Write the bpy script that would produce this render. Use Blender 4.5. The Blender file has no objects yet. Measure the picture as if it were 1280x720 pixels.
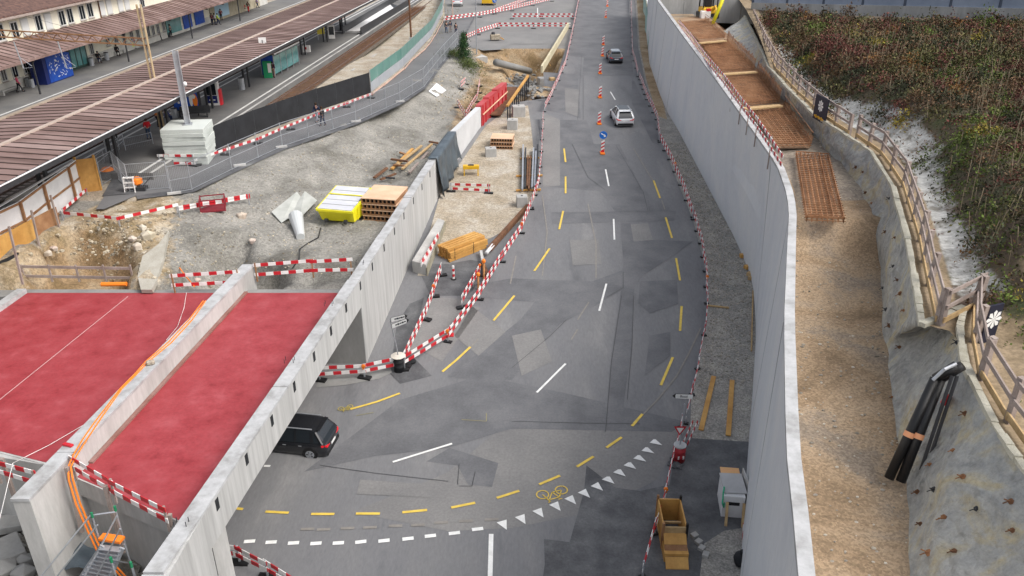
import bpy, math, random
import numpy as np
from mathutils import Vector, noise as mn
random.seed(7)
rng = np.random.default_rng(7)
sc = bpy.context.scene
# ---------------------------------------------------------------- camera, sky, sun, exposure
HC = 25.0; PITCH = math.radians(26); FPX = 1000.0
cam = bpy.data.cameras.new('camera'); cam.sensor_width = 36; cam.lens = FPX / 1280 * 36
cam.clip_start = 0.5; cam.clip_end = 3000
camo = bpy.data.objects.new('camera', cam); sc.collection.objects.link(camo)
camo.location = (0, 0, HC); camo.rotation_euler = (math.radians(90) - PITCH, 0, 0)
sc.camera = camo
SUN_EL, SUN_ROT = 50, 112          # overcast: wide soft sun
w = bpy.data.worlds.new('World'); sc.world = w; w.use_nodes = True
nt = w.node_tree; bg = nt.nodes['Background']
sky = nt.nodes.new('ShaderNodeTexSky'); sky.sky_type = 'NISHITA'; sky.sun_disc = False
sky.sun_elevation = math.radians(SUN_EL); sky.sun_rotation = math.radians(SUN_ROT)
sky.air_density = 1.0; sky.dust_density = 6.0; sky.ozone_density = 1.0
hs_ = nt.nodes.new('ShaderNodeHueSaturation'); hs_.inputs['Saturation'].default_value = .4   # cloud cover
nt.links.new(sky.outputs[0], hs_.inputs['Color']); nt.links.new(hs_.outputs[0], bg.inputs[0]); bg.inputs[1].default_value = 0.15
sl = bpy.data.lights.new('sun', 'SUN'); sl.energy = 0.7; sl.angle = math.radians(18); sl.color = (1, .97, .93)
so = bpy.data.objects.new('sun', sl); sc.collection.objects.link(so)
so.rotation_euler = (math.radians(90 - SUN_EL), 0, math.radians(180 - SUN_ROT))
sc.view_settings.view_transform = 'Standard'; sc.view_settings.look = 'None'
sc.view_settings.gamma = 1; sc.view_settings.exposure = 0.62
sc.view_settings.use_curve_mapping = False
# ---------------------------------------------------------------- surveying: photo point -> ground point
cp, sp = math.cos(PITCH), math.sin(PITCH)
PR = [(0, 0), (30, 0), (79, 4.2), (108, 5.3), (160, 6.5), (220, 7)]
def rz0(y):
    if y <= 30: return 0.0
    for (a, b), (c, d) in zip(PR, PR[1:]):
        if y <= c: return b + (d - b) * (y - a) / (c - a)
    return 7.0
YS = 2.0
def rz(y):                         # road height, piecewise linear on a 2 m raster
    k = math.floor(y / YS); f = y / YS - k
    return rz0(k * YS) * (1 - f) + rz0((k + 1) * YS) * f
def ray(px, py):
    u = (px - 640) / FPX; v = (py - 360) / FPX
    return (u, cp - v * sp, -sp - v * cp)
def U(px, py, z=0.0):
    d = ray(px, py); t = (z - HC) / d[2]
    return Vector((d[0] * t, d[1] * t, z))
def onf(px, py, fz, off=0.0):      # hit a height function fz(x, y)
    d = ray(px, py); z = fz(0, 60)
    for i in range(60):
        p = U(px, py, z); z = .5 * z + .5 * fz(p.x, p.y)
    p.z += off; return p
def R(px, py, off=0.0): return onf(px, py, lambda x, y: rz(y), off)
def interp(x, tab):
    if x <= tab[0][0]: return tab[0][1]
    for (a, b), (c, d) in zip(tab, tab[1:]):
        if x <= c: return b + (d - b) * (x - a) / (c - a)
    return tab[-1][1]
def onplane(px, py, X=None, Y=None):   # hit a vertical plane
    d = ray(px, py); t = X / d[0] if X is not None else Y / d[1]
    return Vector((d[0] * t, d[1] * t, HC + d[2] * t))
# ---------------------------------------------------------------- materials
MATS = {}
def mk(name, cols, scale=1.0, rough=.85, bump=0.0, bscale=None, stretch=(1, 1, 1), fine=.25, fscale=None,
       detail=6, metal=0.0, lo=.35, hi=.65, spec=.4, island=0.0, dist=0.0, bdist=.02, vor=None, over=()):
    m = bpy.data.materials.new(name); m.use_nodes = True; n = m.node_tree.nodes; l = m.node_tree.links
    b = n['Principled BSDF']; b.inputs['Roughness'].default_value = rough
    b.inputs['Metallic'].default_value = metal; b.inputs['Specular IOR Level'].default_value = spec
    if isinstance(cols[0], (int, float)): cols = [cols]
    if len(cols) == 1 and not bump and not fine:
        b.inputs['Base Color'].default_value = (*cols[0], 1); MATS[name] = m; return m
    tc = n.new('ShaderNodeTexCoord'); mp = n.new('ShaderNodeMapping'); mp.inputs['Scale'].default_value = stretch
    l.new(tc.outputs['Object'], mp.inputs[0])
    n1 = n.new('ShaderNodeTexNoise'); n1.inputs['Scale'].default_value = scale; n1.inputs['Detail'].default_value = detail
    n1.inputs['Distortion'].default_value = dist; n1.inputs['Roughness'].default_value = .6
    l.new(mp.outputs[0], n1.inputs[0])
    cr = n.new('ShaderNodeValToRGB'); e = cr.color_ramp.elements
    e[0].position = lo; e[0].color = (*cols[0], 1); e[1].position = hi; e[1].color = (*cols[-1], 1)
    for i, c in enumerate(cols[1:-1]):
        x = e.new(lo + (hi - lo) * (i + 1) / (len(cols) - 1)); x.color = (*c, 1)
    l.new(n1.outputs[0], cr.inputs[0]); out = cr.outputs[0]
    for at, c2, sc2, soft in over:      # a second soil where the mesh says so, with a ragged noisy edge
        a_ = n.new('ShaderNodeAttribute'); a_.attribute_name = at; n4 = n.new('ShaderNodeTexNoise'); n4.inputs['Scale'].default_value = 1.3; n4.inputs['Detail'].default_value = 8; n4.inputs['Roughness'].default_value = .7
        l.new(tc.outputs['Object'], n4.inputs[0]); ad = n.new('ShaderNodeMath'); ad.operation = 'MULTIPLY_ADD'; ad.inputs[1].default_value = 1.5; l.new(n4.outputs[0], ad.inputs[0])
        sb_ = n.new('ShaderNodeMath'); sb_.operation = 'ADD'; sb_.inputs[1].default_value = -.75; l.new(a_.outputs['Fac'], sb_.inputs[0]); l.new(sb_.outputs[0], ad.inputs[2])
        mr_ = n.new('ShaderNodeMapRange'); mr_.inputs[1].default_value = .5 - soft; mr_.inputs[2].default_value = .5 + soft; l.new(ad.outputs[0], mr_.inputs[0])
        n5 = n.new('ShaderNodeTexNoise'); n5.inputs['Scale'].default_value = sc2; n5.inputs['Detail'].default_value = 6; l.new(mp.outputs[0], n5.inputs[0]); c5 = n.new('ShaderNodeValToRGB'); e5 = c5.color_ramp.elements
        e5[0].position = .35; e5[0].color = (*c2[0], 1); e5[1].position = .65; e5[1].color = (*c2[-1], 1)
        if len(c2) > 2: e6 = e5.new(.5); e6.color = (*c2[1], 1)
        l.new(n5.outputs[0], c5.inputs[0]); mx = n.new('ShaderNodeMix'); mx.data_type = 'RGBA'; l.new(mr_.outputs[0], mx.inputs[0]); l.new(out, mx.inputs[6]); l.new(c5.outputs[0], mx.inputs[7]); out = mx.outputs[2]
    def mul(out, src, amt):
        mr = n.new('ShaderNodeMapRange'); mr.inputs[1].default_value = .25; mr.inputs[2].default_value = .75
        mr.inputs[3].default_value = 1 - amt; mr.inputs[4].default_value = 1 + amt
        l.new(src, mr.inputs[0]); vm = n.new('ShaderNodeVectorMath'); vm.operation = 'SCALE'
        l.new(out, vm.inputs[0]); l.new(mr.outputs[0], vm.inputs['Scale']); return vm.outputs[0]
    fs = fscale or scale * 18
    if fine:
        n2 = n.new('ShaderNodeTexNoise'); n2.inputs['Scale'].default_value = fs; n2.inputs['Detail'].default_value = 4
        n2.inputs['Roughness'].default_value = .75
        l.new(mp.outputs[0], n2.inputs[0]); out = mul(out, n2.outputs[0], fine)
    if vor:                          # pebbles: one tone per cell
        v = n.new('ShaderNodeTexVoronoi'); v.inputs['Scale'].default_value = vor; l.new(mp.outputs[0], v.inputs[0])
        sx = n.new('ShaderNodeSeparateColor'); l.new(v.outputs['Color'], sx.inputs[0]); out = mul(out, sx.outputs[0], .16)
    if island:
        g = n.new('ShaderNodeNewGeometry'); out = mul(out, g.outputs['Random Per Island'], island)
    l.new(out, b.inputs['Base Color'])
    if bump:
        n3 = n.new('ShaderNodeTexNoise'); n3.inputs['Scale'].default_value = bscale or fs; n3.inputs['Detail'].default_value = 5
        l.new(mp.outputs[0], n3.inputs[0]); bp = n.new('ShaderNodeBump'); bp.inputs['Strength'].default_value = bump
        bp.inputs['Distance'].default_value = bdist
        l.new(n3.outputs[0], bp.inputs['Height']); l.new(bp.outputs[0], b.inputs['Normal'])
    MATS[name] = m; return m
def flat(name, c, rough=.6, metal=0.0, spec=.4): return mk(name, [c], rough=rough, metal=metal, fine=0, spec=spec)
def worn(name, c, rough=.6, amt=.18, scale=2.5, metal=0.0):
    return mk(name, [tuple(x * (1 - amt) for x in c), tuple(min(1, x * (1 + amt * .6)) for x in c)], scale=scale, rough=rough, fine=.1, metal=metal)
asph = mk('asphalt_worn', [(.122, .124, .13), (.163, .165, .172), (.175, .176, .18), (.225, .223, .222)], scale=.4, rough=.74, bump=.25, fscale=9, bscale=30, fine=.15, lo=.3, hi=.72, stretch=(1, .28, 1))
asph_d = mk('asphalt_dark', [(.108, .11, .117), (.134, .136, .143), (.158, .159, .165)], scale=.45, rough=.72, bump=.25, fscale=9, bscale=30, fine=.18)
asph_n = mk('asphalt_new', [(.068, .069, .074), (.1, .102, .107), (.14, .142, .145), (.27, .27, .265)], scale=.7, rough=.68, bump=.2, fscale=9, fine=.25, lo=.35, hi=.8)
asph_l = mk('asphalt_light', [(.175, .173, .172), (.22, .216, .21)], scale=.25, rough=.85, bump=.2, fscale=8, bscale=30, fine=.18)
asph_p = mk('asphalt_path', [(.12, .122, .126), (.16, .16, .163)], scale=.2, rough=.8, fscale=8, fine=.12)
paver = mk('pavement_grey', [(.12, .12, .12), (.17, .167, .16)], scale=.3, rough=.85, fscale=6, fine=.15)
gravel = mk('gravel_grey', [(.24, .235, .215), (.3, .285, .26), (.37, .35, .31)], scale=.9, rough=.95, bump=.7, bscale=16, fine=.45, fscale=12, vor=13, bdist=.05)
gravel_t = mk('gravel_tan', [(.3, .25, .18), (.36, .31, .24), (.42, .38, .32)], scale=.5, rough=.95, bump=.7, bscale=12, fine=.28, fscale=9, vor=9, bdist=.06)
dirt = mk('dirt_brown', [(.24, .165, .09), (.34, .25, .15), (.42, .34, .24)], scale=.35, rough=.95, bump=.8, bscale=8, fine=.25, fscale=7, vor=9, bdist=.08)
fillm = mk('fill_soil', [(.2, .14, .085), (.3, .215, .135), (.34, .255, .17), (.26, .21, .16)], scale=.3, dist=.6, rough=.95, bump=.7, bscale=14, fine=.3, fscale=12, vor=14, bdist=.05)
TERR = mk('terrain_soil', [(.15, .142, .122), (.225, .217, .195), (.29, .278, .25)], scale=.3, rough=.95, bump=.8, bscale=11, fine=.22, fscale=9, vor=9, bdist=.08, over=[('rubble', [(.2, .15, .08), (.32, .25, .16), (.42, .37, .29)], .9, .15), ('dirt', [(.19, .13, .065), (.3, .21, .12), (.38, .3, .2)], .5, .2), ('field', [(.3, .25, .19), (.38, .33, .26), (.42, .38, .32)], .5, .2)])
mound = mk('crushed_stone', [(.2, .19, .165), (.27, .26, .235), (.33, .315, .285)], scale=.3, rough=.95, bump=.7, bscale=13, fine=.22, fscale=10, vor=11, bdist=.07)
rubble_m = mk('rubble_earth', [(.24, .18, .1), (.36, .29, .19), (.46, .42, .34)], scale=.6, rough=.95, bump=1, bscale=5, fine=.28, fscale=6, vor=6, bdist=.12)
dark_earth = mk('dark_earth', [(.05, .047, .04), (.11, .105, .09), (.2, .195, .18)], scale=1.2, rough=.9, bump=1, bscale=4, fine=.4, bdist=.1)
ballast = mk('ballast', [(.085, .07, .055), (.15, .125, .1)], scale=2, rough=.95, bump=.8, fine=.4, fscale=9)
conc = mk('concrete_cast', [(.34, .335, .32), (.42, .415, .4), (.5, .495, .48)], scale=.5, rough=.8, bump=.15, bscale=14, stretch=(1, 1, .22), fine=.13, fscale=5)
conc_st = mk('concrete_boarded', [(.36, .36, .35), (.42, .42, .41), (.47, .47, .46)], scale=2.2, rough=.85, bump=.2, bscale=9, stretch=(1, 1, .06), fine=.14, fscale=6)
conc_top = mk('concrete_coping', [(.3, .3, .295), (.41, .415, .42), (.47, .475, .48)], scale=1.2, rough=.75, fine=.12, fscale=7, bump=.15)
conc_dk = mk('concrete_dark', [(.19, .19, .185), (.26, .26, .25)], scale=.4, rough=.85, stretch=(1, 1, .3), fine=.1, fscale=6)
conc_blue = mk('concrete_bluegrey', [(.56, .585, .615), (.63, .65, .67), (.68, .69, .69), (.78, .77, .7)], scale=.4, rough=.7, bump=.12, bscale=5, stretch=(1, .8, .45), fine=.06, fscale=5, lo=.22, hi=.88, dist=.5)
shot = mk('shotcrete', [(.2, .205, .2), (.3, .305, .295), (.36, .36, .335), (.42, .37, .25), (.37, .37, .35)], scale=.38, rough=.95, bump=1.0, bscale=2.6, fine=.26, fscale=3.2, lo=.3, hi=.74, bdist=.3, dist=1.6)
chalk = mk('chalk_slope', [(.16, .15, .13), (.4, .4, .38), (.52, .52, .5)], scale=1.4, rough=.95, bump=1, bscale=4, fine=.35, fscale=6, stretch=(1.2, .5, 1), lo=.28, hi=.62, bdist=.15)
hillm = mk('hill_soil', [(.045, .05, .025), (.085, .055, .04), (.1, .08, .05), (.06, .075, .03)], scale=.35, rough=.95, bump=1, fine=.4, over=[('chalk', [(.2, .19, .165), (.42, .42, .4), (.52, .52, .5)], 1.6, .12), ('soil', [(.2, .15, .09), (.3, .23, .15)], 1.0, .2)])
red_deck = mk('red_membrane', [(.2, .018, .022), (.29, .036, .043), (.32, .048, .056), (.36, .07, .08)], scale=1.1, rough=.55, bump=.3, bscale=9, fine=.13, fscale=6, lo=.24, hi=.72, spec=.35)
white_pt = worn('white_paint', (.78, .78, .76), .6, .12, 3)
yellow_pt = worn('yellow_paint', (.7, .5, .09), .6, .15, 3)
faint_pt = worn('faded_paint', (.235, .22, .2), .8, .15, 3)
red = worn('red_lacquer', (.52, .02, .03), .45, .12, 2)
white = worn('white_lacquer', (.78, .76, .74), .5, .1, 2)
rust = mk('rust', [(.17, .075, .035), (.29, .14, .065), (.36, .19, .1)], scale=1.2, rough=.9, fine=.3, fscale=8)
rust_or = mk('rusty_steel', [(.09, .045, .025), (.19, .09, .045)], scale=2, rough=.85, fine=.2)
wood = mk('timber_pale', [(.38, .25, .12), (.52, .37, .19)], scale=1.5, rough=.8, stretch=(3, 3, 3), fine=.2)
wood_y = mk('timber_yellow', [(.44, .22, .055), (.6, .34, .1)], scale=.8, rough=.6, fine=.12, fscale=6)
wood_g = mk('timber_weathered', [(.25, .2, .175), (.37, .31, .28)], scale=1.2, rough=.9, fine=.2)
wood_b = mk('timber_brown', [(.25, .12, .055), (.36, .2, .1)], scale=1.2, rough=.8, fine=.2)
ply_pk = mk('plywood_top', [(.62, .4, .26), (.72, .5, .34)], scale=.8, rough=.75, fine=.08)
white_pan = mk('white_panel', [(.66, .66, .66), (.78, .78, .78)], scale=.8, rough=.7, fine=.05)
galv = worn('galvanised', (.45, .47, .5), .4, .15, 2, .5)
steel_d = worn('dark_steel', (.035, .036, .04), .5, .2, 2)
blackp = flat('black_plastic', (.012, .012, .013), .45)
black_m = worn('black_matt', (.018, .019, .022), .8, .3, 1)
tarpm = mk('tarpaulin', [(.045, .06, .075), (.09, .115, .135)], scale=.8, rough=.4, bump=.6, bscale=1.5, fine=.1, bdist=.1)
orange = flat('orange_plastic', (.85, .22, .02), .5)
yellow = worn('yellow_enamel', (.8, .72, .02), .4, .06, 1.5)
mach_y = worn('machine_yellow', (.72, .42, .02), .5, .15, 2)
green = flat('green_plastic', (.02, .2, .09), .5)
blue = mk('blue_print', [(.01, .05, .3), (.015, .09, .45)], scale=2, rough=.4, fine=.2)
navy = flat('navy_print', (.01, .02, .12), .4)
cream = mk('cream_plaster', [(.68, .64, .5), (.8, .77, .66)], scale=.3, rough=.9, fine=.05)
roofm = mk('brown_roofing', [(.115, .07, .06), (.18, .115, .1), (.21, .14, .125), (.28, .2, .18)], scale=.5, rough=.75, fine=.2, fscale=3, stretch=(.3, 1.2, 1))
roof_seam = flat('roof_seam', (.055, .035, .03), .8)
tile = mk('roof_tiles', [(.07, .04, .035), (.16, .09, .07)], scale=2.5, rough=.85, fine=.3, bump=.5)
glass = mk('glass_dark', [(.015, .02, .025)], rough=.12, fine=0, spec=.8)
glass_t = mk('glass_teal', [(.06, .2, .2), (.12, .3, .3)], scale=.6, rough=.1, fine=0, spec=.8)
# ---------------------------------------------------------------- mesh builder
def link(o): sc.collection.objects.link(o); return o
def base_of(o):
    v = Vector((0, 0, 0))
    while o is not None: v = v + o.location; o = o.parent
    return v
def attr(o, name, vals):
    a = o.data.attributes.new(name, 'FLOAT', 'POINT'); a.data.foreach_set('value', vals)
class MB:
    def __init__(s): s.v = []; s.f = []; s.m = []
    def face(s, pts, mi=0):
        i = len(s.v); s.v += [tuple(p) for p in pts]; s.f.append(tuple(range(i, i + len(pts)))); s.m.append(mi)
    def hexa(s, p, mi=0):            # 8 corners: bottom 0-3 ccw, top 4-7
        i = len(s.v); s.v += [tuple(q) for q in p]
        for f in ((3, 2, 1, 0), (4, 5, 6, 7), (0, 1, 5, 4), (1, 2, 6, 5), (2, 3, 7, 6), (3, 0, 4, 7)):
            s.f.append(tuple(i + k for k in f)); s.m.append(mi)
    def box(s, c, d, rz_=0.0, mi=0):
        ca, sa = math.cos(rz_), math.sin(rz_); P = []
        for z in (-.5, .5):
            for x, y in ((-.5, -.5), (.5, -.5), (.5, .5), (-.5, .5)):
                X, Y = x * d[0], y * d[1]
                P.append((c[0] + X * ca - Y * sa, c[1] + X * sa + Y * ca, c[2] + z * d[2]))
        s.hexa(P, mi)
    def beam(s, p, q, wd, ht, mi=0, side=None):
        p, q = Vector(p), Vector(q); d = (q - p)
        if d.length < 1e-6: return
        d.normalize()
        sd = Vector(side) if side else (d.cross(Vector((0, 0, 1))) if abs(d.z) < .95 else Vector((1, 0, 0)))
        sd.normalize(); up = sd.cross(d).normalized()
        a, b = sd * wd / 2, up * ht / 2
        s.hexa([p - a - b, p + a - b, q + a - b, q - a - b, p - a + b, p + a + b, q + a + b, q - a + b], mi)
    def tube(s, p, q, r, n=6, mi=0, r2=None, caps=True):
        p, q = Vector(p), Vector(q); d = (q - p).normalized(); r2 = r if r2 is None else r2
        a = d.cross(Vector((0, 0, 1)) if abs(d.z) < .95 else Vector((1, 0, 0))).normalized(); b = d.cross(a)
        i = len(s.v)
        for c, rr in ((p, r), (q, r2)):
            for k in range(n):
                t = 2 * math.pi * k / n; s.v.append(tuple(c + a * (math.cos(t) * rr) + b * (math.sin(t) * rr)))
        for k in range(n):
            s.f.append((i + k, i + (k + 1) % n, i + n + (k + 1) % n, i + n + k)); s.m.append(mi)
        if caps:
            s.f.append(tuple(i + k for k in range(n))[::-1]); s.m.append(mi)
            s.f.append(tuple(i + n + k for k in range(n))); s.m.append(mi)
    def hose(s, pts, r, n=6, mi=0):
        for a, b in zip(pts, pts[1:]): s.tube(a, b, r, n, mi)
    def prism(s, poly, z0, z1, mi=0):
        n = len(poly); i = len(s.v)
        s.v += [(p[0], p[1], z0) for p in poly] + [(p[0], p[1], z1) for p in poly]
        s.f.append(tuple(i + k for k in range(n))[::-1]); s.f.append(tuple(i + n + k for k in range(n))); s.m += [mi, mi]
        for k in range(n): s.f.append((i + k, i + (k + 1) % n, i + n + (k + 1) % n, i + n + k)); s.m.append(mi)
    def lathe(s, c, prof, n=12, mi=0):
        i = len(s.v)
        for r, z in prof:
            for k in range(n):
                t = 2 * math.pi * k / n; s.v.append((c[0] + r * math.cos(t), c[1] + r * math.sin(t), c[2] + z))
        for j in range(len(prof) - 1):
            for k in range(n):
                s.f.append((i + j * n + k, i + j * n + (k + 1) % n, i + (j + 1) * n + (k + 1) % n, i + (j + 1) * n + k)); s.m.append(mi)
        s.f.append(tuple(i + k for k in range(n))[::-1]); s.f.append(tuple(i + (len(prof) - 1) * n + k for k in range(n))); s.m += [mi, mi]
    def rock(s, c, r, mi=0):
        i = len(s.v); A = random.random() * 6.28
        for z, rr, n in ((-.5, .8, 5), (.25, .95, 5)):
            for k in range(n):
                t = A + 6.283 * k / n; q = rr * random.uniform(.7, 1.2)
                s.v.append((c[0] + r * q * math.cos(t), c[1] + r * q * math.sin(t) * .8, c[2] + r * z * random.uniform(.7, 1.2)))
        s.v.append((c[0] + r * random.uniform(-.3, .3), c[1], c[2] + r * random.uniform(.55, .85)))
        for k in range(5):
            s.f.append((i + k, i + (k + 1) % 5, i + 5 + (k + 1) % 5, i + 5 + k)); s.f.append((i + 5 + k, i + 5 + (k + 1) % 5, i + 10)); s.m += [mi, mi]
    def build(s, name, mats, parent=None, world=True, smooth=False, bevel=0.0):
        me = bpy.data.meshes.new(name)
        vs = s.v
        if parent is not None and world:
            b = base_of(parent); vs = [(x - b.x, y - b.y, z - b.z) for x, y, z in s.v]
        me.from_pydata(vs, [], s.f)
        if not isinstance(mats, (list, tuple)): mats = [mats]
        for m in mats: me.materials.append(m)
        if len(mats) > 1: me.polygons.foreach_set('material_index', s.m)
        if smooth: me.polygons.foreach_set('use_smooth', [True] * len(me.polygons))
        me.update(); o = link(bpy.data.objects.new(name, me)); o.parent = parent
        if bevel:
            bv = o.modifiers.new('edges', 'BEVEL'); bv.width = bevel; bv.segments = 2; bv.limit_method = 'ANGLE'; bv.angle_limit = math.radians(40)
        return o
def tag(o, label=None, cat=None, group=None, kind=None):
    if label: o['label'] = label
    if cat: o['category'] = cat
    if group: o['group'] = group
    if kind: o['kind'] = kind
    return o
def thing(name, label, cat, loc=(0, 0, 0), rot=0.0, group=None):
    o = link(bpy.data.objects.new(name, None)); o.empty_display_size = .3
    o.location = Vector(loc); o.rotation_euler = (0, 0, rot); return tag(o, label, cat, group)
def kids(o): return [c for c in bpy.data.objects if c.parent == o]
def copy_tree(o, kidmap=None):
    def rec(a, par):
        c = a.copy(); link(c); c.parent = par
        for ch in list(a.children): rec(ch, c)
        return c
    return rec(o, None)
def struct(mb, name, mats, smooth=False, label=None, kind='structure'):
    o = mb.build(name, mats, smooth=smooth); o['kind'] = kind
    if label: o['label'] = label
    return o
# sheets that follow the road profile
import bmesh
def sheet(name, poly, m, off=0.0, fz=None, step=YS, kind='structure', parent=None, label=None):
    bm = bmesh.new(); vs = [bm.verts.new((p[0], p[1], 0)) for p in poly]; bm.faces.new(vs)
    y0 = min(p[1] for p in poly); y1 = max(p[1] for p in poly)
    k = math.floor(y0 / step) + 1
    while k * step < y1:
        if k * step > 26 or fz:
            bmesh.ops.bisect_plane(bm, geom=bm.verts[:] + bm.edges[:] + bm.faces[:], plane_co=(0, k * step, 0), plane_no=(0, 1, 0))
        k += 1
    for v in bm.verts: v.co.z = (fz(v.co.x, v.co.y) if fz else rz(v.co.y)) + off
    bm.normal_update()
    for f in bm.faces:
        if f.normal.z < 0: f.normal_flip()
    me = bpy.data.meshes.new(name); bm.to_mesh(me); bm.free(); me.materials.append(m)
    o = link(bpy.data.objects.new(name, me)); o['kind'] = kind
    if parent is not None: o.parent = parent; del o['kind']
    if label: o['label'] = label
    return o
def rsheet(name, pix, m, off, **k): return sheet(name, [R(*p) for p in pix], m, off, **k)
# ================================================================= GROUND AND TERRAIN
mb = MB(); mb.face([(-900, -300, -4), (900, -300, -4), (900, 1500, -4), (-900, 1500, -4)]); struct(mb, 'ground', dirt)
WL = [(10, -10.2), (18.3, -10.8), (27.9, -10.0), (38.5, -8.4), (41, -7.6), (49.7, -7.0), (63, -6.0), (68, -5.1), (81, -2.7), (89, -.75)]   # outer face of left wall
WL = [(0, -11.6), (18.28, -10.86), (38.55, -8.5), (63, -6.03), (70.3, -5.1), (81.8, -2.75), (89, -.7)]
def wl(y): return interp(y, WL)
XE = [(38, -8.8), (63, -6.3), (70.3, -5.4), (81.8, -3.05), (88, -1.2), (91, 4.4), (118, 7.7), (169, 13.1), (400, 36)]
def xe(y): return interp(y, XE)
PE = [(45, -30), (55.3, -23.2), (63.4, -19.6), (73.8, -16.4), (92, -12.7), (104, -9.5), (117, -5.6), (400, -5)]   # path's road-side edge
def pe(y): return interp(y, PE)
def sstep(t): t = max(0, min(1, t)); return t * t * (3 - 2 * t)
def nz(x, y, s, seed=0): return mn.noise(Vector((x * s + seed, y * s, seed * 1.7)))
def lev(y): return 6.45 + (rz(y) - 6.45) * sstep((y - 100) / 22)
PIT = [(-27.6, 40.2), (-28.6, 45.0), (-27.6, 47.0), (-24.6, 46.6), (-22.9, 44.4), (-21.4, 40.2)]
HOL = [(-18.6, 40.0), (-19.6, 43.0), (-18.9, 47.6), (-16.9, 48.4), (-16.0, 46.0), (-13.6, 44.6), (-12.8, 40.0)]
def sdist(x, y, P):                 # signed distance to a polygon, positive inside
    d = 1e9; c = False; j = len(P) - 1
    for i in range(len(P)):
        ax, ay = P[j]; bx, by = P[i]; dx, dy = bx - ax, by - ay
        t = max(0, min(1, ((x - ax) * dx + (y - ay) * dy) / (dx * dx + dy * dy))); d = min(d, math.hypot(x - ax - t * dx, y - ay - t * dy))
        if (by > y) != (ay > y) and x < (ax - bx) * (y - by) / (ay - by) + bx: c = not c
        j = i
    return d if c else -d
def hL(x, y):
    top = lev(y)
    p = pe(y); e = xe(y) if y < 88 else interp(y, [(88, -1.5), (400, 20)])
    if x <= p + 0.9 : 
        z = top - .02
        if x < -24 and y < 52: z = 6.3
        if y < 56 and x > -24: z = 6.2
    else:
        t = (x - p - .9) / max(1, (e - p - .9)); amp = sstep((x - p - .9) / 1.5); near = 4.75 if y < 80 else 4.75 + .6 * sstep((y - 80) / 10)
        z = top - .02 + (near - top) * sstep(t * 1.35)
        z += amp * (.55 * nz(x, y, .28) + .22 * nz(x, y, .9, 3) + .07 * nz(x, y, 2.2, 13))
    # rubble bank, pit and hollow by the deck
    if y < 51 and -31 < x < -10:
        wv = .5 * nz(x, y, .7, 41); z -= 2.9 * sstep((sdist(x, y, PIT) + wv + .3) / 1.5); z -= 1.5 * sstep((sdist(x, y, HOL) + wv + .3) / 1.3)
        z += .2 * math.exp(-((sdist(x, y, PIT) + 1.3) / .9) ** 2)
    if y < 47 and x > -30: z += .25 * nz(x, y, .9, 5)
    # far excavation between the wall end and the crossing
    if y > 84:
        t = sstep((y - 84) / 6) * sstep((118.5 - y) / 1.5)
        a = sstep((x + 7) / 4)
        z -= .5 * a * t
        q = sstep((x + 1.5) / 1.6) * sstep((xe(y) - .3 - x) / 1.6) * sstep((y - 96) / 3) * sstep((117.8 - y) / 1.2)
        z -= 2.6 * q
        q2 = sstep((x + 3.6) / 1.4) * sstep((2.6 - x) / 1.4) * sstep((y - 86) / 2) * sstep((95 - y) / 2); z -= 1.2 * q2
        if y < 118 and x > p: z += .25 * nz(x, y, .5, 9) * a
        if y >= 118.2: z = rz(y) - .02
    if y < 40.7: z = min(z, 5.08)
    return z
ss = [0] + [.35 * k for k in range(1, 62)] + [22 + .9 * k for k in range(0, 12)] + [33, 36, 40, 46, 52, 60, 80, 120, 200]
ys = [39.6 + .4 * k for k in range(0, 205)] + [122 + 2 * k for k in range(0, 30)] + [190, 220, 300, 500, 900]
mb = MB(); n = len(ss)
for y in ys:
    for s_ in ss:
        x = xe(y) - s_; mb.v.append((x, y, hL(x, y)))
def poly_in(x, y, P):
    c = False; j = len(P) - 1
    for i in range(len(P)):
        if (P[i][1] > y) != (P[j][1] > y) and x < (P[j][0] - P[i][0]) * (y - P[i][1]) / (P[j][1] - P[i][1]) + P[i][0]: c = not c
        j = i
    return c
for j in range(len(ys) - 1):
    for i in range(n - 1):
        a = j * n + i; mb.f.append((a, a + n, a + n + 1, a + 1))
        x = (mb.v[a][0] + mb.v[a + n + 1][0]) / 2; y = (ys[j] + ys[j + 1]) / 2
        mb.m.append(1 if y > 118.4 and x > pe(y) else 0)
terr = struct(mb, 'terrain', [TERR, asph_l], smooth=True)
RB = [T_.xy for T_ in (onf(x, y, hL) for x, y in ((-60, 350), (0, 330), (60, 285), (110, 262), (150, 246), (215, 245), (232, 262), (200, 285), (215, 300), (205, 330), (225, 352), (225, 362), (-60, 375)))]
DR = [T_.xy for T_ in (onf(x, y, hL) for x, y in ((590, 60), (600, 95), (572, 130), (560, 175), (610, 140), (690, 125), (720, 60), (700, 40), (600, 40)))]
def sdin(x, y, P, w_):              # 0..1 with a soft border w_ metres wide
    c = 0
    for dx, dy in ((0, 0), (w_, 0), (-w_, 0), (0, w_), (0, -w_), (w_ * .5, w_ * .5), (-w_ * .5, -w_ * .5), (w_ * .5, -w_ * .5), (-w_ * .5, w_ * .5)): c += poly_in(x + dx, y + dy, P)
    return c / 9
A1, A2, A3 = [], [], []
for x, y, z in mb.v:
    A1.append(sdin(x, y, RB, 1.2) if y < 60 else 0.0); A2.append(sdin(x, y, DR, 1.5) if 75 < y < 135 else (.9 * sstep((sdist(x, y, PIT) + .6) / 1.2) if y < 50 else 0.0))
    A3.append(1.0 if x < pe(y) - .5 and not (y < 52) else 0.0)
attr(terr, 'rubble', A1); attr(terr, 'dirt', A2); attr(terr, 'field', A3)
T = lambda px, py, off=0.0: onf(px, py, hL, off)

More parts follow.
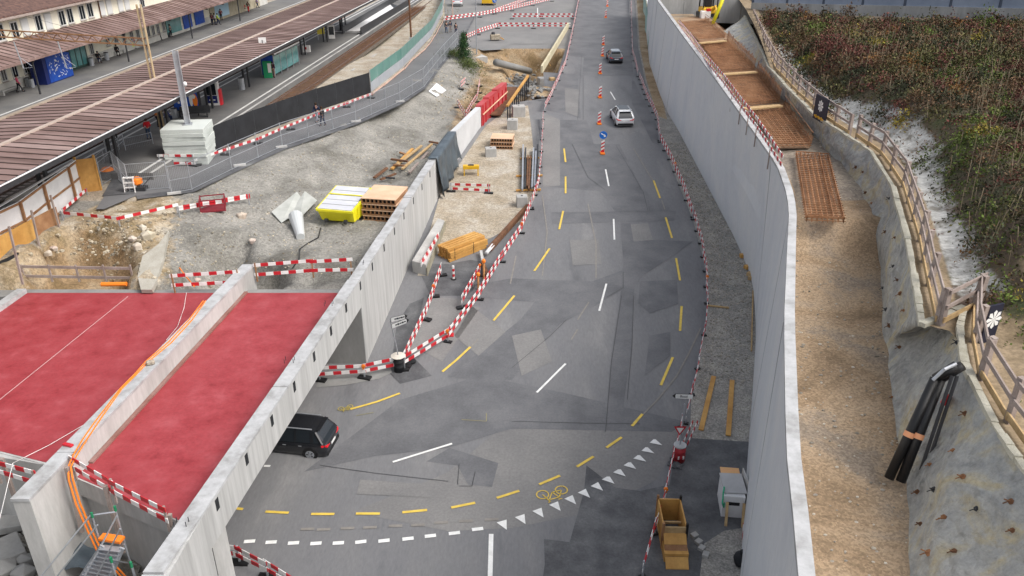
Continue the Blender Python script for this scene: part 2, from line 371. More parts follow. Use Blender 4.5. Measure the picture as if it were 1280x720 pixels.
# ---- road surface
road_poly = [(-60, -10), (-60, 45), (-9.4, 45)] + [(wl(y) - .2, y) for y in (50, 56, 63, 70, 76, 82, 88.2)] + [(x_ - .05, y_) for y_, x_ in XE[5:8]] + [(36, 400)] + [(80, 400), (40, 170), (24, 130), (19.5, 108), (17.5, 88), (17.2, 70), (17.2, 50), (13.4, 36.3), (9.9, 24.3), (7.2, 16), (5, 8), (3, -10)]
sheet('road', road_poly, asph)
# ---- gravel and earth strips beside the road
rsheet('gravel_strip', [(930, 730), (855, 730), (900, 640), (862, 560), (864, 500), (884, 400), (883, 340), (866, 275), (836, 200), (824, 160), (806, 100), (798, 60), (794, 0), (815, 0), (816, 70), (826, 120), (840, 144), (862, 180), (880, 205), (905, 262), (925, 300), (948, 350), (948, 500), (941, 570)], gravel, .02)
rsheet('dirt_strip', [(796, 0), (800, 60), (808, 100), (822, 145), (834, 150), (826, 118), (816, 70), (812, 0)], dirt, .03)
rsheet('gravel_ramp', [(522, 345), (551, 240), (568, 215), (608, 157), (634, 137), (660, 132), (664, 160), (668, 200), (672, 240), (655, 275), (610, 300), (566, 322), (543, 318), (535, 345)], gravel_t, .03)
# ---- asphalt patches (each a few millimetres above the one below)
P = [
 (asph_d, .004, [(679, 90), (708, 92), (722, 92), (726, 148), (708, 143), (683, 138)]),
 (asph_d, .006, [(722, -2), (786, -2), (788, 60), (792, 95), (728, 95), (730, 72), (712, 70)]),
 (asph_d, .004, [(790, 96), (797, 110), (820, 155), (824, 182), (815, 178), (790, 130)]),
 (asph_d, .008, [(672, 150), (733, 150), (760, 240), (681, 233), (678, 200)]),
 (asph_l, .012, [(677, 140), (700, 150), (700, 232), (679, 234), (678, 190)]),
 (asph_d, .014, [(689, 266), (845, 264), (843, 276), (690, 280)]),
 (asph_d, .010, [(741, 180), (774, 180), (804, 240), (812, 266), (770, 266), (750, 240)]),
 (asph_d, .018, [(776, 279), (788, 279), (792, 302), (822, 300), (866, 302), (845, 318), (803, 345), (793, 360), (790, 432), (783, 480), (776, 535), (758, 535), (764, 450), (777, 360), (779, 330)]),
 (asph_d, .012, [(778, 338), (778, 362), (745, 382), (700, 405), (640, 475), (610, 478), (560, 470), (600, 440), (650, 400), (668, 378), (600, 372), (580, 358), (640, 348), (740, 352)]),
 (asph_l, .016, [(590, 383), (632, 415), (598, 445), (568, 420)]),
 (asph_l, .016, [(565, 375), (600, 385), (575, 420), (553, 452), (530, 440), (545, 415)]),
 (asph_l, .015, [(784, 281), (810, 279), (816, 300), (792, 302)]),
 (asph_l, .006, [(620, 540), (700, 530), (860, 530), (845, 560), (820, 600), (740, 640), (640, 660), (560, 664), (440, 640), (560, 590)]),
 (asph_d, .013, [(500, 500), (600, 470), (700, 490), (860, 528), (840, 540), (640, 536), (560, 560), (470, 570), (380, 590)]),
 (asph_d, .010, [(533, 577), (562, 560), (623, 579), (615, 609), (585, 606), (572, 582)]),
 (asph_n, .017, [(733, 582), (730, 614), (712, 678), (680, 674), (681, 706), (676, 740), (810, 740), (828, 650), (838, 606), (800, 614), (770, 610)]),
 (asph_n, .025, [(838, 600), (846, 560), (862, 548), (940, 553), (930, 660), (905, 664), (880, 680), (872, 740), (805, 740), (830, 640)]),
 (asph_n, .010, [(512, 442), (540, 470), (500, 480), (480, 460)]),
 (asph_n, .012, [(520, 330), (560, 330), (588, 325), (620, 330), (600, 352), (585, 370), (538, 370)]),
 (asph_l, .008, [(540, 372), (588, 374), (560, 400), (524, 440), (500, 440), (515, 400)]),
 (asph_n, .010, [(490, 450), (496, 405), (512, 380), (530, 372), (520, 420), (505, 452)]),
 (asph_l, .019, [(640, 420), (676, 412), (690, 452), (652, 470)]),
 (asph_d, .019, [(800, 352), (846, 350), (848, 380), (812, 392), (798, 380)]),
 (asph_l, .02, [(712, 300), (748, 300), (752, 330), (716, 332)]),
 (asph_d, .02, [(590, 505), (650, 498), (668, 520), (600, 530)]),
 (asph_l, .02, [(706, 110), (724, 112), (722, 146), (707, 140)]),
 (asph_d, .021, [(812, 420), (838, 415), (838, 445), (806, 470)]),
 (asph_l, .021, [(450, 600), (540, 606), (536, 622), (446, 618)]),
 (conc_dk, .03, [(395, 485), (400, 468), (440, 464), (488, 460), (490, 466), (474, 474), (430, 482)]),
]
for i, (m_, o_, px_) in enumerate(P): rsheet('asphalt_patch', px_, m_, o_)
cr = sheet('crossing_pavement', [(U(x_, y_, 6.2).x, U(x_, y_, 6.2).y) for x_, y_ in ((560, 48), (555, 10), (560, -14), (721, -14), (716, 30), (707, 50), (640, 50), (625, 56), (604, 57), (580, 52))], asph_l, .02, fz=lambda x, y: rz(y))
# soil edge of the dug-up crossing
# ---- footpath from the station to the crossing
def pth(px, py): return onf(px, py, lambda x, y: lev(y))
pl = [(120, 262), (150, 215), (190, 180), (242, 203), (323, 172), (398, 140), (463, 118), (500, 90), (540, 48), (556, 20)]
pr = [(593, 20), (575, 52), (556, 74), (530, 108), (500, 127), (445, 152), (353, 183), (290, 212), (240, 236), (170, 245), (130, 262)]
sheet('footpath', [pth(*p) for p in pl + pr], asph_p, .03, fz=lambda x, y: lev(y))
ks = [(593, 24), (577, 54), (558, 77), (532, 111), (502, 131), (447, 156), (355, 188), (292, 217), (242, 241), (172, 250)]
sheet('path_edge', [pth(*p) for p in pr[:-1]] + [pth(*p) for p in ks[::-1]], asph_n, .05, fz=lambda x, y: lev(y))
# ================================================================= RIGHT: fill, shotcrete, hill
BW = [(4, 2.7), (8, 4.2), (12.2, 5.9), (16.4, 7.1), (24.3, 9.35), (32.5, 11.83), (36.3, 13.0), (43, 15.0), (49.1, 16.38), (55, 16.65), (70, 16.6), (84, 16.54), (91.6, 16.9), (108, 18.15), (130, 21), (160, 25.5)]
tp = [(1003, 720, 12.5), (985, 560, 12.5), (982, 400, 12.5), (986, 300, 12.3), (988, 262, 12.0), (983, 235, 11.85), (972, 205, 11.8), (940, 160, 11.6), (900, 105, 11.9), (854, 44, 12.7), (822, 0, 13.4)]
tw = [U(*t) for t in tp]
TW = [(4, 2.2), (8, 4.1)] + [(p.y, p.x) for p in tw] + [(150, 24)]; TZ = [(4, 12.5)] + [(p.y, p.z) for p in tw] + [(150, 13.6)]
yy = [4 + 2 * k for k in range(72)]
def wallrow(y, th=.3):
    xb, xt, zt = interp(y, BW), interp(y, TW), interp(y, TZ)
    return (xb, xt, zt)
rw = thing('retaining_wall', 'tall curved blue-grey concrete retaining wall along the right side of the road', 'wall', (12, 40, 0))
mb = MB()
for y0, y1 in zip(yy, yy[1:]):
    a, b = wallrow(y0), wallrow(y1); zb0, zb1 = rz(y0) - .3, rz(y1) - .3
    mb.face([(a[0], y0, zb0), (b[0], y1, zb1), (b[1] - .04, y1, b[2] - .15), (a[1] - .04, y0, a[2] - .15)][::-1])
    mb.face([(a[1] + .3, y0, 7), (b[1] + .3, y1, 7), (b[1] + .3, y1, b[2] - .15), (a[1] + .3, y0, a[2] - .15)])
mb.build('wall_face', conc_blue, rw)
mb = MB()
for y0, y1 in zip(yy, yy[1:]):
    a, b = wallrow(y0), wallrow(y1)
    mb.hexa([(a[1] - .05, y0, a[2] - .15), (a[1] + .3, y0, a[2] - .15), (b[1] + .3, y1, b[2] - .15), (b[1] - .05, y1, b[2] - .15),
             (a[1] - .05, y0, a[2]), (a[1] + .3, y0, a[2]), (b[1] + .3, y1, b[2]), (b[1] - .05, y1, b[2])])
mb.build('coping', conc_top, rw)
jm = mk('joint_dark', [(.47, .48, .5)], rough=.8, fine=0)
for k in range(11):
    y = 13 + 10.4 * k; a = wallrow(y); e = .012
    mb = MB(); mb.hexa([(a[0] - e, y, rz(y)), (a[0] + .02, y, rz(y)), (a[0] + .02, y + .02, rz(y)), (a[0] - e, y + .02, rz(y)), (a[1] - .04 - e, y, a[2] - .17), (a[1], y, a[2] - .17), (a[1], y + .02, a[2] - .17), (a[1] - .04 - e, y + .02, a[2] - .17)]); mb.build('joint', jm, rw)
# edge of shotcrete wall: top line (z) and foot line
ZT = 12.3
topx = [(1500, 880), (1320, 640), (1280, 590), (1240, 530), (1203, 455), (1197, 410), (1203, 385), (1150, 405), (1143, 360), (1133, 300), (1115, 235), (1088, 190), (1050, 165), (1017, 144), (985, 112), (960, 84), (945, 50), (930, 20)]
footx = [(1132, 1000), (1128, 760), (1128, 700), (1130, 640), (1126, 590), (1112, 520), (1104, 440), (1103, 420), (1103, 380), (1102, 330), (1092, 285), (1075, 240), (1048, 205), (1018, 170), (985, 132), (962, 104), (925, 70), (895, 45)]
FZ = lambda x, y: interp(y, [(33, 9.0), (35.3, 9.5), (36.9, 10.5), (42, 10.8), (60, 11.0), (100, 11.2)])
tops = [U(x, y, ZT) for x, y in topx]; foots = [onf(x, y, FZ) for x, y in footx]
sw = thing('shotcrete_wall', 'rough grey sprayed concrete slope wall with rusty anchor heads below the timber railing', 'wall', (15, 30, 9))
mb = MB(); NV = 14; SUB = 5; rows = []
for i in range(len(tops) - 1):
    for k in range(SUB + (i == len(tops) - 2)):
        f = k / SUB; t_ = tops[i].lerp(tops[i + 1], f); b_ = foots[i].lerp(foots[i + 1], f); b_.z -= .3
        row = []
        for j in range(NV + 1):
            q = b_.lerp(t_, j / NV); w_ = math.sin(math.pi * j / NV) * .35 + .05
            nn = nz(q.x + q.z, q.y, .45, 1) + .5 * nz(q.x + q.z, q.y, 1.2, 6)
            row.append((q.x + w_ * nn, q.y + .3 * w_ * nn, q.z))
        rows.append(row)
for r_ in rows: mb.v += r_
for i in range(len(rows) - 1):
    for j in range(NV): a = i * (NV + 1) + j; mb.f.append((a, a + NV + 1, a + NV + 2, a + 1)); mb.m.append(0)
mb.build('wall_face', shot, sw, smooth=True)
mb = MB()                                                        # rough pale lip of sprayed concrete along the top
for i in range(len(tops) - 1):
    a, b = tops[i], tops[i + 1]
    for k in range(4):
        p, q = a.lerp(b, k / 4), a.lerp(b, (k + 1) / 4)
        mb.beam(p + Vector((.06, 0, random.uniform(-.03, .03))), q + Vector((.06, 0, random.uniform(-.03, .03))), random.uniform(.16, .26), .16)
mb.build('top_lip', mk('shotcrete_lip', [(.36, .34, .27), (.5, .48, .4)], 1.5, .9, fine=.3), sw)
# anchors
heads = [(1104, 360), (1126, 367), (1108, 387), (1130, 388), (1112, 407), (1115, 429), (1125, 434), (1130, 449), (1107, 480), (1115, 497), (1192, 563), (1163, 581), (1204, 596), (1168, 612), (1147, 615), (1221, 636), (1180, 647), (1151, 655), (1264, 627), (1266, 663), (1239, 678), (1193, 689), (1161, 691), (1060, 199), (1070, 209), (1079, 215), (1087, 225), (1082, 241), (1095, 238), (1112, 248), (1090, 254), (1107, 290), (1119, 297), (1107, 305), (1112, 318), (1117, 333), (1122, 350), (1197, 428), (1207, 517)]
mb_mat = [rust]
def shot_hit(px, py):
    d = Vector(ray(px, py)); best = None
    o = Vector((0, 0, HC))
    from mathutils.geometry import intersect_ray_tri
    for i in range(len(rows) - 1):
        for j in range(0, NV, 1):
            A, B, C_, D = rows[i][j], rows[i][j + 1], rows[i + 1][j + 1], rows[i + 1][j]
            for t3 in ((A, B, C_), (A, C_, D)):
                h = intersect_ray_tri(Vector(t3[0]), Vector(t3[1]), Vector(t3[2]), d, o)
                if h and (best is None or (h - o).length < (best - o).length): best = h
    return best
for hx, hy in heads:
    h = shot_hit(hx, hy)
    if not h or random.random() < .15: continue
    mb = MB(); nrm = Vector((-.8, -.3, .45)).normalized()
    nrm = (nrm + Vector((random.uniform(-.3, .3), random.uniform(-.3, .3), random.uniform(-.2, .2)))).normalized(); sz_ = random.uniform(.8, 1.35); mb.tube(h - nrm * .05, h + nrm * .2 * sz_, .018, 6); mb.tube(h - nrm * .02, h + nrm * .025, .075 * sz_, 6)
    for s_ in (-1, 1): mb.beam(h + Vector((0, 0, .02)) + nrm * .04, h + Vector((.13 * s_ * sz_, -.05 * s_, -.1 * sz_)) + nrm * .02, .02, .02)
    mb.build('anchor_head', [rust, rust_or, steel_d][random.choice((0, 1, 1, 2))], sw)
# ---- fill surface
mb = MB(); ny = [2 + 1.0 * k for k in range(110)]; nxn = 16
def shx(y):
    c = sorted([(f.y, f.x) for f in foots]); return interp(y, c)
for y in ny:
    x0 = interp(y, TW) + .25; x1 = max(shx(y) + 1.2, x0 + 2)
    for i in range(nxn + 1):
        x = x0 + (x1 - x0) * i / nxn; lip = .35 * math.exp(-((y - 36.9 + .3 * nz(x, 0, .5)) / .9) ** 2) * (1 if 0.25 < i / nxn < .9 else 0)
        mb.v.append((x, y, FZ(x, y) + .12 * nz(x, y, .6, 8) + .05 * nz(x, y, 2, 8) + lip))
for j in range(len(ny) - 1):
    for i in range(nxn):
        a = j * (nxn + 1) + i; mb.f.append((a, a + 1, a + nxn + 2, a + nxn + 1)); mb.m.append(1 if 39.5 < ny[j] < 62 and i > 1 else 0)
struct(mb, 'fill_ground', [fillm, mk('fill_dark', [(.2, .17, .14), (.27, .23, .18)], .6, .95, bump=.6, fine=.3, vor=6)], smooth=True)
# ---- hill beyond the railing
HT = sorted([(p.y, p.x) for p in tops if p.y < 24.6 and p.x < 13.5 or p.y > 24.6]); 
HT = [(4, 11.2), (14.3, 12.55), (15.7, 12.65), (17.7, 12.95), (20.8, 13.7), (22.9, 14.5), (23.5, 13.65), (26, 14.6), (30.6, 16.35), (37.2, 18.55), (43.3, 19.95), (47.5, 19.85), (51.7, 19.65), (59.4, 20.4), (68, 21.45), (82, 24.3), (100, 27.8), (130, 33)]
def hx0(y): return interp(y, HT)
def hH(x, y):
    s_ = x - hx0(y)
    rise = 1.9 * sstep((s_ - 1.6) / 3.2) + max(0, s_ - 3) * .085 * sstep((70 - y) / 30 + .3)
    near = sstep((y - 21) / 6)
    z = ZT - .08 + rise * (.35 + .65 * near) + .18 * nz(x, y, .5, 3) * sstep((s_ - .8) / 2)
    if y > 60: z = z + (13.1 - z) * sstep((y - 60) / 26) * (1 - sstep((x - 34) / 14))
    return z
mb = MB(); hs = [0, .25, .5, .8, 1.2] + [1.5 + .35 * k for k in range(30)] + [12 + 1.2 * k for k in range(25)] + [45, 60, 90, 200]
hy = [4 + .5 * k for k in range(140)] + [74 + 2 * k for k in range(20)] + [140, 250, 500]; nn_ = len(hs)
CH = [(1262, 376), (1240, 352), (1222, 322), (1192, 268), (1178, 205), (1166, 162), (1150, 146), (1110, 135), (1045, 122), (1028, 112), (1008, 94), (985, 60), (972, 48), (960, 52), (985, 90), (1017, 130), (1060, 158), (1100, 176), (1135, 200), (1150, 260), (1170, 310), (1188, 352), (1210, 372), (1240, 384)]
CHW = [onf(x, y, hH) for x, y in CH]
for y in hy:
    for s_ in hs: x = hx0(y) + s_; mb.v.append((x, y, hH(x, y)))
for j in range(len(hy) - 1):
    for i in range(nn_ - 1):
        a = j * nn_ + i; mb.f.append((a, a + 1, a + nn_ + 1, a + nn_)); x, y = mb.v[a][0], mb.v[a][1]
        mb.m.append(0)
hill_o = struct(mb, 'hill', [hillm], smooth=True)
c1, c2_ = [], []
for x, y, z in mb.v:
    s_ = x - hx0(y); ck = sdin(x, y, CHW, .8) if y < 90 else 0
    if y < 20.5 and 2.6 < s_ < 7: ck = 1.0
    c1.append(ck); c2_.append(1.0 if (s_ < 1.3 or (y < 26.5 and not ck and s_ < 5)) else 0.0)
attr(hill_o, 'chalk', c1); attr(hill_o, 'soil', c2_)
HL = lambda px, py, off=0.0: onf(px, py, hH, off)
# undergrowth: thousands of small leaves in uneven clumps
def leaves(name, pts, sizes, mats, mi, label, rise=1.0, kind='stuff', parent=None, per=7):
    pts = np.array(pts); N = len(pts); 
    C = np.repeat(pts, per, 0); S = np.repeat(np.array(sizes), per); M = np.repeat(np.array(mi), per); K = len(C)
    C = C + rng.normal(0, 1, (K, 3)) * S[:, None] * np.array([1.5, 1.5, 1.2 * rise]) 
    a = rng.normal(0, 1, (K, 3)); a /= np.linalg.norm(a, axis=1)[:, None]; b = rng.normal(0, 1, (K, 3)); b = np.cross(a, b); b /= np.linalg.norm(b, axis=1)[:, None]
    h = S * rng.uniform(.35, .8, K)
    V = np.stack([C - a * h[:, None], C + b * (h * .5)[:, None], C + a * h[:, None], C - b * (h * .5)[:, None]], 1).reshape(-1, 3)
    if parent is not None: V = V - np.array(base_of(parent))
    me = bpy.data.meshes.new(name); me.vertices.add(len(V)); me.vertices.foreach_set('co', V.astype(np.float32).ravel())
    me.loops.add(len(V)); me.loops.foreach_set('vertex_index', np.arange(len(V), dtype=np.int32))
    me.polygons.add(K); me.polygons.foreach_set('loop_start', np.arange(0, len(V), 4, dtype=np.int32))
    me.polygons.foreach_set('loop_total', np.full(K, 4, np.int32))
    for m in mats: me.materials.append(m)
    me.polygons.foreach_set('material_index', M.astype(np.int32)); me.update(calc_edges=True)
    o = link(bpy.data.objects.new(name, me)); o.parent = parent
    if kind: o['kind'] = kind
    if label: o['label'] = label
    return o
def leafm(name, c): 
    return mk(name, [tuple(x * .6 for x in c), tuple(min(1, x * 1.35) for x in c)], scale=.8, rough=.8, fine=.12, fscale=5, island=.35, spec=.2)
LV = [leafm('leaf_dark', (.045, .052, .028)), leafm('leaf_olive', (.105, .1, .04)), leafm('leaf_red', (.13, .05, .04)), leafm('leaf_brown', (.13, .08, .045)), leafm('leaf_green', (.1, .14, .03)), leafm('leaf_yellow', (.26, .21, .04)), leafm('leaf_orange', (.18, .09, .03))]
pts, sz, mi = [], [], []
clumps = {}
for _ in range(105000):
    y = random.uniform(14, 92); x = hx0(y) + random.uniform(1.2, 52)
    if y > 96 - (x - 28) * (1.0 if x < 45 else .55): continue
    v = ((-(y * sp) + (HC - 13.5) * cp)) / (y * cp + (HC - 13.5) * sp); u = x / (y * cp + 11.5 * sp)
    if u > 1.15 or v > .6 or (u > .74 and random.random() < .55): continue
    s_ = x - hx0(y); jx, jy = x + 1.6 * nz(x, y, .8, 2) + random.gauss(0, .5), y + 1.6 * nz(x, y, .8, 5) + random.gauss(0, .5)
    if (poly_in(jx, jy, CHW) or (y < 22 and s_ < 7) or s_ < (2 if y < 50 else 1.1)) and random.random() < .97: continue
    if y < 27 and s_ < 6 and random.random() < .4: continue
    q = 1.25
    cx, cy = round((x + .5 * nz(x, y, 1, 31)) / q), round((y + .5 * nz(x, y, 1, 33)) / q)
    if (cx, cy) not in clumps:
        big = nz(x, y, .13, 12)
        if y < 42: w_ = [4, 5, .8, 2.5, 6 + 5 * max(0, big), .5, .4]
        elif big > .2: w_ = [2.5, 5, 1.5, 3.5, 2.6, .6, .8]
        elif big > -.1: w_ = [3, 3, 2.6, 5, 1.0, .25, .7]
        else: w_ = [3.4, 1.6, 5, 6, .3, .1, .4]
        if nz(x, y, .3, 15) > .38: w_[5] += 2; w_[4] += 4
        clumps[(cx, cy)] = (random.choices(range(7), w_)[0], random.uniform(.1, 1.5) ** 1.3 * (.4 + max(0, nz(x, y, .3, 21) + .35)))
    m_, hgt = clumps[(cx, cy)]
    if random.random() < .22: m_ = random.choice((0, 0, 1, 3))
    dxy = math.hypot(x / q - cx, y / q - cy)
    pts.append((x, y, hH(x, y) + random.uniform(.0, 1) * hgt * 1.25 * max(.25, 1 - dxy))); sz.append(random.uniform(.075, .14) * (1 + max(0, y - 35) * .012)); mi.append(m_)
leaves('undergrowth', pts, sz, LV, mi, 'dense autumn undergrowth covering the hill in red, brown and green', per=11)

mb = MB()
for _ in range(1300):
    y = random.uniform(12, 60) if random.random() < .8 else random.uniform(60, 90); x0 = interp(y, TW) + .35; x1 = shx(y) + .2; f = random.random() ** .8; x = x0 + (x1 - x0) * f
    if 40 < y < 48 and f < .5 or y > 46 and f < .75: continue
    mb.rock((x, y, FZ(x, y) + .12 * nz(x, y, .6, 8)), random.choice((.03, .035, .04, .05, .07)) * random.uniform(.7, 1.2))
for _ in range(3200):
    y = random.uniform(26, 75); x1 = interp(y, BW) - .1; x0 = interp(y, [(24, 7.2), (29, 7.8), (33.7, 9.0), (37.7, 10.3), (44, 12.4), (50, 13.6), (59, 14.3), (73, 14.6)]); x = x0 + (x1 - x0) * random.random()
    if x1 - x0 < .2 or y < 37.5: continue
    mb.rock((x, y, rz(y) + .03), random.uniform(.03, .075))
o = mb.build('loose_gravel', mk('gravel_stones', [(.3, .27, .22), (.42, .39, .34)], 1.5, .95, fine=.1, island=.35)); tag(o, 'loose gravel stones along the fill and the strip beside the road', kind='stuff')

mb = MB()
for _ in range(2600):
    y = random.uniform(24, 88); x = hx0(y) + random.uniform(2.2, 40)
    if poly_in(x, y, CHW) or y > 92 - (x - 28) * 1.0: continue
    z = hH(x, y); h = random.uniform(.5, 1.5); mb.beam((x, y, z), (x + random.uniform(-.3, .3), y + random.uniform(-.3, .3), z + h), .02, .02)
o = mb.build('dry_stems', mk('dry_stem', [(.2, .16, .1), (.32, .26, .18)], 1, .9, fine=0)); tag(o, 'thin dry stems standing out of the undergrowth on the hill', kind='stuff')
# ================================================================= BRIDGE AND LEFT WALL
def L2(a, b, y):                    # x on the line through a and b at y
    return a.x + (b.x - a.x) * (y - a.y) / (b.y - a.y)
lpa, lpb = U(34, 625, 6.2), U(328, 319, 6.2)          # right edge of the middle parapet's top
lpc, lpd = U(11, 624, 6.2), U(309, 319, 6.2)          # its left edge
mpR = lambda y: L2(lpa, lpb, y)
mpL = lambda y: L2(lpa, lpb, y) - .62
sk = lambda x: 21.4 + (-11.9 - x) * .62 if x > -17.2 else 24.7 + (-17.2 - x) * .3   # near edge of the deck
br = thing('rail_bridge', 'new concrete rail bridge with red waterproofed deck crossing over the road', 'bridge', (-18, 30, 0))
def slab(mbx, poly, z0, z1, mi=0): mbx.prism(poly, z0, z1, mi)
edgeL = lambda y: L2(U(0, 390, 5.2), U(48, 356, 5.2), y)
mb = MB(); slab(mb, [(wl(21.4) - .58, 21.45), (wl(40) - .58, 40), (mpR(40) + .0, 40), (mpR(24.3), 24.15)], 4.35, 5.185)
mb.build('deck', conc, br)
mb = MB(); slab(mb, [(mpL(24.6) - .0, 24.65), (mpL(40), 40), (edgeL(40), 40), (edgeL(28) - .0, 28.2)], 4.35, 5.185)
mb.build('deck', conc, br)
seam = MB(); a, b = U(-20, 516, 5.205), U(160, 371, 5.205); seam.beam(a + Vector((0, 0, .02)), b + Vector((0, 0, .02)), .03, .02); seam.build('seam', mk('seam_pink', [(.5, .3, .3)], fine=0), br)
mb = MB()
for y0, y1 in ((21.2, 39.6),): mb.hexa([(wl(y0) - .6, y0, 4.5), (wl(y0), y0, 4.5), (wl(y1), y1, 4.5), (wl(y1) - .6, y1, 4.5), (wl(y0) - .6, y0, 6.08), (wl(y0), y0, 6.08), (wl(y1), y1, 6.08), (wl(y1) - .6, y1, 6.08)])
mb.build('girder', conc_st, br)
def coping(mbx, y0, y1, fR, th=.6, z=6.08, h=.12, o=.02):
    mbx.hexa([(fR(y0) - th - o, y0, z), (fR(y0) + o, y0, z), (fR(y1) + o, y1, z), (fR(y1) - th - o, y1, z), (fR(y0) - th - o, y0, z + h), (fR(y0) + o, y0, z + h), (fR(y1) + o, y1, z + h), (fR(y1) - th - o, y1, z + h)])
for y0, y1 in ((18.45, 28.9), (28.94, 39.6)):
    mb = MB(); coping(mb, y0, y1, wl); mb.build('coping', conc_top, br)
mb = MB()
fR = mpR
mb.hexa([(fR(21.8) - .62, 21.85, 1.2), (fR(21.8), 21.85, 1.2), (fR(41.6), 41.6, 4.2), (fR(41.6) - .62, 41.6, 4.2), (fR(21.8) - .62, 21.85, 6.08), (fR(21.8), 21.85, 6.08), (fR(41.6), 41.6, 6.08), (fR(41.6) - .62, 41.6, 6.08)])
mb.build('middle_parapet', conc, br)
for y0, y1 in ((21.8, 24.4), (24.43, 41.65)):
    mb = MB(); coping(mb, y0, y1, mpR, .62); mb.build('coping', conc_top, br)
mb = MB(); mb.hexa([(edgeL(27) - .5, 26, 4.3), (edgeL(27), 26, 4.3), (edgeL(40), 40, 4.3), (edgeL(40) - .5, 40, 4.3), (edgeL(27) - .5, 26, 5.45), (edgeL(27), 26, 5.45), (edgeL(40), 40, 5.45), (edgeL(40) - .5, 40, 5.45)])
mb.build('edge_beam', conc_top, br)
mb = MB(); mb.beam(Vector((mpR(25) + .1, 25, 5.24)), Vector((mpR(40) + .1, 40, 5.24)), .18, .09); mb.build('kicker', mk('kicker_brown', [(.2, .09, .07), (.27, .16, .14)], 1, .8, fine=.2), br)
mb = MB(); slab(mb, [(wl(21.5) - .62, 21.52), (wl(40) - .6, 39.98), (mpR(40) + .02, 39.98), (mpR(24.4) + .02, 24.2)], 5.187, 5.2); mb.build('membrane', red_deck, br)
mb = MB(); slab(mb, [(mpL(24.8) - .02, 24.75), (mpL(40) - .02, 39.98), (edgeL(40) + .02, 39.98), (edgeL(28) + .02, 28.25)], 5.187, 5.2); mb.build('membrane', red_deck, br)
# abutments
mb = MB(); mb.prism([(wl(21.2) - .02, 21.3), (-17.2, 24.75), (-40, 30), (-40, 31), (-17.2, 25.9), (wl(22) - .02, 22.4)], -.3, 5.16); mb.build('abutment', conc, br)
mb = MB(); mb.prism([(wl(39.5) - .02, 39.6), (wl(40) - .02, 40.5), (-60, 40.5), (-60, 39.6)], -.3, 5.16); mb.build('abutment', conc_dk, br)
mb = MB(); y0, y1 = 8, 21.2
mb.hexa([(wl(y0) - .6, y0, -.3), (wl(y0), y0, -.3), (wl(y1), y1, -.3), (wl(y1) - .6, y1, -.3), (wl(y0) - .6, y0, 6.08), (wl(y0), y0, 6.08), (wl(y1), y1, 6.08), (wl(y1) - .6, y1, 6.08)])
mb.build('wing_wall', conc_st, br)
mb = MB(); coping(mb, 8, 18.4, wl, .6, 6.08, .06); mb.build('coping', conc_top, br)
# anchor slots on the outer face
slots = [(226, 691), (269, 624), (306, 567), (338, 519), (366, 475), (391, 438), (412, 404), (431, 374), (449, 348), (464, 324), (479, 302), (492, 282), (504, 263), (516, 246), (527, 231), (537, 216), (547, 203)]
lw = thing('retaining_wall', 'pale board-marked concrete retaining wall continuing from the bridge girder beside the gravel', 'wall', (-6.5, 54, 0))
def on_wl(px, py):
    d = ray(px, py); y = 30.0
    for _ in range(40): t = wl(y) / d[0]; y = .5 * y + .5 * d[1] * t
    t = y / d[1]; return Vector((d[0] * t, y, HC + d[2] * t))
for sx_, sy_ in slots:
    p = on_wl(sx_, sy_ - 6); p.z = 5.74; mb = MB(); dx = (wl(p.y + .1) - wl(p.y - .1)) / .2
    mb.hexa([(wl(p.y + o) + e, p.y + o, z) for z in (p.z - .24, p.z + .24) for o, e in ((-.11, -.02), (.11, -.02), (.11, .014), (-.11, .014))]); mb.build('slot', black_m, br if p.y < 39.6 else lw)
def wallseg(par, name, y0, y1, zt, m, th=.55, off=0, cop=True, n=4):
    mb = MB()
    for k in range(n):
        a, b = y0 + (y1 - y0) * k / n, y0 + (y1 - y0) * (k + 1) / n; c = .1 if cop else 0
        mb.hexa([(wl(a) - th, a, rz(a) - .6), (wl(a) + off, a, rz(a) - .6), (wl(b) + off, b, rz(b) - .6), (wl(b) - th, b, rz(b) - .6),
                 (wl(a) - th, a, zt - c), (wl(a) + off, a, zt - c), (wl(b) + off, b, zt - c), (wl(b) - th, b, zt - c)])
    mb.build(name, m, par)
    if cop:
        mb = MB()
        for k in range(n):
            a, b = y0 + (y1 - y0) * k / n, y0 + (y1 - y0) * (k + 1) / n
            coping(mb, a, b, wl, th, zt - .1, .1)
        mb.build('coping', conc_top, par)
for y0, y1, zt in ((39.62, 46.2, 6.2), (46.22, 53, 6.16), (53.02, 59.5, 6.2), (59.52, 67.5, 6.16)): wallseg(lw, 'wall_panel', y0, y1, zt, conc_st)
ww = thing('formwork_wall', 'smooth white-faced concrete wall section between dark tarpaulin and red formwork', 'wall', (-4.5, 72, 3.4)); wallseg(ww, 'wall_panel', 67.52, 79.8, 6.2, mk('formwork_white', [(.5, .51, .52), (.6, .61, .62)], .5, .7, fine=.06), .5, .03, False)
rf = thing('red_formwork', 'tall red steel formwork panels at the far end of the left wall', 'formwork', (-1.8, 85, 4.3))
for k, (y0, y1, zt) in enumerate(((79.85, 82.6, 6.35), (82.63, 85.6, 6.55), (85.63, 89.3, 6.7))):
    wallseg(rf, 'panel', y0, y1, zt, mk('formwork_red_%d' % k, [(.4, .045, .05), (.5, .09, .095)], .6, .5, fine=.1), .5, .12, False, 2)
for y0 in (80.2, 81.4, 82.9, 84.1, 85.9, 87.2, 88.6): mb = MB(); mb.beam((wl(y0) + .16, y0, rz(y0) - .2), (wl(y0) + .16, y0, 6.3), .12, .1); mb.build('stiffener', red, rf)
mb = MB(); mb.beam((wl(80) + .22, 80, 5.4), (wl(89) + .22, 89, 5.75), .08, .1); mb.build('timber_rail', ply_pk, rf)
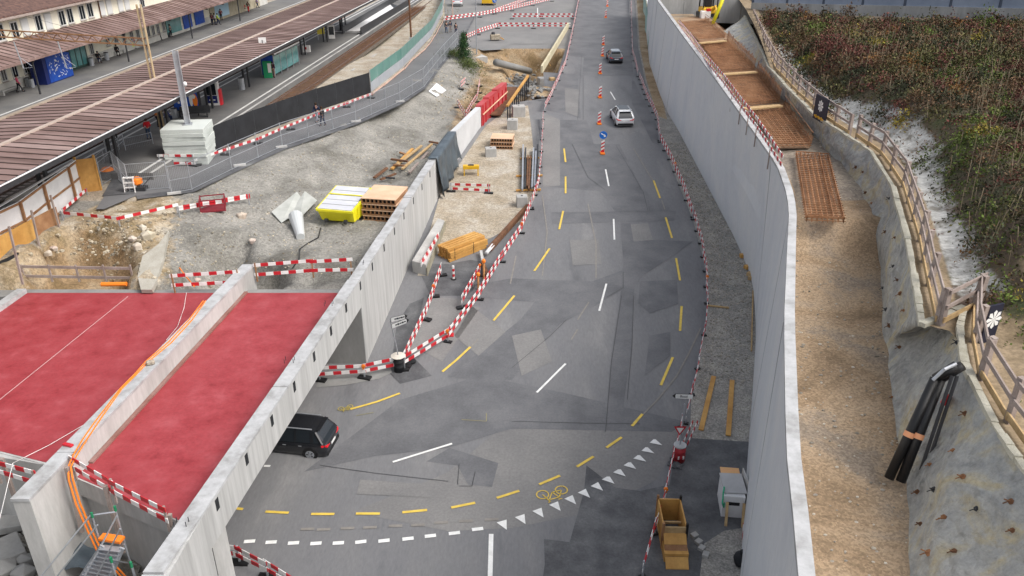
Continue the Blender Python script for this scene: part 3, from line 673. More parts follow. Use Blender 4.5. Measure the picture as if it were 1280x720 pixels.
# tarpaulin hanging over the wall
tp_ = MB(); nu, nv = 22, 16
for i in range(nu + 1):
    y = 62.0 + (70.2 - 62.0) * i / nu; low = 2.0 + 1.7 * (i / nu) + .45 * math.sin(i * 1.3)
    for j in range(nv + 1):
        f = j / nv
        if f < .25: x = wl(y) - .62 + (f / .25) * .72; z = 6.27
        else:
            g = (f - .25) / .75; x = wl(y) + .12 + .22 * math.sin(i * 1.1 + 2 * g) * g + .3 * g; z = 6.27 - g * (6.27 - max(rz(y) + .2, low))
        tp_.v.append((x + .03 * nz(y, z, 2), y + .15 * math.sin(j * .5) * f, z))
for i in range(nu):
    for j in range(nv): a = i * (nv + 1) + j; tp_.f.append((a, a + nv + 1, a + nv + 2, a + 1)); tp_.m.append(0)
o = tp_.build('tarpaulin', tarpm, smooth=True); tag(o, 'dark blue-grey tarpaulin draped over the retaining wall', 'tarpaulin')
o.modifiers.new('th', 'SOLIDIFY').thickness = .02
# earth at the foot of the near abutment
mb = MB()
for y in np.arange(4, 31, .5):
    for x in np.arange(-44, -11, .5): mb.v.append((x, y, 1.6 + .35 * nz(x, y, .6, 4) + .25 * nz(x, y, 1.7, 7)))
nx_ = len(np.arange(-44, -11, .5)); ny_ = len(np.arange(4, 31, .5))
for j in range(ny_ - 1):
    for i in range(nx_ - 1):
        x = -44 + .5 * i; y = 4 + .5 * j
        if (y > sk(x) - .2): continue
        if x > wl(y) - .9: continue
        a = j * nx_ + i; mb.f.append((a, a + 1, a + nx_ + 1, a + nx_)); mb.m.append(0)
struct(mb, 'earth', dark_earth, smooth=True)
for i, (px, py, r) in enumerate([(10, 660, .75), (18, 672, .4), (12, 692, .9), (30, 700, .5), (5, 712, .7), (22, 640, .3), (35, 665, .25), (28, 715, .6), (3, 640, .5), (26, 684, .28)]):
    mb = MB(); p = U(px, py, 1.75); 
    if i in (0, 2): mb.box((p.x, p.y, 1.95), (1.3 * r + .3, .9 * r + .2, .35), .3 + i, 0)
    else: mb.rock(p, r)
    tag(mb.build('rubble_block', conc_dk, bevel=.04), ['large flat slab, highest of the stones below the near abutment', 'mid-sized grey stone beside the large flat slab below the abutment', 'second flat slab, biggest near the photo corner', 'grey stone touching the abutment foot at the bottom edge', 'rounded grey stone in the very corner of the photo', 'small stone highest against the abutment wall', 'smallest stone beside the end block of the middle parapet', 'grey lump at the bottom edge below the end block', 'half-hidden stone at the far left under the left deck', 'small stone between the two flat slabs'][i], 'rubble', 'stones below the near abutment')
# cables on the parapet
def on_cp(px, py, z=6.22): return U(px, py, z)
mb = MB(); pts = [on_cp(*p) for p in ((254, 376), (236, 400), (210, 428), (182, 452), (168, 468), (150, 486), (132, 510), (118, 528), (104, 548), (92, 568), (85, 584))]
mb.hose(pts, .03, 6)
mb.hose([p + Vector((.12 + .05 * math.sin(i), 0, 0)) for i, p in enumerate(pts)], .03, 6)
end = [U(86, 600, 5.9), U(95, 630, 5), U(108, 660, 4), U(122, 690, 3), U(146, 715, 2.2), U(155, 725, 1.8)]
mb.hose([pts[-1]] + end, .035, 6); mb.hose([pts[-1] + Vector((.1, 0, 0))] + [p + Vector((.12, .05, 0)) for p in end], .035, 6)
tag(mb.build('cable', orange), 'orange cables lying along the middle parapet and hanging over its near end', 'cable')
mb = MB(); pts = [U(-5, 668, 5.2), U(16, 579, 6.3), U(30, 572, 5.4), U(62, 556, 5.25), U(110, 528, 5.23), U(140, 505, 5.3), U(152, 485, 6.24)]
mb.hose(pts, .012, 5); tag(mb.build('thin_cable', white), 'thin pale cable curving over the left red deck near its front edge', 'cable')
mb = MB(); pts = [U(233, 366, 5.24), U(230, 385, 5.23), U(222, 408, 5.25), U(208, 425, 6.24)]
mb.hose(pts, .012, 5); tag(mb.build('thin_cable', white), 'thin pale cable at the far edge of the left red deck', 'cable')
mb = MB(); p = U(188, 453, 6.32); mb.box(p, (.35, .22, .2), .4); tag(mb.build('gravel_bag', gravel_t, bevel=.05), 'small sand-coloured bag on top of the middle parapet', 'bag')
mb = MB(); p = U(85, 556, 6.25); mb.box(p, (.42, .16, .1), -.3); tag(mb.build('paint_tray', red, bevel=.03), 'small red tray on the middle parapet near its end', 'tray')
# survey spikes on copings
for (px, py) in ((227, 655), (411, 381), (362, 452), (450, 330)):
    c = U(px, py, 6.2)
    for dx, dy in ((-.2, -.12), (.2, -.12), (.2, .12), (-.2, .12)): mb = MB(); mb.tube(c + Vector((dx, dy, -.02)), c + Vector((dx, dy, .2)), .015, 5); mb.build('anchor_pin', steel_d, br)
# ================================================================= STRIPED BARRIERS
def striped(mb, p, q, h=.2, t=.03, per=.45, ph=0.0, r0=1):
    p, q = Vector(p), Vector(q); L = (q - p).length; d = (q - p) / L; s = -ph; k = r0
    while s < L:
        a, b = max(0, s), min(L, s + per)
        if b > a: mb.beam(p + d * a, p + d * b, t, h, k % 2)
        s += per; k += 1
RW = [white, red]
def barrier(label, pix, fz=None, hs=(.85, .48), post=None, per=.45, group='red and white plank barriers', foot=True, every=3.6, name='plank_barrier', fs=(.75, .35, .12), z=None, bh=.2, lamps=0):
    fz = fz or (lambda x, y: rz(y))
    pts = [onf(x, y, fz) if z is None else U(x, y, z) for x, y in pix]; Q = [pts[0]]
    for a, b in zip(pts, pts[1:]):
        n = max(1, round((b - a).length / every))
        for k in range(1, n + 1):
            p = a.lerp(b, k / n)
            if z is None: p.z = fz(p.x, p.y)
            Q.append(p)
    T_ = thing(name, label, 'barrier', Q[0], group=group)
    for i, (a, b) in enumerate(zip(Q, Q[1:])):
        for h in hs:
            mb = MB(); e = (b - a).normalized() * .12; j = random.uniform(-.03, .03); sd = (b - a).cross(Vector((0, 0, 1))).normalized() * (.035 if i % 2 else -.005)
            striped(mb, a - e + sd + Vector((0, 0, h + j)), b + e + sd + Vector((0, 0, h - j)), bh, .03, per, random.choice((0, .2)), i); mb.build('board', RW, T_)
    for a in Q:
        mb = MB(); mb.beam(a, a + Vector((0, 0, max(hs) + .12)), .07, .07); mb.build('post', post or galv, T_)
        if foot:
            mb = MB(); mb.box(a + Vector((0, 0, .06)), fs, random.uniform(-.4, .4)); mb.build('foot', blackp, T_)
    for k in range(lamps):
        a = Q[int((k + .5) * len(Q) / lamps)]; mb = MB(); c = a + Vector((0, -.12, .75)); mb.box(c, (.1, .1, .12)); mb.tube(c + Vector((0, -.05, .12)), c + Vector((0, .05, .12)), .1, 10); mb.build('warning_lamp', orange, T_)
    return T_
barrier('striped plank barrier curving from under the bridge to the black drum sign', [(320, 478), (400, 476), (456, 473), (503, 463)], lamps=1)
barrier('striped plank barrier running from the drum sign up past the timber beams', [(506, 462), (560, 428), (600, 375), (628, 328), (652, 292), (664, 262)], lamps=2, fs=(.5, .25, .08))
barrier('striped plank barrier along the near-left road edge below the gravel ramp', [(665, 260), (674, 230), (677, 190), (679, 150)], every=3, fs=(.3, .22, .06))
barrier('striped plank barrier beside the wall foot going up to the timber stack', [(506, 458), (532, 400), (552, 345)], lamps=1)
barrier('short striped barrier at the rusty beam close to the orange lamps', [(578, 385), (600, 345)], lamps=1)
barrier('striped plank barrier on the far left edge beside the dark asphalt patch', [(681, 140), (694, 112), (707, 82), (714, 50), (724, 0)], fs=(.3, .22, .06))
barrier('lower striped barrier along the right road edge beside the wooden crates', [(803, 722), (818, 668), (830, 628), (842, 575), (851, 535)], fs=(.3, .22, .06), every=2.2, lamps=1, hs=(.8, .45), bh=.14)
barrier('striped barrier along the right road edge beside the gravel strip', [(857, 530), (872, 462), (880, 420), (883, 380), (881, 340), (875, 305), (866, 275)], fs=(.3, .22, .06), every=2.6, lamps=1, hs=(.8, .45), bh=.14)
barrier('striped barrier along the right road edge further up the gravel strip', [(865, 272), (850, 232), (836, 200), (824, 178)], every=2.6, lamps=1, hs=(.8, .45), fs=(.3, .22, .06))
barrier('striped barrier with many planks on the bend beside the white car', [(824, 176), (820, 150), (808, 125), (799, 100)], every=2.6, fs=(.3, .22, .06))
barrier('striped barrier far up the right road edge near the green netting', [(797, 96), (790, 68), (789, 35), (788, -5)], every=4, fs=(.3, .22, .06))
barrier('near striped barrier under the bridge at the bottom of the photo', [(272, 700), (300, 704), (335, 722), (372, 745)], lamps=0)
barrier('striped barrier at the front edge of the left red deck', [(2, 604), (50, 618)], z=5.2, every=3, post=wood_g, foot=False, hs=(1.0, .55))
barrier('striped barrier on timber posts at the front edge of the right red deck', [(96, 600), (146, 629), (212, 664)], z=5.2, every=2.2, post=wood_g, foot=False, hs=(1.0, .55))
barrier('striped barrier across the far end of the right red deck', [(322, 352), (392, 347), (440, 345)], z=5.2, every=3.5, post=wood_b, foot=False, hs=(1.05, .45), per=.42)
barrier('striped barrier at the far end of the left red deck beside the parapet', [(219, 366), (300, 361)], z=5.2, every=3.5, post=wood_b, foot=False, hs=(1.05, .45), per=.42)
barrier('long striped plank between the hoarding and the rubble bank', [(79, 276), (150, 283), (222, 266)], fz=lambda x, y: 6.45, hs=(.55,), per=.5, every=5, foot=False)
barrier('short striped plank leading from the rubble to the hoarding door', [(80, 272), (110, 246)], fz=lambda x, y: 6.3, hs=(.5,), every=5, foot=False)
barrier('striped planks lying across the dark red crate', [(225, 272), (312, 256)], fz=hL, hs=(.7, .58), every=8, foot=False)
barrier('striped plank barrier below the stacked concrete slabs', [(201, 208), (243, 208)], z=6.45, hs=(.85, .25), every=3.5)
barrier('striped kerb barrier along the footpath under the black screen', [(246, 207), (282, 194), (323, 180), (400, 147), (464, 123)], z=6.47, hs=(.45,), every=5)
barrier('striped planks standing on the gravel ramp beside the yellow trestle', [(564, 240), (611, 242)], hs=(.7, .3), every=5)
barrier('upper striped planks crossing the paved area at the top centre', [(640, 24), (716, 24)], fz=lambda x, y: rz(y), every=7)
barrier('middle striped planks between the broken pavement and the crossing', [(622, 36), (712, 36)], fz=lambda x, y: rz(y), every=7)
barrier('striped planks curving from the three pedestrians to the crossing', [(577, 54), (598, 44), (622, 36)], fz=lambda x, y: rz(y), every=5)
barrier('far striped barrier running right from the green fence', [(556, 28), (600, 22), (640, 14), (690, 2)], fz=lambda x, y: rz(y), every=7)
barrier('farthest striped barrier leading up out of the photo near the signs', [(618, 18), (650, 6), (680, -6)], fz=lambda x, y: rz(y), every=7)
barrier('leaning striped planks on the crushed stone above the red formwork', [(572, 135), (582, 150), (596, 128), (600, 108)], fz=hL, hs=(.8, .4), every=5)
barrier('short red and white barrier beside the small bush', [(576, 112), (582, 106)], fz=hL, hs=(.8, .4), every=5)
barrier('striped planks lying on the wall foot block', [(527, 333), (549, 296)], fz=lambda x, y: rz(y) + .75, hs=(.3, .12), every=4, foot=False)
FZW = lambda x, y: interp(y, TZ) - .5
wt = [(848, 32), (862, 48), (880, 74), (905, 104), (925, 132), (945, 158), (962, 184), (977, 208)]
b_ = []
for x, y in wt:
    p = U(x, y, 12.2); b_.append(p)
Tb = thing('plank_barrier', 'long striped barrier along the back of the tall right wall beside the rebar', 'barrier', b_[-1], group='red and white plank barriers')
for a, b in zip(b_, b_[1:]):
    n = max(1, round((b - a).length / 3.5))
    for k in range(n):
        p, q = a.lerp(b, k / n), a.lerp(b, (k + 1) / n)
        for h in (.5, .05):
            mb = MB(); striped(mb, p + Vector((0, 0, h)), q + Vector((0, 0, h)), .2, .03, .45, 0, k); mb.build('board', RW, Tb)
        mb = MB(); mb.beam(p + Vector((.05, 0, -1.3)), p + Vector((.05, 0, .65)), .06, .06); mb.build('post', wood_g, Tb)
mb = MB(); striped(mb, onf(1019, 154, FZ) + Vector((-.3, 0, .6)), onf(1056, 173, FZ) + Vector((-.3, 0, .6)), .18, .03, .4); tag(mb.build('striped_plank', RW), 'single faded striped plank leaning on the sprayed wall by the rebar', 'plank')
# ================================================================= ROAD MARKINGS
def mark(pix, w_, m, name='lane_marking', off=.03):
    pts = [R(*p) for p in pix]; 
    for a, b in zip(pts, pts[1:]):
        d = (b - a); d.z = 0; d.normalize(); n_ = Vector((-d.y, d.x, 0)) * w_ / 2; mb = MB()
        k = max(1, int((b - a).length / 1.0)); 
        for i in range(k):
            p, q = a.lerp(b, i / k), a.lerp(b, (i + 1) / k); p.z = rz(p.y) + off; q.z = rz(q.y) + off
            mb.face([p - n_, p + n_, q + n_, q - n_][::-1])
        o = mb.build(name, m); 
        for f in o.data.polygons:
            if f.normal.z < 0: f.flip()
        o['kind'] = 'structure'
for s in [[(705, 186), (707, 203)], [(707, 221), (707, 242)], [(704, 264), (699, 287)], [(687, 311), (668, 339)], [(643, 370), (617, 401)], [(588, 434), (571, 450), (553, 465)], [(500, 492), (470, 503), (438, 512)],
          [(817, 226), (825, 248)], [(832, 272), (840, 298)], [(845, 323), (850, 351)], [(852, 383), (850, 414)], [(841, 447), (826, 482)], [(803, 518), (790, 533)], [(777, 547), (758, 560)], [(742, 571), (721, 584)], [(700, 595), (674, 606)], [(649, 614), (621, 623)], [(594, 629), (564, 635)], [(534, 638), (503, 641)], [(475, 642.5), (445, 642.5)], [(418, 643), (389, 643)], [(361, 641.5), (332, 640)], [(304, 637), (280, 634)]]:
    mark(s, .15, yellow_pt)
for s in [[(757, 212), (761, 233)], [(767, 274), (768, 300)], [(758, 355), (749, 389)], [(707, 455), (671, 491)], [(565, 555), (491, 578)], [(763, 115), (769, 125)], [(671 + 1, 2 + 20), (672, 10)]]: mark(s, .13, white_pt)
mark([(614, 668), (612, 745)], .2, white_pt)
for x, y in ((339, 678), (367, 679), (395, 679.5), (423, 679), (451, 678), (480, 676.5), (510, 674), (538, 670.5), (568, 667), (597, 662), (312, 677)):
    a = R(x - 7, y + .5); b = R(x + 7, y - (.8 if x > 440 else -.3)); d = (b - a).normalized(); mark([(x - 7, y + .7), (x + 7, y - (.9 if x > 440 else .2))], .2, white_pt, 'dash_marking')
mark([(330, 583), (338, 583)], .14, white_pt)
for s in [[(792, 186), (816, 226)], [(827, 250), (831, 262)], [(678, 245), (684, 290), (678, 345)], [(735, 255), (745, 305), (745, 348)], [(736, 378), (722, 400)], [(722, 412), (714, 425)], [(645, 320), (638, 355)], [(876, 410), (862, 440), (846, 470), (822, 500), (804, 518)], [(598, 424), (585, 438)]]: mark(s, .09, faint_pt, off=.026)
for x, y in ((385, 662), (405, 662.5), (435, 661), (463, 660), (495, 658), (523, 657), (552, 654), (583, 652), (615, 650)): mark([(x - 9, y), (x + 8, y - .6)], .16, faint_pt, off=.026)
tri = [(627, 657), (650, 650), (672, 642), (693, 634), (712, 626), (729, 618), (745, 609.5), (759, 601), (773, 592), (786, 583), (798, 574), (808, 564), (818, 554)]
for i, (x, y) in enumerate(tri):
    c = R(x + 3, y); n1_ = R(*(tri[i + 1] if i < 12 else (828, 544))); pz = R(*(tri[i - 1] if i else (606, 663)))
    d = (n1_ - pz); d.z = 0; d.normalize(); nrm = Vector((d.y, -d.x, 0)); mb = MB()
    mb.face([c - d * .24 - nrm * .28 + Vector((0, 0, .03)), c + nrm * .32 + Vector((0, 0, .03)), c + d * .24 - nrm * .28 + Vector((0, 0, .03))]); o = mb.build('yield_marking', white_pt)
    o['kind'] = 'structure'
    if o.data.polygons[0].normal.z < 0: o.data.polygons[0].flip()
def bike(px, py, ang, s, m):
    c = R(px, py); c.z = 0; ca, sa = math.cos(ang), math.sin(ang); mb = MB(); zz = rz(c.y) + .034
    def P(x, y): return Vector((c.x + (x * ca - y * sa) * s, c.y + (x * sa + y * ca) * s, zz))
    def ln(a, b, w_=.06):
        p, q = P(*a), P(*b); d = (q - p).normalized(); n_ = Vector((-d.y, d.x, 0)) * w_ / 2 * max(.8, s); mb.face([p - n_, q - n_, q + n_, p + n_])
    for wx in (-.5, .5):
        for k in range(14):
            t0, t1 = 6.283 * k / 14, 6.283 * (k + 1) / 14; ln((wx + .3 * math.cos(t0), .3 * math.sin(t0)), (wx + .3 * math.cos(t1), .3 * math.sin(t1)))
    for a, b in (((-.5, 0), (-.2, .45)), ((-.2, .45), (.33, .45)), ((.33, .45), (0, 0)), ((0, 0), (-.2, .45)), ((-.5, 0), (0, 0)), ((.5, 0), (.33, .6)), ((.33, .6), (.45, .62)), ((-.3, .58), (-.1, .58))): ln(a, b)
    o = mb.build('bicycle_marking', m); o['kind'] = 'structure'
    for f in o.data.polygons:
        if f.normal.z < 0: f.flip()
bike(690, 616, math.radians(200), .95, yellow_pt); bike(432, 510, math.radians(205), .5, mk('worn_yellow', [(.4, .32, .08)], fine=0))
for s in [[(577, 525), (608, 527)], [(608, 517), (608, 527)], [(445, 520), (467, 516)]]: mark(s, .045, mk('faded_yellow', [(.26, .24, .13)], fine=0), off=.03)
# ================================================================= STATION
K = .072
def S(a, t, z=0.0): return Vector((a + K * t, t, z))
def SR(px, py, a):                 # pixel on the vertical plane x = a + K t
    d = ray(px, py); t = a / (d[0] - K * d[1]); return Vector((d[0] * t, d[1] * t, HC + d[2] * t))
def sbox(mb, a0, a1, t0, t1, z0, z1, mi=0):
    mb.hexa([S(a0, t0, z0), S(a1, t0, z0), S(a1, t1, z0), S(a0, t1, z0), S(a0, t0, z1), S(a1, t0, z1), S(a1, t1, z1), S(a0, t1, z1)], mi)
def sstrip(name, a0, a1, t0, t1, z, m, h=.02):
    mb = MB(); sbox(mb, a0, a1, t0, t1, z - h, z); return struct(mb, name, m)
def plat(name, a0, a1, t0, t1):
    mb = MB(); sbox(mb, a0, a1, t0, t1, 5.8, 7.0); struct(mb, name, paver)
    return mb
plat('platform', -38.0, -30.2, 56, 210); plat('platform', -58.2, -51.4, 50, 210)
for a0, a1 in ((-30.42, -30.2), (-38.0, -37.78), (-51.62, -51.4)): sstrip('platform_kerb', a0, a1, 50 if a0 < -40 else 56, 210, 7.024, conc, .02)
for a in (-31.25, -37.2, -52.5): sstrip('platform_line', a, a + .22, 50 if a < -40 else 56, 210, 7.014, mk('platform_white', [(.5, .5, .49), (.6, .6, .58)], 1, .8, fine=.1), .01)
# tracks
def track(a, t0, t1, z=6.42):
    mb = MB(); sbox(mb, a - 1.25, a + 1.4, t0, t1, z - .3, z + .02); struct(mb, 'trackbed', ballast)
    T_ = thing('railway_track', 'rusty rails on dark sleepers %s' % ('between platform edge and bare dirt field' if a > -30 else ('beside the island platform under its roof' if a > -42 else 'beside the station building platform')), 'railway track', S(a, t0, z))
    mb = MB(); t = t0
    while t < t1:
        sbox(mb, a - 1.2, a + 1.2, t, t + .24, z + .02, z + .07); t += .65
    o = mb.build('sleepers', rust_or if a > -30 else wood_g, T_)
    for s_ in (-.72, .72):
        mb = MB(); sbox(mb, a + s_ - .035, a + s_ + .035, t0, t1, z + .07, z + .2); mb.build('rail', mk('rail_steel', [(.1, .06, .045), (.16, .11, .09)], 1, .6, fine=.1), T_)
track(-28.95, 63, 230); track(-39.9, 40, 150); track(-49.3, 40, 150)
mb = MB(); sbox(mb, -51.4, -38, 30, 230, 6.0, 6.35); struct(mb, 'trackbed', ballast)
# slope paint along dirt field
mb = MB()
mb.beam(pth(440, 88), pth(470, 68), .25, .08); tag(mb.build('concrete_strip', conc), 'pale strip lying in the dirt beside the track', 'strip')
# ---- island platform roof
ZR = 11.3
ro = thing('platform_roof', 'long brown seamed platform roof on dark columns over the island platform', 'roof', S(-34, 40, 7))
aL, aM, aR_ = -38.6, -34.2, -30.05
mb = MB()
mb.hexa([S(aL, 30, ZR), S(aM, 30, ZR - .05), S(aM, 134, ZR - .05), S(aL, 134, ZR), S(aL, 30, ZR + .12), S(aM, 30, ZR + .3), S(aM, 134, ZR + .3), S(aL, 134, ZR + .12)]); mb.build('roof_left', roofm, ro)
mb = MB()
mb.hexa([S(aM, 30, ZR - .05), S(aR_, 30, ZR - .1), S(aR_, 134, ZR - .1), S(aM, 134, ZR - .05), S(aM, 30, ZR + .3), S(aR_, 30, ZR), S(aR_, 134, ZR), S(aM, 134, ZR + .3)]); mb.build('roof_right', roofm, ro)
mb = MB(); t = 30.5
while t < 134:
    mb.beam(S(aL + .1, t, ZR + .14), S(aM - .2, t, ZR + .31), .07, .05); mb.beam(S(aM + .2, t + .2, ZR + .3), S(aR_ - .05, t + .2, ZR + .03), .07, .05); t += .95
mb.build('seams', roof_seam, ro)
mb = MB(); sbox(mb, aM - .16, aM + .16, 30, 134, ZR + .28, ZR + .37); mb.build('ridge_strip', mk('ridge', [(.38, .3, .25), (.46, .38, .33)], 1, .8, fine=.1), ro)
mb = MB(); sbox(mb, aL - .35, aL, 30, 134, ZR - .05, ZR + .2); mb.build('gutter', mk('gutter_tan', [(.26, .21, .16), (.34, .28, .22)], 1, .8, fine=.2), ro)
mb = MB(); sbox(mb, aR_ - .02, aR_ + .1, 30, 134, ZR - .32, ZR + .03); mb.build('fascia', steel_d, ro)
mb = MB(); sbox(mb, aR_ + .1, aR_ + .14, 30, 134, ZR - .02, ZR + .05); mb.build('edge_trim', white_pan, ro)
for px, py in ((82, 218), (200, 171), (330, 97), (411, 48), (439, 27), (462, 30)):
    pass
for t in (50, 58.5, 67, 76, 85.5, 95, 105, 115, 125):
    mb = MB(); c = S(-34.2, t, 7); mb.box((c.x - .25, c.y, 9.1), (.16, .34, 4.2), K); mb.box((c.x + .25, c.y, 9.1), (.16, .34, 4.2), K); mb.beam(S(-37.9, t, 11.1), S(-30.7, t, 11.1), .2, .28); mb.build('column', steel_d, ro)
mb = MB(); q = U(237, 53, ZR + .35); p = U(328, 52, 11.6); mb.box((p.x, p.y, 11.6), (.75, .08, .8), .2); mb.box((p.x, p.y - .06, 11.6), (.08, .02, .35), .2, 1)
o = mb.build('platform_sign', [white_pt, steel_d]); tag(o, 'small white square sign with a dark number mark on the platform roof', 'sign')
# ---- station building with canopy
AB = -57.9
sb = thing('station_building', 'cream two-storey station building with brown tiled roof and long canopy', 'building', S(AB, 60, 7))
mb = MB(); sbox(mb, AB - 9, AB, 40, 160, 6.5, 14.4); mb.build('wall', cream, sb)
mb = MB(); sbox(mb, AB, AB + .06, 40, 160, 7.0, 8.0); mb.build('plinth', mk('plinth', [(.45, .44, .4), (.55, .54, .5)], 1, .9, fine=.1), sb)
mb = MB(); mb.hexa([S(AB - 10, 38, 17.8), S(AB + .9, 38, 14.0), S(AB + .9, 162, 14.0), S(AB - 10, 162, 17.8), S(AB - 10, 38, 18.2), S(AB + .9, 38, 14.3), S(AB + .9, 162, 14.3), S(AB - 10, 162, 18.2)]); mb.build('roof', tile, sb)
mb = MB(); sbox(mb, AB + .9, AB + 1.08, 38, 162, 13.95, 14.15); mb.build('gutter', wood_g, sb)
mb = MB(); mb.hexa([S(AB + .02, 40, 11.5), S(AB + 4.3, 40, 10.4), S(AB + 4.3, 150, 10.4), S(AB + .02, 150, 11.5), S(AB + .02, 40, 11.75), S(AB + 4.3, 40, 10.65), S(AB + 4.3, 150, 10.65), S(AB + .02, 150, 11.75)]); cnp = mb.build('canopy', roofm, sb)
mb = MB(); t = 41
while t < 150: mb.beam(S(AB + .1, t, 11.76), S(AB + 4.25, t, 10.67), .09, .05); t += 1.0
mb.build('seams', roof_seam, sb)
t = 46
while t < 150:
    mb = MB(); mb.beam(S(AB + .1, t, 10.6), S(AB + 4.1, t, 10.3), .12, .25); mb.build('canopy_beam', steel_d, sb)
    if t % 18 == 10: mb = MB(); mb.box(S(AB + 3.9, t, 8.7), (.14, .14, 3.4)); mb.build('canopy_post', steel_d, sb)
    t += 6
def bwin(px, py, w_, h_, closed=False, a=AB):
    p = SR(px, py, a); t, z = p.y, p.z
    mb = MB(); sbox(mb, a + .005, a + .06, t - w_ / 2 - .1, t + w_ / 2 + .1, z - h_ / 2 - .1, z + h_ / 2 + .1, 0); wn = mb.build('window', mk('window_frame', [(.5, .5, .48)], rough=.6, fine=0), sb)
    mb = MB()
    if closed: 
        sbox(mb, a + .06, a + .09, t - w_ / 2, t + w_ / 2, z - h_ / 2, z + h_ / 2); mb.build('shutter', mk('shutter', [(.6, .61, .6)], rough=.7, fine=0), wn)
    else:
        for s_ in (0, 1):
            mb = MB(); sbox(mb, a + .06, a + .075, t - w_ / 2 + s_ * w_ / 2 + .06, t + s_ * w_ / 2 - .06, z - h_ / 2 + .06, z + h_ / 2 - .06); mb.build('pane', glass, wn)
    mb = MB(); sbox(mb, a + .06, a + .16, t - w_ / 2 - .12, t + w_ / 2 + .12, z - h_ / 2 - .16, z - h_ / 2 - .1); mb.build('sill', wood_g, wn)
for px, py, c in ((0, 40, 0), (18, 37, 0), (31, 33, 1), (48, 28, 0), (60, 26, 1), (77, 22, 0), (87, 19, 0), (102, 15, 0), (112, 12, 0), (127, 10, 1), (136, 8, 1), (150, 5, 1), (158, 3, 1), (177, 1, 0)): bwin(px, py + .5, 1.05, 1.55, c)
for px, py in ((4, 92), (18, 88), (32, 83), (45, 78), (114, 60), (134, 49), (144, 46), (154, 44), (164, 43), (172, 42), (185, 39), (191, 37), (197, 35), (204, 32)): bwin(px, py + 1, .75, 1.25)
p = SR(122, 5, AB); mb = MB(); mb.tube(S(AB + .12, p.y, 11.7), S(AB + .12, p.y, 14.1), .07, 6); mb.build('downpipe', rust_or, sb)
p0, p1 = SR(86, 84, AB), SR(108, 78, AB); mb = MB(); sbox(mb, AB + .02, AB + .3, p0.y, p1.y, 7, 10.4); dr = mb.build('entrance_door', mk('door_recess', [(.03, .06, .05)], rough=.4, fine=0), sb)
for k in range(3):
    f0 = p0.y + .3 + k * (p1.y - p0.y - .4) / 3; mb = MB(); sbox(mb, AB + .3, AB + .34, f0, f0 + (p1.y - p0.y) / 3 - .35, 7.3, 10.1); mb.build('pane', glass_t, dr)
for px0, px1, m in ((210, 228, glass_t), (232, 242, blue), (247, 258, blue), (273, 290, mk('poster_pale', [(.35, .5, .6)], fine=0))):
    a_, b_ = SR(px0, 50, AB), SR(px1, 45, AB); mb = MB(); sbox(mb, AB + .07, AB + .16, a_.y, b_.y, 7.4, 9.9); mb.build('shop_front', m, sb)
p0 = SR(262, 20, AB); mb = MB(); sbox(mb, AB + .065, AB + .12, p0.y, p0.y + 22, 7, 10.2); mb.build('stone_cladding', mk('stone_tan', [(.3, .26, .18), (.4, .36, .27)], 1.5, .9, fine=.25), sb)
# blue advertising wall
p0, p1 = SR(53, 103, -56.4), SR(86, 92, -56.4)
bw_ = thing('advertising_wall', 'large deep blue box wall with white scribbled marks beside the station entrance', 'display', S(-56.6, p0.y, 7))
mb = MB(); sbox(mb, -57.4, -55.9, p0.y, p1.y, 7, 9.9); mb.build('casing', navy, bw_)
mb = MB(); sbox(mb, -55.9, -55.86, p0.y + .6, p1.y, 7.1, 9.8); mb.build('print', blue, bw_)
for _ in range(70):
    t = random.uniform(p0.y + .8, p1.y - .2); z = random.uniform(7.4, 9.6); mb = MB(); q = S(-55.84, t, z); r_ = S(-55.84, t + random.uniform(-.25, .25), z + random.uniform(-.24, .24)); mb.beam(q, r_, .012, .07, side=(1, 0, 0)); mb.build('mark', white_pt, bw_)
# generic shapes
def dbox(name, label, cat, px, py, z, d, m, rot=0.0, extra=None, group=None, bevel=.02):
    p = U(px, py, z); T_ = thing(name, label, cat, p, rot, group); return T_, p
def bench(label, px, py, L=2.4):
    p = U(px, py, 7.0); T_ = thing('bench', label, 'bench', p, math.pi / 2 - K, 'pale benches along the station wall')
    mb = MB(); mb.box((0, 0, .44), (L, .45, .08)); mb.build('seat', conc, T_, world=False)
    for s_ in (-.45, .45): mb = MB(); mb.box((s_ * L, 0, .2), (.25, .4, .4)); mb.build('leg', conc, T_, world=False)
bench('pale bench at the far left of the station platform', 14, 116, 3); bench('pale bench right of the entrance with a seated person', 128, 76); bench('pale bench below the small windows with a dark figure on it', 149, 68)
def bin_(label, px, py, z=7.0, r=.28, h=.95, g='steel litter bins on the platforms'):
    p = U(px, py, z); T_ = thing('litter_bin', label, 'litter bin', p, 0, g)
    mb = MB(); mb.lathe((0, 0, 0), [(r, 0), (r, h * .9), (r * .9, h * .92)], 12); mb.build('body', galv, T_, world=False, smooth=False)
    mb = MB(); mb.lathe((0, 0, h * .92), [(r * 1.02, 0), (r * 1.02, .05), (r * .5, .08)], 12); mb.build('lid', steel_d, T_, world=False)
bin_('steel bin beside the bench at the far left platform', 36, 108, r=.22); bin_('second steel bin touching its twin by the bench', 41, 109, r=.25); bin_('grey bin near the entrance door of the station', 115, 82); bin_('grey bin between two benches on the station platform', 134, 75)
bin_('cylindrical steel bin standing alone on the island platform', 303, 112, r=.3, h=1.3); bin_('steel bin in front of the blue billboard', 219, 147, h=.9)
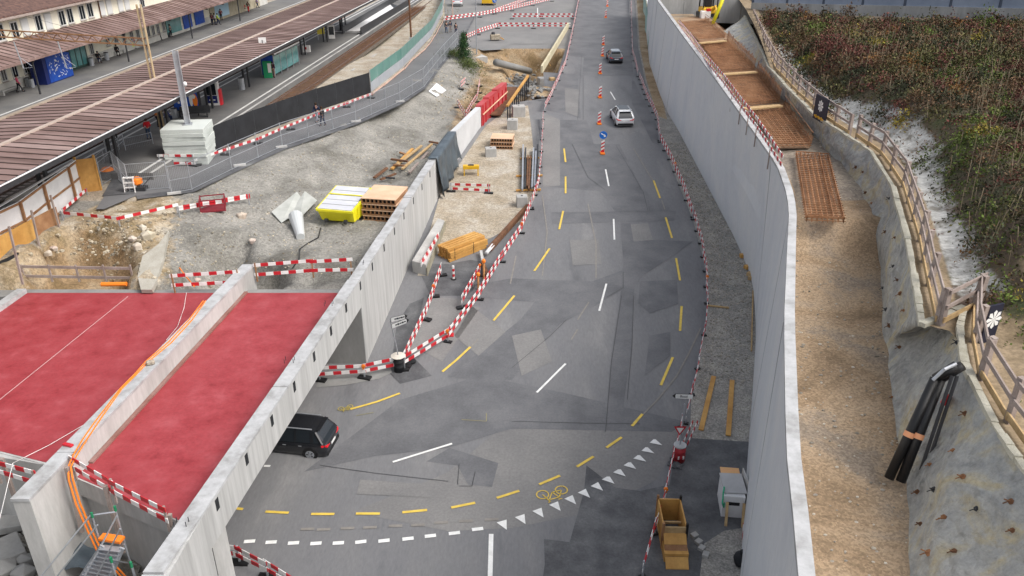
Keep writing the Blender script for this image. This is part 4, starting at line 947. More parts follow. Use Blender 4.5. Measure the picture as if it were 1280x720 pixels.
# ticket kiosk: white cabinet with dark screen and red side
def kiosk():
    p = U(268, 131, 7.0); T_ = thing('info_kiosk', 'white information column with dark blue screen, red side and red round top', 'kiosk', p, .12)
    mb = MB(); mb.box((0, 0, 1.25), (1.25, .7, 2.5)); mb.build('cabinet', white, T_, world=False, bevel=.04)
    mb = MB(); mb.box((-.05, -.37, 1.55), (.95, .03, 1.1)); mb.build('screen', glass, T_, world=False)
    mb = MB(); mb.box((-.05, -.37, .6), (1.0, .03, .7)); b = mb.build('panel', navy, T_, world=False)
    for k in range(2): mb = MB(); mb.box((-.2 + .35 * k, -.395, .55), (.22, .01, .1)); mb.build('mark', white_pt, b, world=False)
    mb = MB(); mb.prism([(.63, -.38), (.8, -.1), (.8, .4), (.63, .4)], 0, 1.5); mb.build('side_panel', red, T_, world=False)
    mb = MB(); mb.lathe((-.45, -.2, 2.5), [(.26, 0), (.3, .1), (.28, .3), (.1, .4)], 12); mb.build('round_top', flat('signal_red', (.75, .02, .01)), T_, world=False, smooth=True)
kiosk()
def billboard():
    p = U(237, 145, 7.0); T_ = thing('billboard', 'blue billboard with pale and orange shapes next to the steel mast', 'billboard', p, .3)
    for s_ in (-1, 1): mb = MB(); mb.box((s_ * .8, 0, .5), (.12, .12, 1.0)); mb.build('leg', steel_d, T_, world=False)
    mb = MB(); mb.box((0, 0, 1.45), (2.4, .16, 1.8)); mb.build('frame', steel_d, T_, world=False)
    mb = MB(); mb.box((-.1, -.09, 1.45), (2.1, .02, 1.65)); pr_ = mb.build('poster', blue, T_, world=False)
    for x, z, w_, h_, m in ((.35, 1.5, .3, 1.3, white_pt), (.7, 1.4, .45, 1.2, orange), (.6, 1.75, .35, .4, white_pt), (-.35, 1.75, .2, .25, white_pt), (-.7, 1.3, .22, .2, white_pt), (-.5, .9, .3, .1, white_pt)):
        mb = MB(); mb.lathe((x, -.11, z), [(.001, 0), (.001, .001)], 3); mb = MB()
        n = 10; mb.face([(x + w_ / 2 * math.cos(6.283 * k / n), -.104 - .002 * (m is white_pt), z + h_ / 2 * math.sin(6.283 * k / n)) for k in range(n)]); mb.build('printed_shape', m, pr_, world=False)
billboard()
p = U(245, 147, 7.0); T_ = thing('bench', 'dark slatted bench in front of the blue billboard', 'bench', p, .3)
mb = MB(); mb.box((0, 0, .45), (2.6, .55, .08)); mb.build('seat', steel_d, T_, world=False); mb = MB(); mb.box((0, .28, .75), (2.6, .06, .5)); mb.build('backrest', steel_d, T_, world=False)
for s_ in (-1, 1): mb = MB(); mb.box((s_ * 1.0, 0, .2), (.1, .5, .4)); mb.build('leg', steel_d, T_, world=False)
# red-framed map board
p = U(149, 186, 7.0); T_ = thing('map_board', 'red-framed dark blue notice board on a black post near the ramp', 'notice board', p, .35)
mb = MB(); mb.tube((0, 0, 0), (0, 0, 1.9), .07, 6); mb.build('post', steel_d, T_, world=False)
mb = MB(); mb.box((.1, 0, 2.2), (1.2, .14, 1.1)); mb.build('frame', flat('frame_pink_red', (.7, .05, .09)), T_, world=False)
mb = MB(); mb.box((.1, -.08, 2.2), (1.0, .02, .9)); b = mb.build('board', navy, T_, world=False)
for x, z, w_ in ((-.1, 2.4, .2), (.3, 2.45, .2), (.1, 2.05, .4)): mb = MB(); mb.box((x, -.1, z), (w_, .01, .1)); mb.build('mark', white_pt, b, world=False)
p = U(133, 190, 7); mb = MB(); mb.box((p.x - .3, p.y, 9.2), (1.0, .12, .7), .2); mb.tube((p.x, p.y, 7), (p.x, p.y, 8.9), .05); tag(mb.build('blank_sign', galv), 'back of a small pale grey sign left of the red-framed board', 'sign')
mb = MB(); p = U(24, 222, 7); mb.box((p.x, p.y, 8.4), (1.4, .1, .5), .2); mb.box((p.x, p.y - .06, 8.4), (1.1, .02, .35), .2, 1); mb.tube((p.x - .5, p.y, 6.4), (p.x - .5, p.y, 8.2), .05); tag(mb.build('low_sign', [red, navy]), 'low red and blue sign by the roof edge at the far left', 'sign')
# waiting shelter
p = U(352, 88, 7.0); T_ = thing('waiting_shelter', 'teal glass waiting shelter at the edge of the island roof', 'shelter', p, math.pi / 2 - K - .02)
for x in (-4, -2, 0, 2, 4):
    for y in (-.75, .75): mb = MB(); mb.box((x, y, 1.25), (.08, .08, 2.5)); mb.build('post', galv, T_, world=False)
for x in (-3, -1, 1, 3):
    for y in (-.75, .75): mb = MB(); mb.box((x, y, 1.3), (1.85, .03, 1.9)); mb.build('glass_panel', glass_t, T_, world=False)
mb = MB(); mb.box((0, 0, 2.55), (8.4, 1.9, .1)); mb.build('roof', roofm, T_, world=False)
mb = MB(); mb.box((0, -.97, 2.55), (8.4, .05, .16)); mb.build('edge_trim', white_pan, T_, world=False)
mb = MB(); mb.box((-4, 0, 1.3), (.05, 1.4, 2.1)); mb.build('end_panel', blue, T_, world=False)
p = U(336, 97, 7.0); T_ = thing('ticket_machine', 'green and white ticket machine beside the dark roof column', 'ticket machine', p, .1); mb = MB(); mb.box((0, 0, .9), (.9, .6, 1.8)); mb.build('cabinet', mk('machine_green', [(.02, .28, .12)], fine=0), T_, world=False, bevel=.03); mb = MB(); mb.box((.25, -.31, 1.1), (.35, .02, 1.0)); mb.build('screen', white, T_, world=False)
p = U(402, 50, 7.0); T_ = thing('timetable_board', 'yellow timetable board beside a dark column on the island platform', 'notice board', p, .3); mb = MB(); mb.box((0, 0, 1.6), (1.0, .1, 1.6)); mb.build('board', mk('board_yellow', [(.75, .62, .08)], fine=0), T_, world=False)
for s_ in (-.45, .45): mb = MB(); mb.tube((s_, 0, 0), (s_, 0, 2.3), .04); mb.build('leg', galv, T_, world=False)
p = U(415, 48, 7.0); T_ = thing('vending_machine', 'white vending cabinet right of the timetable board', 'vending machine', p, .2); mb = MB(); mb.box((0, 0, .9), (.9, .7, 1.8)); mb.build('cabinet', white, T_, world=False, bevel=.03); mb = MB(); mb.box((0, -.36, 1.1), (.7, .02, 1.1)); mb.build('front', glass, T_, world=False)
p = U(383, 68, 7.0); T_ = thing('help_point', 'white and red call box on a post by the shelter end', 'call box', p, 0); mb = MB(); mb.tube((0, 0, 0), (0, 0, 4.1), .04); mb.build('post', galv, T_, world=False); mb = MB(); mb.box((.1, 0, .7), (.9, .4, .8)); mb.build('cabinet', white, T_, world=False); mb = MB(); mb.box((0, -.21, .8), (.3, .02, .3)); mb.build('mark', red, T_, world=False)
p = U(426, 38, 7.0); T_ = thing('clearance_post', 'dark post with bright red cap at the head of the ramp', 'post', p, 0); mb = MB(); mb.box((0, 0, .8), (.25, .25, 1.6)); mb.build('post', steel_d, T_, world=False); mb = MB(); mb.lathe((0, 0, 1.6), [(.28, 0), (.28, .35), (.1, .5)], 8); mb.build('cap', flat('cap_red', (.8, .04, .03)), T_, world=False)
# ramp with white wall
T_ = thing('platform_ramp', 'white-walled ramp descending between dark parapets on the island platform', 'ramp', U(470, 30, 7.0))
def p7(px, py, z=7.0): return U(px, py, z)
mb = MB(); mb.face([p7(430, 39, 7.03), p7(451, 39, 7.03), p7(500, 8, 7.03), p7(488, 4, 7.03)][::-1]); mb.build('floor', steel_d, T_)
for a_, b_, m in (((428, 38), (505, -8), galv), ((451, 39), (512, 2), galv)):
    mb = MB(); mb.beam(p7(*a_, 7.5), p7(*b_, 7.5), .12, 1.0); mb.build('parapet', steel_d, T_)
mb = MB(); mb.face([p7(432, 39, 7.06), p7(449, 39, 7.06), p7(492, 10, 7.06), p7(487, 5, 7.06)][::-1]); mb.build('steps', white_pan, T_)
mb = MB(); mb.beam(p7(415, 39, 7.1), p7(451, 41, 7.1), .12, .1); mb.build('kerb', white_pan, T_)
# catenary mast, gantry
c = U(191, 98, ZR + .3)
mt = thing('catenary_mast', 'tan steel catenary mast rising through the platform roof', 'mast', (c.x, c.y, 7))
mb = MB()
for dx in (-.16, .16): mb.box((c.x + dx, c.y, 12.2), (.07, .24, 10.4))
mb.build('post', mk('mast_tan', [(.42, .3, .16), (.5, .4, .26)], 2, .7, fine=.15), mt)
z = 11.8
while z < 17: mb = MB(); mb.beam((c.x - .14, c.y, z), (c.x + .14, c.y, z + .35), .04, .04); mb.build('lacing_bar', wood_g, mt); z += .7
g0 = onplane(183, 57, Y=c.y); ga = Vector((c.x, c.y, g0.z)); gb = U(-60, 47, ga.z + .2)
gt = thing('gantry_beam', 'rusty lattice gantry beam spanning the tracks from the tan mast', 'gantry', ga)
mb = MB()
for dz in (0, .55): mb.beam(ga + Vector((0, 0, dz)), gb + Vector((0, 0, dz + .3)), .1, .1)
mb.build('chords', wood_b, gt)
mb = MB(); n = 34
for k in range(n):
    a_ = ga.lerp(gb, k / n); b_ = ga.lerp(gb, (k + 1) / n); a_.z += .3 * k / n; b_.z += .3 * (k + 1) / n
    mb.beam(a_ + Vector((0, 0, .55 * (k % 2))), b_ + Vector((0, 0, .55 * (1 - k % 2))), .05, .05)
mb.build('lattice', wood_b, gt)
for px in (17, 72):
    q = U(px, 52, ga.z); mb = MB(); mb.tube(q, q + Vector((.25, 0, -2.2)), .05); mb.tube(q + Vector((.25, 0, -2.2)), q + Vector((1.0, 0, -2.1)), .02); mb.tube(q + Vector((.1, 0, -1.2)), q + Vector((1.0, 0, -2.0)), .02); mb.build('dropper', galv, gt)
mb = MB()
for a_, b_ in (((0, 12), (183, 60)), ((183, 60), (330, 12))): mb.tube(U(*a_, ga.z - .5), U(*b_, ga.z - .5), .015, 4)
tag(mb.build('overhead_wire', steel_d), 'thin overhead wire meeting the tan mast', 'wire')
# new steel mast on stacked slabs
p = U(231, 207, 6.48)
sl_ = thing('slab_stack', 'stack of pale square concrete slabs carrying the new steel mast', 'slab stack', p)
cz = p.z; rr = .12
for k in range(9):
    mb = MB(); h = .3; mb.box((p.x + random.uniform(-.06, .06), p.y + 1.6 + random.uniform(-.06, .06), cz + h / 2 + k * (h + .01)), (3.15, 3.1, h), rr + random.uniform(-.03, .03)); mb.build('slab', mk('slab_pale%d' % (k % 3), [(.42 + .05 * (k % 3), .45 + .05 * (k % 3), .42 + .05 * (k % 3)), (.54, .57, .54)], 1, .8, fine=.1), sl_, bevel=.02)
top = cz + 9 * .31; mq = Vector((p.x + .1, p.y + 1.7, top))
T_ = thing('steel_mast', 'new galvanised H-section mast standing on the stacked slabs', 'mast', mq)
mb = MB(); mb.box((mq.x - .18, mq.y, top + 2.75), (.04, .42, 5.5), .3); mb.box((mq.x + .18, mq.y + .11, top + 2.75), (.04, .42, 5.5), .3); mb.box((mq.x, mq.y + .05, top + 2.75), (.34, .04, 5.5), .3); mb.build('column', galv, T_)
mb = MB(); mb.box((mq.x, mq.y, top + .03), (.7, .7, .05), .3); mb.build('base_plate', galv, T_)
mb = MB(); mb.lathe((mq.x + .35, mq.y, top + 2.9), [(.05, 0), (.14, .1), (.14, .25), (.05, .35)], 8); mb.build('fitting', white_pan, T_)
# brown mast and lamp post
p = pth(514, 49); T_ = thing('timber_pole', 'slim brown pole behind the green fence', 'pole', p); mb = MB(); mb.tube(p, p + Vector((0, 0, 13)), .16, 8, r2=.11); mb.build('shaft', rust_or, T_)
mb = MB(); mb.box(p + Vector((0, 0, .1)), (.6, .6, .4)); mb.build('footing', conc, T_)
p = onf(596, 73, lambda x, y: rz(y)); T_ = thing('lamp_post', 'tall grey pole with a triangular concrete foot beside the bush', 'pole', p); mb = MB(); mb.tube(p, p + Vector((0, 0, 12)), .09, 8, r2=.06); mb.build('shaft', galv, T_)
mb = MB(); mb.prism([(p.x - .3, p.y - 1.2), (p.x + 1.5, p.y - 1.0), (p.x + .5, p.y + 1.6), (p.x + .1, p.y + 1.6)], p.z - .4, p.z + .35); mb.build('footing', conc, T_)
p = pth(566, 24); T_ = thing('site_pole', 'slim pink-white pole at the end of the green fence', 'pole', p); mb = MB(); mb.tube(p, p + Vector((0, 0, 9)), .1, 8); mb.build('shaft', mk('pole_pink', [(.5, .36, .3)], fine=0), T_)
# ================================================================= FENCES on the left
def panel_fence(name, label, pix, h, m, fz, cat='fence', fine=None, gap=0, post=None, every=2.6, toprail=True, group=None):
    pts = [onf(x, y, fz) for x, y in pix]; T_ = thing(name, label, cat, pts[0], group=group); Q = [pts[0]]
    for a, b in zip(pts, pts[1:]):
        n = max(1, round((b - a).length / every))
        for k in range(1, n + 1): Q.append(a.lerp(b, k / n))
    for a, b in zip(Q, Q[1:]):
        up = Vector((0, 0, 1)); mb = MB()
        if m: 
            mb.beam(a + up * (h / 2 + gap / 2), b + up * (h / 2 + gap / 2), .03, h - gap); mb.build('panel', m, T_)
        if fine:
            L = (b - a).length; n = int(L / fine); mb = MB()
            for k in range(n + 1): q = a.lerp(b, k / n); mb.beam(q + up * .1, q + up * h, .007, .007)
            for z in (.1, h * .5, h): mb.beam(a + up * z, b + up * z, .035, .035)
            mb.build('mesh_panel', galv, T_)
    for a in Q:
        mb = MB(); mb.tube(a, a + Vector((0, 0, h + .05)), .035, 6); mb.build('post', post or galv, T_)
    return T_
tealf = mk('fence_teal', [(.08, .2, .17), (.14, .28, .24)], scale=.5, rough=.3, fine=.1)
greyf = mk('fence_lower', [(.3, .32, .35), (.36, .38, .4)], .6, .7, fine=.08)
levf = lambda x, y: lev(y)
T_ = panel_fence('screen_fence', 'black fabric screen fence behind the striped kerb of the footpath', [(243, 202), (320, 168), (398, 138), (463, 116)], 2.1, black_m, levf, every=3.2, post=steel_d)
panel_fence('noise_fence', 'green and grey panel fence between the track field and the footpath', [(464, 115), (503, 84), (540, 44), (553, 18), (556, -6)], 2.3, None, levf, every=2.7)
nf = bpy.data.objects['noise_fence']; pts = [onf(x, y, levf) for x, y in [(464, 115), (503, 84), (540, 44), (553, 18), (556, -6)]]
for a, b in zip(pts, pts[1:]):
    n = max(1, round((b - a).length / 2.7))
    for k in range(n):
        p, q = a.lerp(b, k / n), a.lerp(b, (k + 1) / n)
        for z, h, m in ((1.65, 1.2, tealf), (.5, 1.0, greyf)): mb = MB(); mb.beam(p + Vector((0, 0, z)), q + Vector((0, 0, z)), .04, h); mb.build('panel', m, nf)
barrier('pink and tan plank kerb along the foot of the green fence', [(466, 120), (506, 88), (544, 46), (556, 24)], fz=levf, hs=(.25,), every=4, foot=False, post=wood_b, group=None, name='kerb_rail')
for o in bpy.data.objects['kerb_rail'].children:
    if o.name.startswith('board'): o.data.materials.clear(); o.data.materials.append(mk('plank_pink', [(.5, .33, .26), (.6, .42, .34)], 1, .8, fine=.1))
T_ = panel_fence('mesh_fence', 'wire mesh site fence along the mound side of the footpath', [(215, 243), (240, 238), (290, 213), (353, 184), (445, 153), (500, 128), (530, 109), (556, 75), (572, 56)], 2.0, None, levf, fine=.11, every=3.4)
for px, py in ((218, 243), (352, 185), (300, 208), (445, 153), (500, 128)):
    q = pth(px, py); mb = MB(); mb.box(q + Vector((0, 0, .1)), (.9, .28, .16), .4); mb.build('foot', conc, T_)
panel_fence('mesh_fence', 'wire mesh fence across the old ramp beside the hoarding door', [(128, 232), (145, 222), (163, 240), (212, 236)], 2.0, None, levf, fine=.12, every=2.2)
panel_fence('railing', 'light grey slanting railing at the platform ramp', [(122, 214), (150, 190), (156, 184)], 1.1, None, lambda x, y: 6.8, fine=.16, every=2)
panel_fence('railing', 'light grey railing panel in front of the red-jacketed person', [(158, 191), (192, 183)], 1.15, None, lambda x, y: 6.8, fine=.14, every=2)
sheet('ramp_asphalt', [pth(*p) for p in ((150, 192), (190, 188), (172, 205), (168, 243), (128, 246), (140, 225), (122, 222))], asph_n, .06, fz=levf)
# white hoarding with brown frames + yellow plywood
def hp(px, py, z=6.3): return U(px, py, z)
hd = thing('site_hoarding', 'white panelled timber hoarding with brown framing beside the station', 'hoarding', hp(60, 270))
base = [(-60, 374), (0, 337), (31, 318), (60, 300), (90, 276), (103, 262)]
base = [(-40, 345), (2, 318), (36, 300), (64, 276), (94, 252), (104, 243)]
HH = 2.45
for a_, b_ in zip(base, base[1:]):
    a, b = hp(*a_), hp(*b_); up = Vector((0, 0, 1)); n_ = (b - a).cross(up).normalized()
    for z0, z1 in ((.15, HH * .5 - .05), (HH * .5 + .05, HH)):
        mb = MB(); mb.beam(a + up * (z0 + z1) / 2, b + up * (z0 + z1) / 2, .03, z1 - z0); mb.build('panel', white_pan, hd)
    for z in (.1, HH * .5, HH - .1): mb = MB(); mb.beam(a + n_ * .06 + up * z, b + n_ * .06 + up * z, .07, .12); mb.build('rail', wood_b, hd)
    mb = MB(); mb.beam(a + n_ * .12, a + n_ * .12 + up * HH, .14, .14); mb.build('post', wood_b, hd)
mb = MB(); mb.beam(hp(-40, 345) + Vector((0, 0, HH + .03)), hp(104, 243) + Vector((0, 0, HH + .03)), .16, .05); mb.build('capping', white_pan, hd)
T_ = thing('hoarding_door', 'open yellow plywood door at the end of the white hoarding', 'door', hp(104, 243)); a, b = hp(104, 243), hp(127, 240)
mb = MB(); mb.beam(a + Vector((0, 0, 1.25)), b + Vector((0, 0, 1.25)), .05, 2.5); mb.build('leaf', wood_y, T_)
for q in (a, b): mb = MB(); mb.beam(q, q + Vector((0, 0, 2.7)), .13, .13); mb.build('post', wood_y, T_)
mb = MB(); q = hp(92, 246); mb.hexa([q + Vector(v) for v in ((-.5, 0, 0), (-.3, .2, 0), (-.28, .2, 0), (-.48, 0, 0), (-.9, .3, 1.2), (-.7, .5, 1.2), (-.68, .5, 1.2), (-.88, .3, 1.2))]); 
q = hp(97, 250); mb = MB(); mb.beam(q, q + Vector((-.6, .5, 1.5)), .6, .04); tag(mb.build('loose_panel', white_pan), 'white board leaning against the hoarding near the door', 'board')
# yellow shuttering boards along deck-side
yb = thing('plywood_barrier', 'yellow plywood shuttering boards on slanting posts beside the rubble pit', 'barrier', U(40, 330, 5.6))
def bp(px, py): return U(px, py, 5.9)
for (x0, y0), (x1, y1), m in (((-30, 352), (20, 323), wood_y), ((20, 323), (49, 306), wood_y), ((49, 306), (78, 290), wood_b)):
    a, b = bp(x0, y0), bp(x1, y1); mb = MB(); mb.beam(a + Vector((0, 0, .85)), b + Vector((0, 0, .85)), .04, 1.7); mb.build('board', m, yb)
a, b = bp(49, 306), bp(78, 290); mb = MB(); mb.beam(a + Vector((-.03, -.05, 1.15)), b + Vector((-.03, -.05, 1.15)), .04, 1.1); mb.build('board', mk('ply_pale', [(.55, .4, .24), (.62, .47, .3)], 1, .8, fine=.1), yb)
for (x0, y0), (x1, y1) in (((11, 283), (30, 354)), ((39, 263), (51, 310)), ((63, 244), (78, 293))):
    b = bp(x1, y1) + Vector((0, -.12, 0)); a = onplane(x0, y0, Y=b.y); mb = MB(); mb.beam(b, a, .1, .1); mb.build('post', wood_g, yb)
mb = MB(); a, b = hp(-40, 376, 5.3), hp(30, 340, 5.3)
fb = thing('slatted_board', 'black board with pale timber slats at the far left of the red deck', 'board', b)
mb.beam(a + Vector((0, 0, .6)), b + Vector((0, 0, .6)), .05, 1.3); mb.build('board', black_m, fb)
for z in (.15, .55, .95): mb = MB(); mb.beam(a + Vector((.05, -.05, z)), b + Vector((.05, -.05, z)), .05, .12); mb.build('slat', wood_g, fb)
# timber rail at the pit
a, b = hp(32, 352, 5.2), hp(167, 352, 5.2); T_ = thing('timber_railing', 'weathered timber railing along the rubble pit at the deck edge', 'railing', a)
for z in (.35, .95): mb = MB(); mb.beam(a + Vector((0, 0, z)), b + Vector((0, 0, z - .12)), .06, .16); mb.build('rail', wood_g, T_)
for k in range(5): q = a.lerp(b, k / 4); mb = MB(); mb.beam(q, q + Vector((0, 0, 1.05)), .09, .09); mb.build('post', wood_g, T_)
q = hp(143, 358, 5.2); mb = MB(); mb.tube(q + Vector((-.7, 0, .13)), q + Vector((.7, .05, .13)), .13, 8); tag(mb.build('orange_pipe', orange), 'short orange pipe lying at the edge of the left red deck', 'pipe')
# broken concrete slab and rubble stones
mb = MB(); ps = [U(*p, 5.5 + (362 - p[1]) / 74 * 1.25) for p in ((172, 345), (178, 320), (198, 305), (211, 288), (205, 320), (196, 350), (190, 362), (176, 362))]
mb.face(ps[::-1]); o = mb.build('broken_concrete', mk('old_concrete', [(.33, .31, .26), (.42, .4, .35)], 1, .9, fine=.2, bump=.4)); o.modifiers.new('t', 'SOLIDIFY').thickness = .25; tag(o, 'thin leaning slab of old pale concrete at the rubble bank', 'slab')
mb = MB(); mb.hose([U(200, 300, 5.6), U(212, 318, 5.1), U(232, 345, 5.4), U(243, 358, 5.6)], .04, 6); tag(mb.build('orange_hose', orange), 'orange hose lying between the rubble and the deck edge', 'hose')
# stones
mb = MB(); kk = 0
for _ in range(600):
    px, py = random.gauss(150, 42), random.gauss(300, 22)
    if not (20 < px < 300 and 262 < py < 352): continue
    q = T(px, py); 
    if q.y < 40.4: continue
    mb.rock(q, random.choice((.04, .05, .07, .09, .15)) * random.uniform(.8, 1.2))
for _ in range(1500):
    px, py = random.uniform(200, 545), random.uniform(140, 345); q = T(px, py)
    if q.x > xe(q.y) - .8 or q.y < 40.5 or q.x < pe(q.y) + .6: continue
    mb.rock(q, random.uniform(.03, .09))
for _ in range(700):
    px, py = random.uniform(540, 700), random.uniform(60, 150); q = T(px, py)
    if q.x > xe(q.y) - .5: continue
    mb.rock(q, random.uniform(.05, .14))
o = mb.build('rubble', mk('stones', [(.26, .22, .15), (.4, .36, .29)], 1.5, .95, fine=.2, island=.4)); tag(o, 'loose stones scattered over the mound and the rubble bank', kind='stuff')
for i, (px, py, r) in enumerate([(185, 297, .5), (172, 310, .4), (166, 300, .3), (178, 286, .32), (61, 318, .32), (68, 312, .3), (92, 300, .25), (302, 272, .45), (316, 303, .35), (195, 320, .3), (262, 357, .35), (247, 352, .28)]):
    q = T(px, py, r * .3); mb = MB(); mb.rock(q, r); o = mb.build('boulder', mk('boulder%d' % (i % 3), [(.45, .4 - .03 * (i % 3), .3), (.56, .52, .44)], 1, .95, fine=.15), smooth=False, bevel=.05); tag(o, ['biggest pale boulder beside the leaning slab of old concrete', 'pale boulder left of the leaning slab', 'smaller boulder at the left end of the stone line', 'boulder at the top of the leaning slab', 'white stone at the left of the rubble by the plywood boards', 'white stone just above the pit by the plywood boards', 'small tan stone above the pit', 'tan boulder under the dark red crate', 'single tan stone at the hollow right of the pit', 'stone right of the leaning slab', 'stone at the deck edge below the striped planks', 'small stone by the orange hose'][i], 'boulder', 'large stones in the rubble')
# ================================================================= RIGHT SIDE OBJECTS
# timber railing along the sprayed wall
def railing(label, pix, z=ZT, h=1.25, every=2.2, off=(.45, 0)):
    pts = [U(x, y, z) + Vector((off[0], off[1], 0)) for x, y in pix]; T_ = thing('timber_railing', label, 'railing', pts[0], group='timber railings on the sprayed wall'); Q = [pts[0]]
    for a, b in zip(pts, pts[1:]):
        n = max(1, round((b - a).length / every)); Q += [a.lerp(b, k / n) for k in range(1, n + 1)]
    for a, b in zip(Q, Q[1:]):
        for zz, hh in ((1.2, .14), (.68, .14), (.15, .2)):
            mb = MB(); e = (b - a).normalized() * .1; n_ = (b - a).cross(Vector((0, 0, 1))).normalized() * .08; j = random.uniform(-.03, .03)
            mb.beam(a - e + n_ + Vector((0, 0, zz + j)), b + e + n_ + Vector((0, 0, zz - j)), .05, hh); mb.build('rail', wood_g if zz > .3 else wood, T_)
    for a in Q: mb = MB(); lean = Vector((random.uniform(-.05, .05), random.uniform(-.05, .05), h + random.uniform(-.05, .12))); mb.beam(a + Vector((0, 0, -.2)), a + lean, .17, .17, side=(1, .3, 0)); mb.build('post', wood_g, T_)
    return T_
railing('weathered timber railing along the far end of the sprayed wall up to the black banner', [(936, 26), (950, 60), (964, 88), (990, 117), (1020, 146), (1052, 168)])
railing('weathered timber railing beside the pale chalk slope above the sprayed wall', [(1062, 172), (1092, 193), (1118, 232), (1137, 300), (1146, 355), (1155, 402)])
railing('short leaning timber railing across the notch in the sprayed wall', [(1160, 404), (1202, 382)])
railing('near timber railing on the right with the second black banner', [(1203, 388), (1200, 425), (1207, 468)])
railing('nearest timber railing at the right edge of the photo', [(1209, 472), (1240, 525), (1285, 590), (1330, 650)])
def banner(label, a, b, h0, h1, text=True):
    T_ = thing('banner', label, 'banner', a, group='black banners on the railing'); d = (b - a).normalized(); n_ = d.cross(Vector((0, 0, 1))).normalized() * .1
    up = Vector((0, 0, 1)); L = (b - a).length
    mb = MB(); mb.beam(a + n_ + up * (h0 + h1) / 2, b + n_ + up * (h0 + h1) / 2, .03, h1 - h0); mb.beam(a + n_ * .6 + up * (h0 + h1) / 2, b + n_ * .6 + up * (h0 + h1) / 2, .02, h1 - h0); mb.build('cloth', mk('banner_black', [(.012, .013, .03)], rough=.6, fine=0), T_)
    c = a.lerp(b, .5) + n_ * 1.25 + up * (h0 + (h1 - h0) * .62); mb = MB()
    for k in range(8):
        t0 = 6.283 * k / 8; R_ = (h1 - h0) * .25
        mb.face([c, c + d * R_ * .8 * math.cos(t0 - .3) + up * R_ * .8 * math.sin(t0 - .3), c + d * R_ * math.cos(t0) + up * R_ * math.sin(t0), c + d * R_ * .8 * math.cos(t0 + .3) + up * R_ * .8 * math.sin(t0 + .3)])
    mb.build('flower_emblem', white_pt, T_)
    if text:
        q = a + n_ * 1.3 + up * (h0 + .22)
        for k in range(7): mb = MB(); mb.beam(q + d * (L * (.12 + .11 * k)), q + d * (L * (.12 + .11 * k + .07)), .01, .12 + .08 * (k % 2)); mb.build('lettering_mark', mk('banner_gold', [(.75, .42, .03)], fine=0), T_)
p = U(1012, 143, ZT) + Vector((.25, -.2, 0)); q = U(1027, 152, ZT) + Vector((.25, -.2, 0))
banner('black banner with white flower emblem and gold lettering between two railing posts', p, q, -.15, 1.4)
p = HL(1221, 428); q = HL(1238, 424); q.z = p.z; banner('black banner with white flower emblem at the near corner of the railing', p, q, .0, 1.35, False)
# black pipes hanging over the edge with a scaffold pole
T_ = thing('pipe_bundle', 'bundle of thick black pipes strapped together leaning over the sprayed wall edge', 'pipes', U(1115, 600, 9.2))
for dx, ext in ((-.12, 0), (.17, .15)):
    mb = MB(); a = U(1116, 598, 9.25) + Vector((dx, -ext, 0)); b = U(1172, 473, 12.2) + Vector((dx * .6, 0, 0)); c = U(1200, 458, 12.75) + Vector((dx * .6, .05, 0))
    mb.hose([a, b, c], .145, 12); mb.build('pipe', blackp, T_, smooth=True)
mb = MB(); mb.hose([U(1166, 475, 12.4), U(1180, 462, 12.75), U(1195, 455, 12.85)], .05, 8); mb.build('grey_hose', galv, T_)
mb = MB()
for dx, ext in ((-.12, 0), (.17, .15)): a = U(1116, 598, 9.25) + Vector((dx, -ext, 0)); b = U(1172, 473, 12.2) + Vector((dx * .6, 0, 0)); mb.tube(a.lerp(b, .42), a.lerp(b, .47), .16, 12)
mb.build('strap', mk('strap_orange', [(.75, .35, .18)], fine=0), T_)
T_ = thing('scaffold_poles', 'dark steel poles with a red band beside the black pipes', 'poles', U(1145, 595, 9.2))
for dx in (0, .15): mb = MB(); mb.tube(U(1133, 604, 9.2) + Vector((dx + .3, 0, 0)), U(1190, 470, 12.5) + Vector((dx, 0, 0)), .05, 6); mb.build('pole', steel_d, T_)
mb = MB(); a = U(1179, 505, 11.3); mb.tube(a, a + Vector((.12, .02, .3)), .1, 8); mb.build('band', red, T_)
# far concrete cross wall, machine, yellow pipe
mb = MB(); a, b = U(815, 14, 11.3), U(990, 3, 11.3); T_ = thing('cross_wall', 'pale concrete cross wall with vertical joints closing the far end of the fill', 'wall', a)
a = Vector((19.5, 114, 11)); b = Vector((41, 108, 11))
for k in range(6): p, q = a.lerp(b, k / 6), a.lerp(b, (k + .985) / 6); mb = MB(); mb.beam(p + Vector((0, 0, 3)), q + Vector((0, 0, 3)), .5, 8); mb.build('wall_panel', conc, T_)
p = onf(884, 22, FZ); T_ = thing('small_excavator', 'small yellow machine with open black cab frame at the far end of the fill', 'excavator', p, .1)
for s_ in (-.9, .9): mb = MB(); mb.box((s_, 0, .35), (.5, 2.6, .7)); mb.build('crawler_track', steel_d, T_, world=False, bevel=.1)
mb = MB(); mb.box((0, 0, .95), (1.9, 2.1, .7)); mb.build('body', mach_y, T_, world=False, bevel=.08)
for x in (-.9, .9):
    for y in (-.8, .8): mb = MB(); mb.box((x, y, 2.3), (.14, .14, 2.2)); mb.build('cab_post', black_m, T_, world=False)
mb = MB(); mb.box((0, 0, 3.45), (2.1, 1.9, .14)); mb.build('cab_roof', black_m, T_, world=False)
mb = MB(); mb.box((0, .2, 1.75), (.8, .7, .8)); mb.build('seat', black_m, T_, world=False)
mb = MB(); mb.beam((.3, -1, 1.1), (.3, -1.9, 1.6), .2, .25); mb.beam((.3, -1.9, 1.6), (.3, -2.5, .6), .16, .2); mb.build('boom', mach_y, T_, world=False)
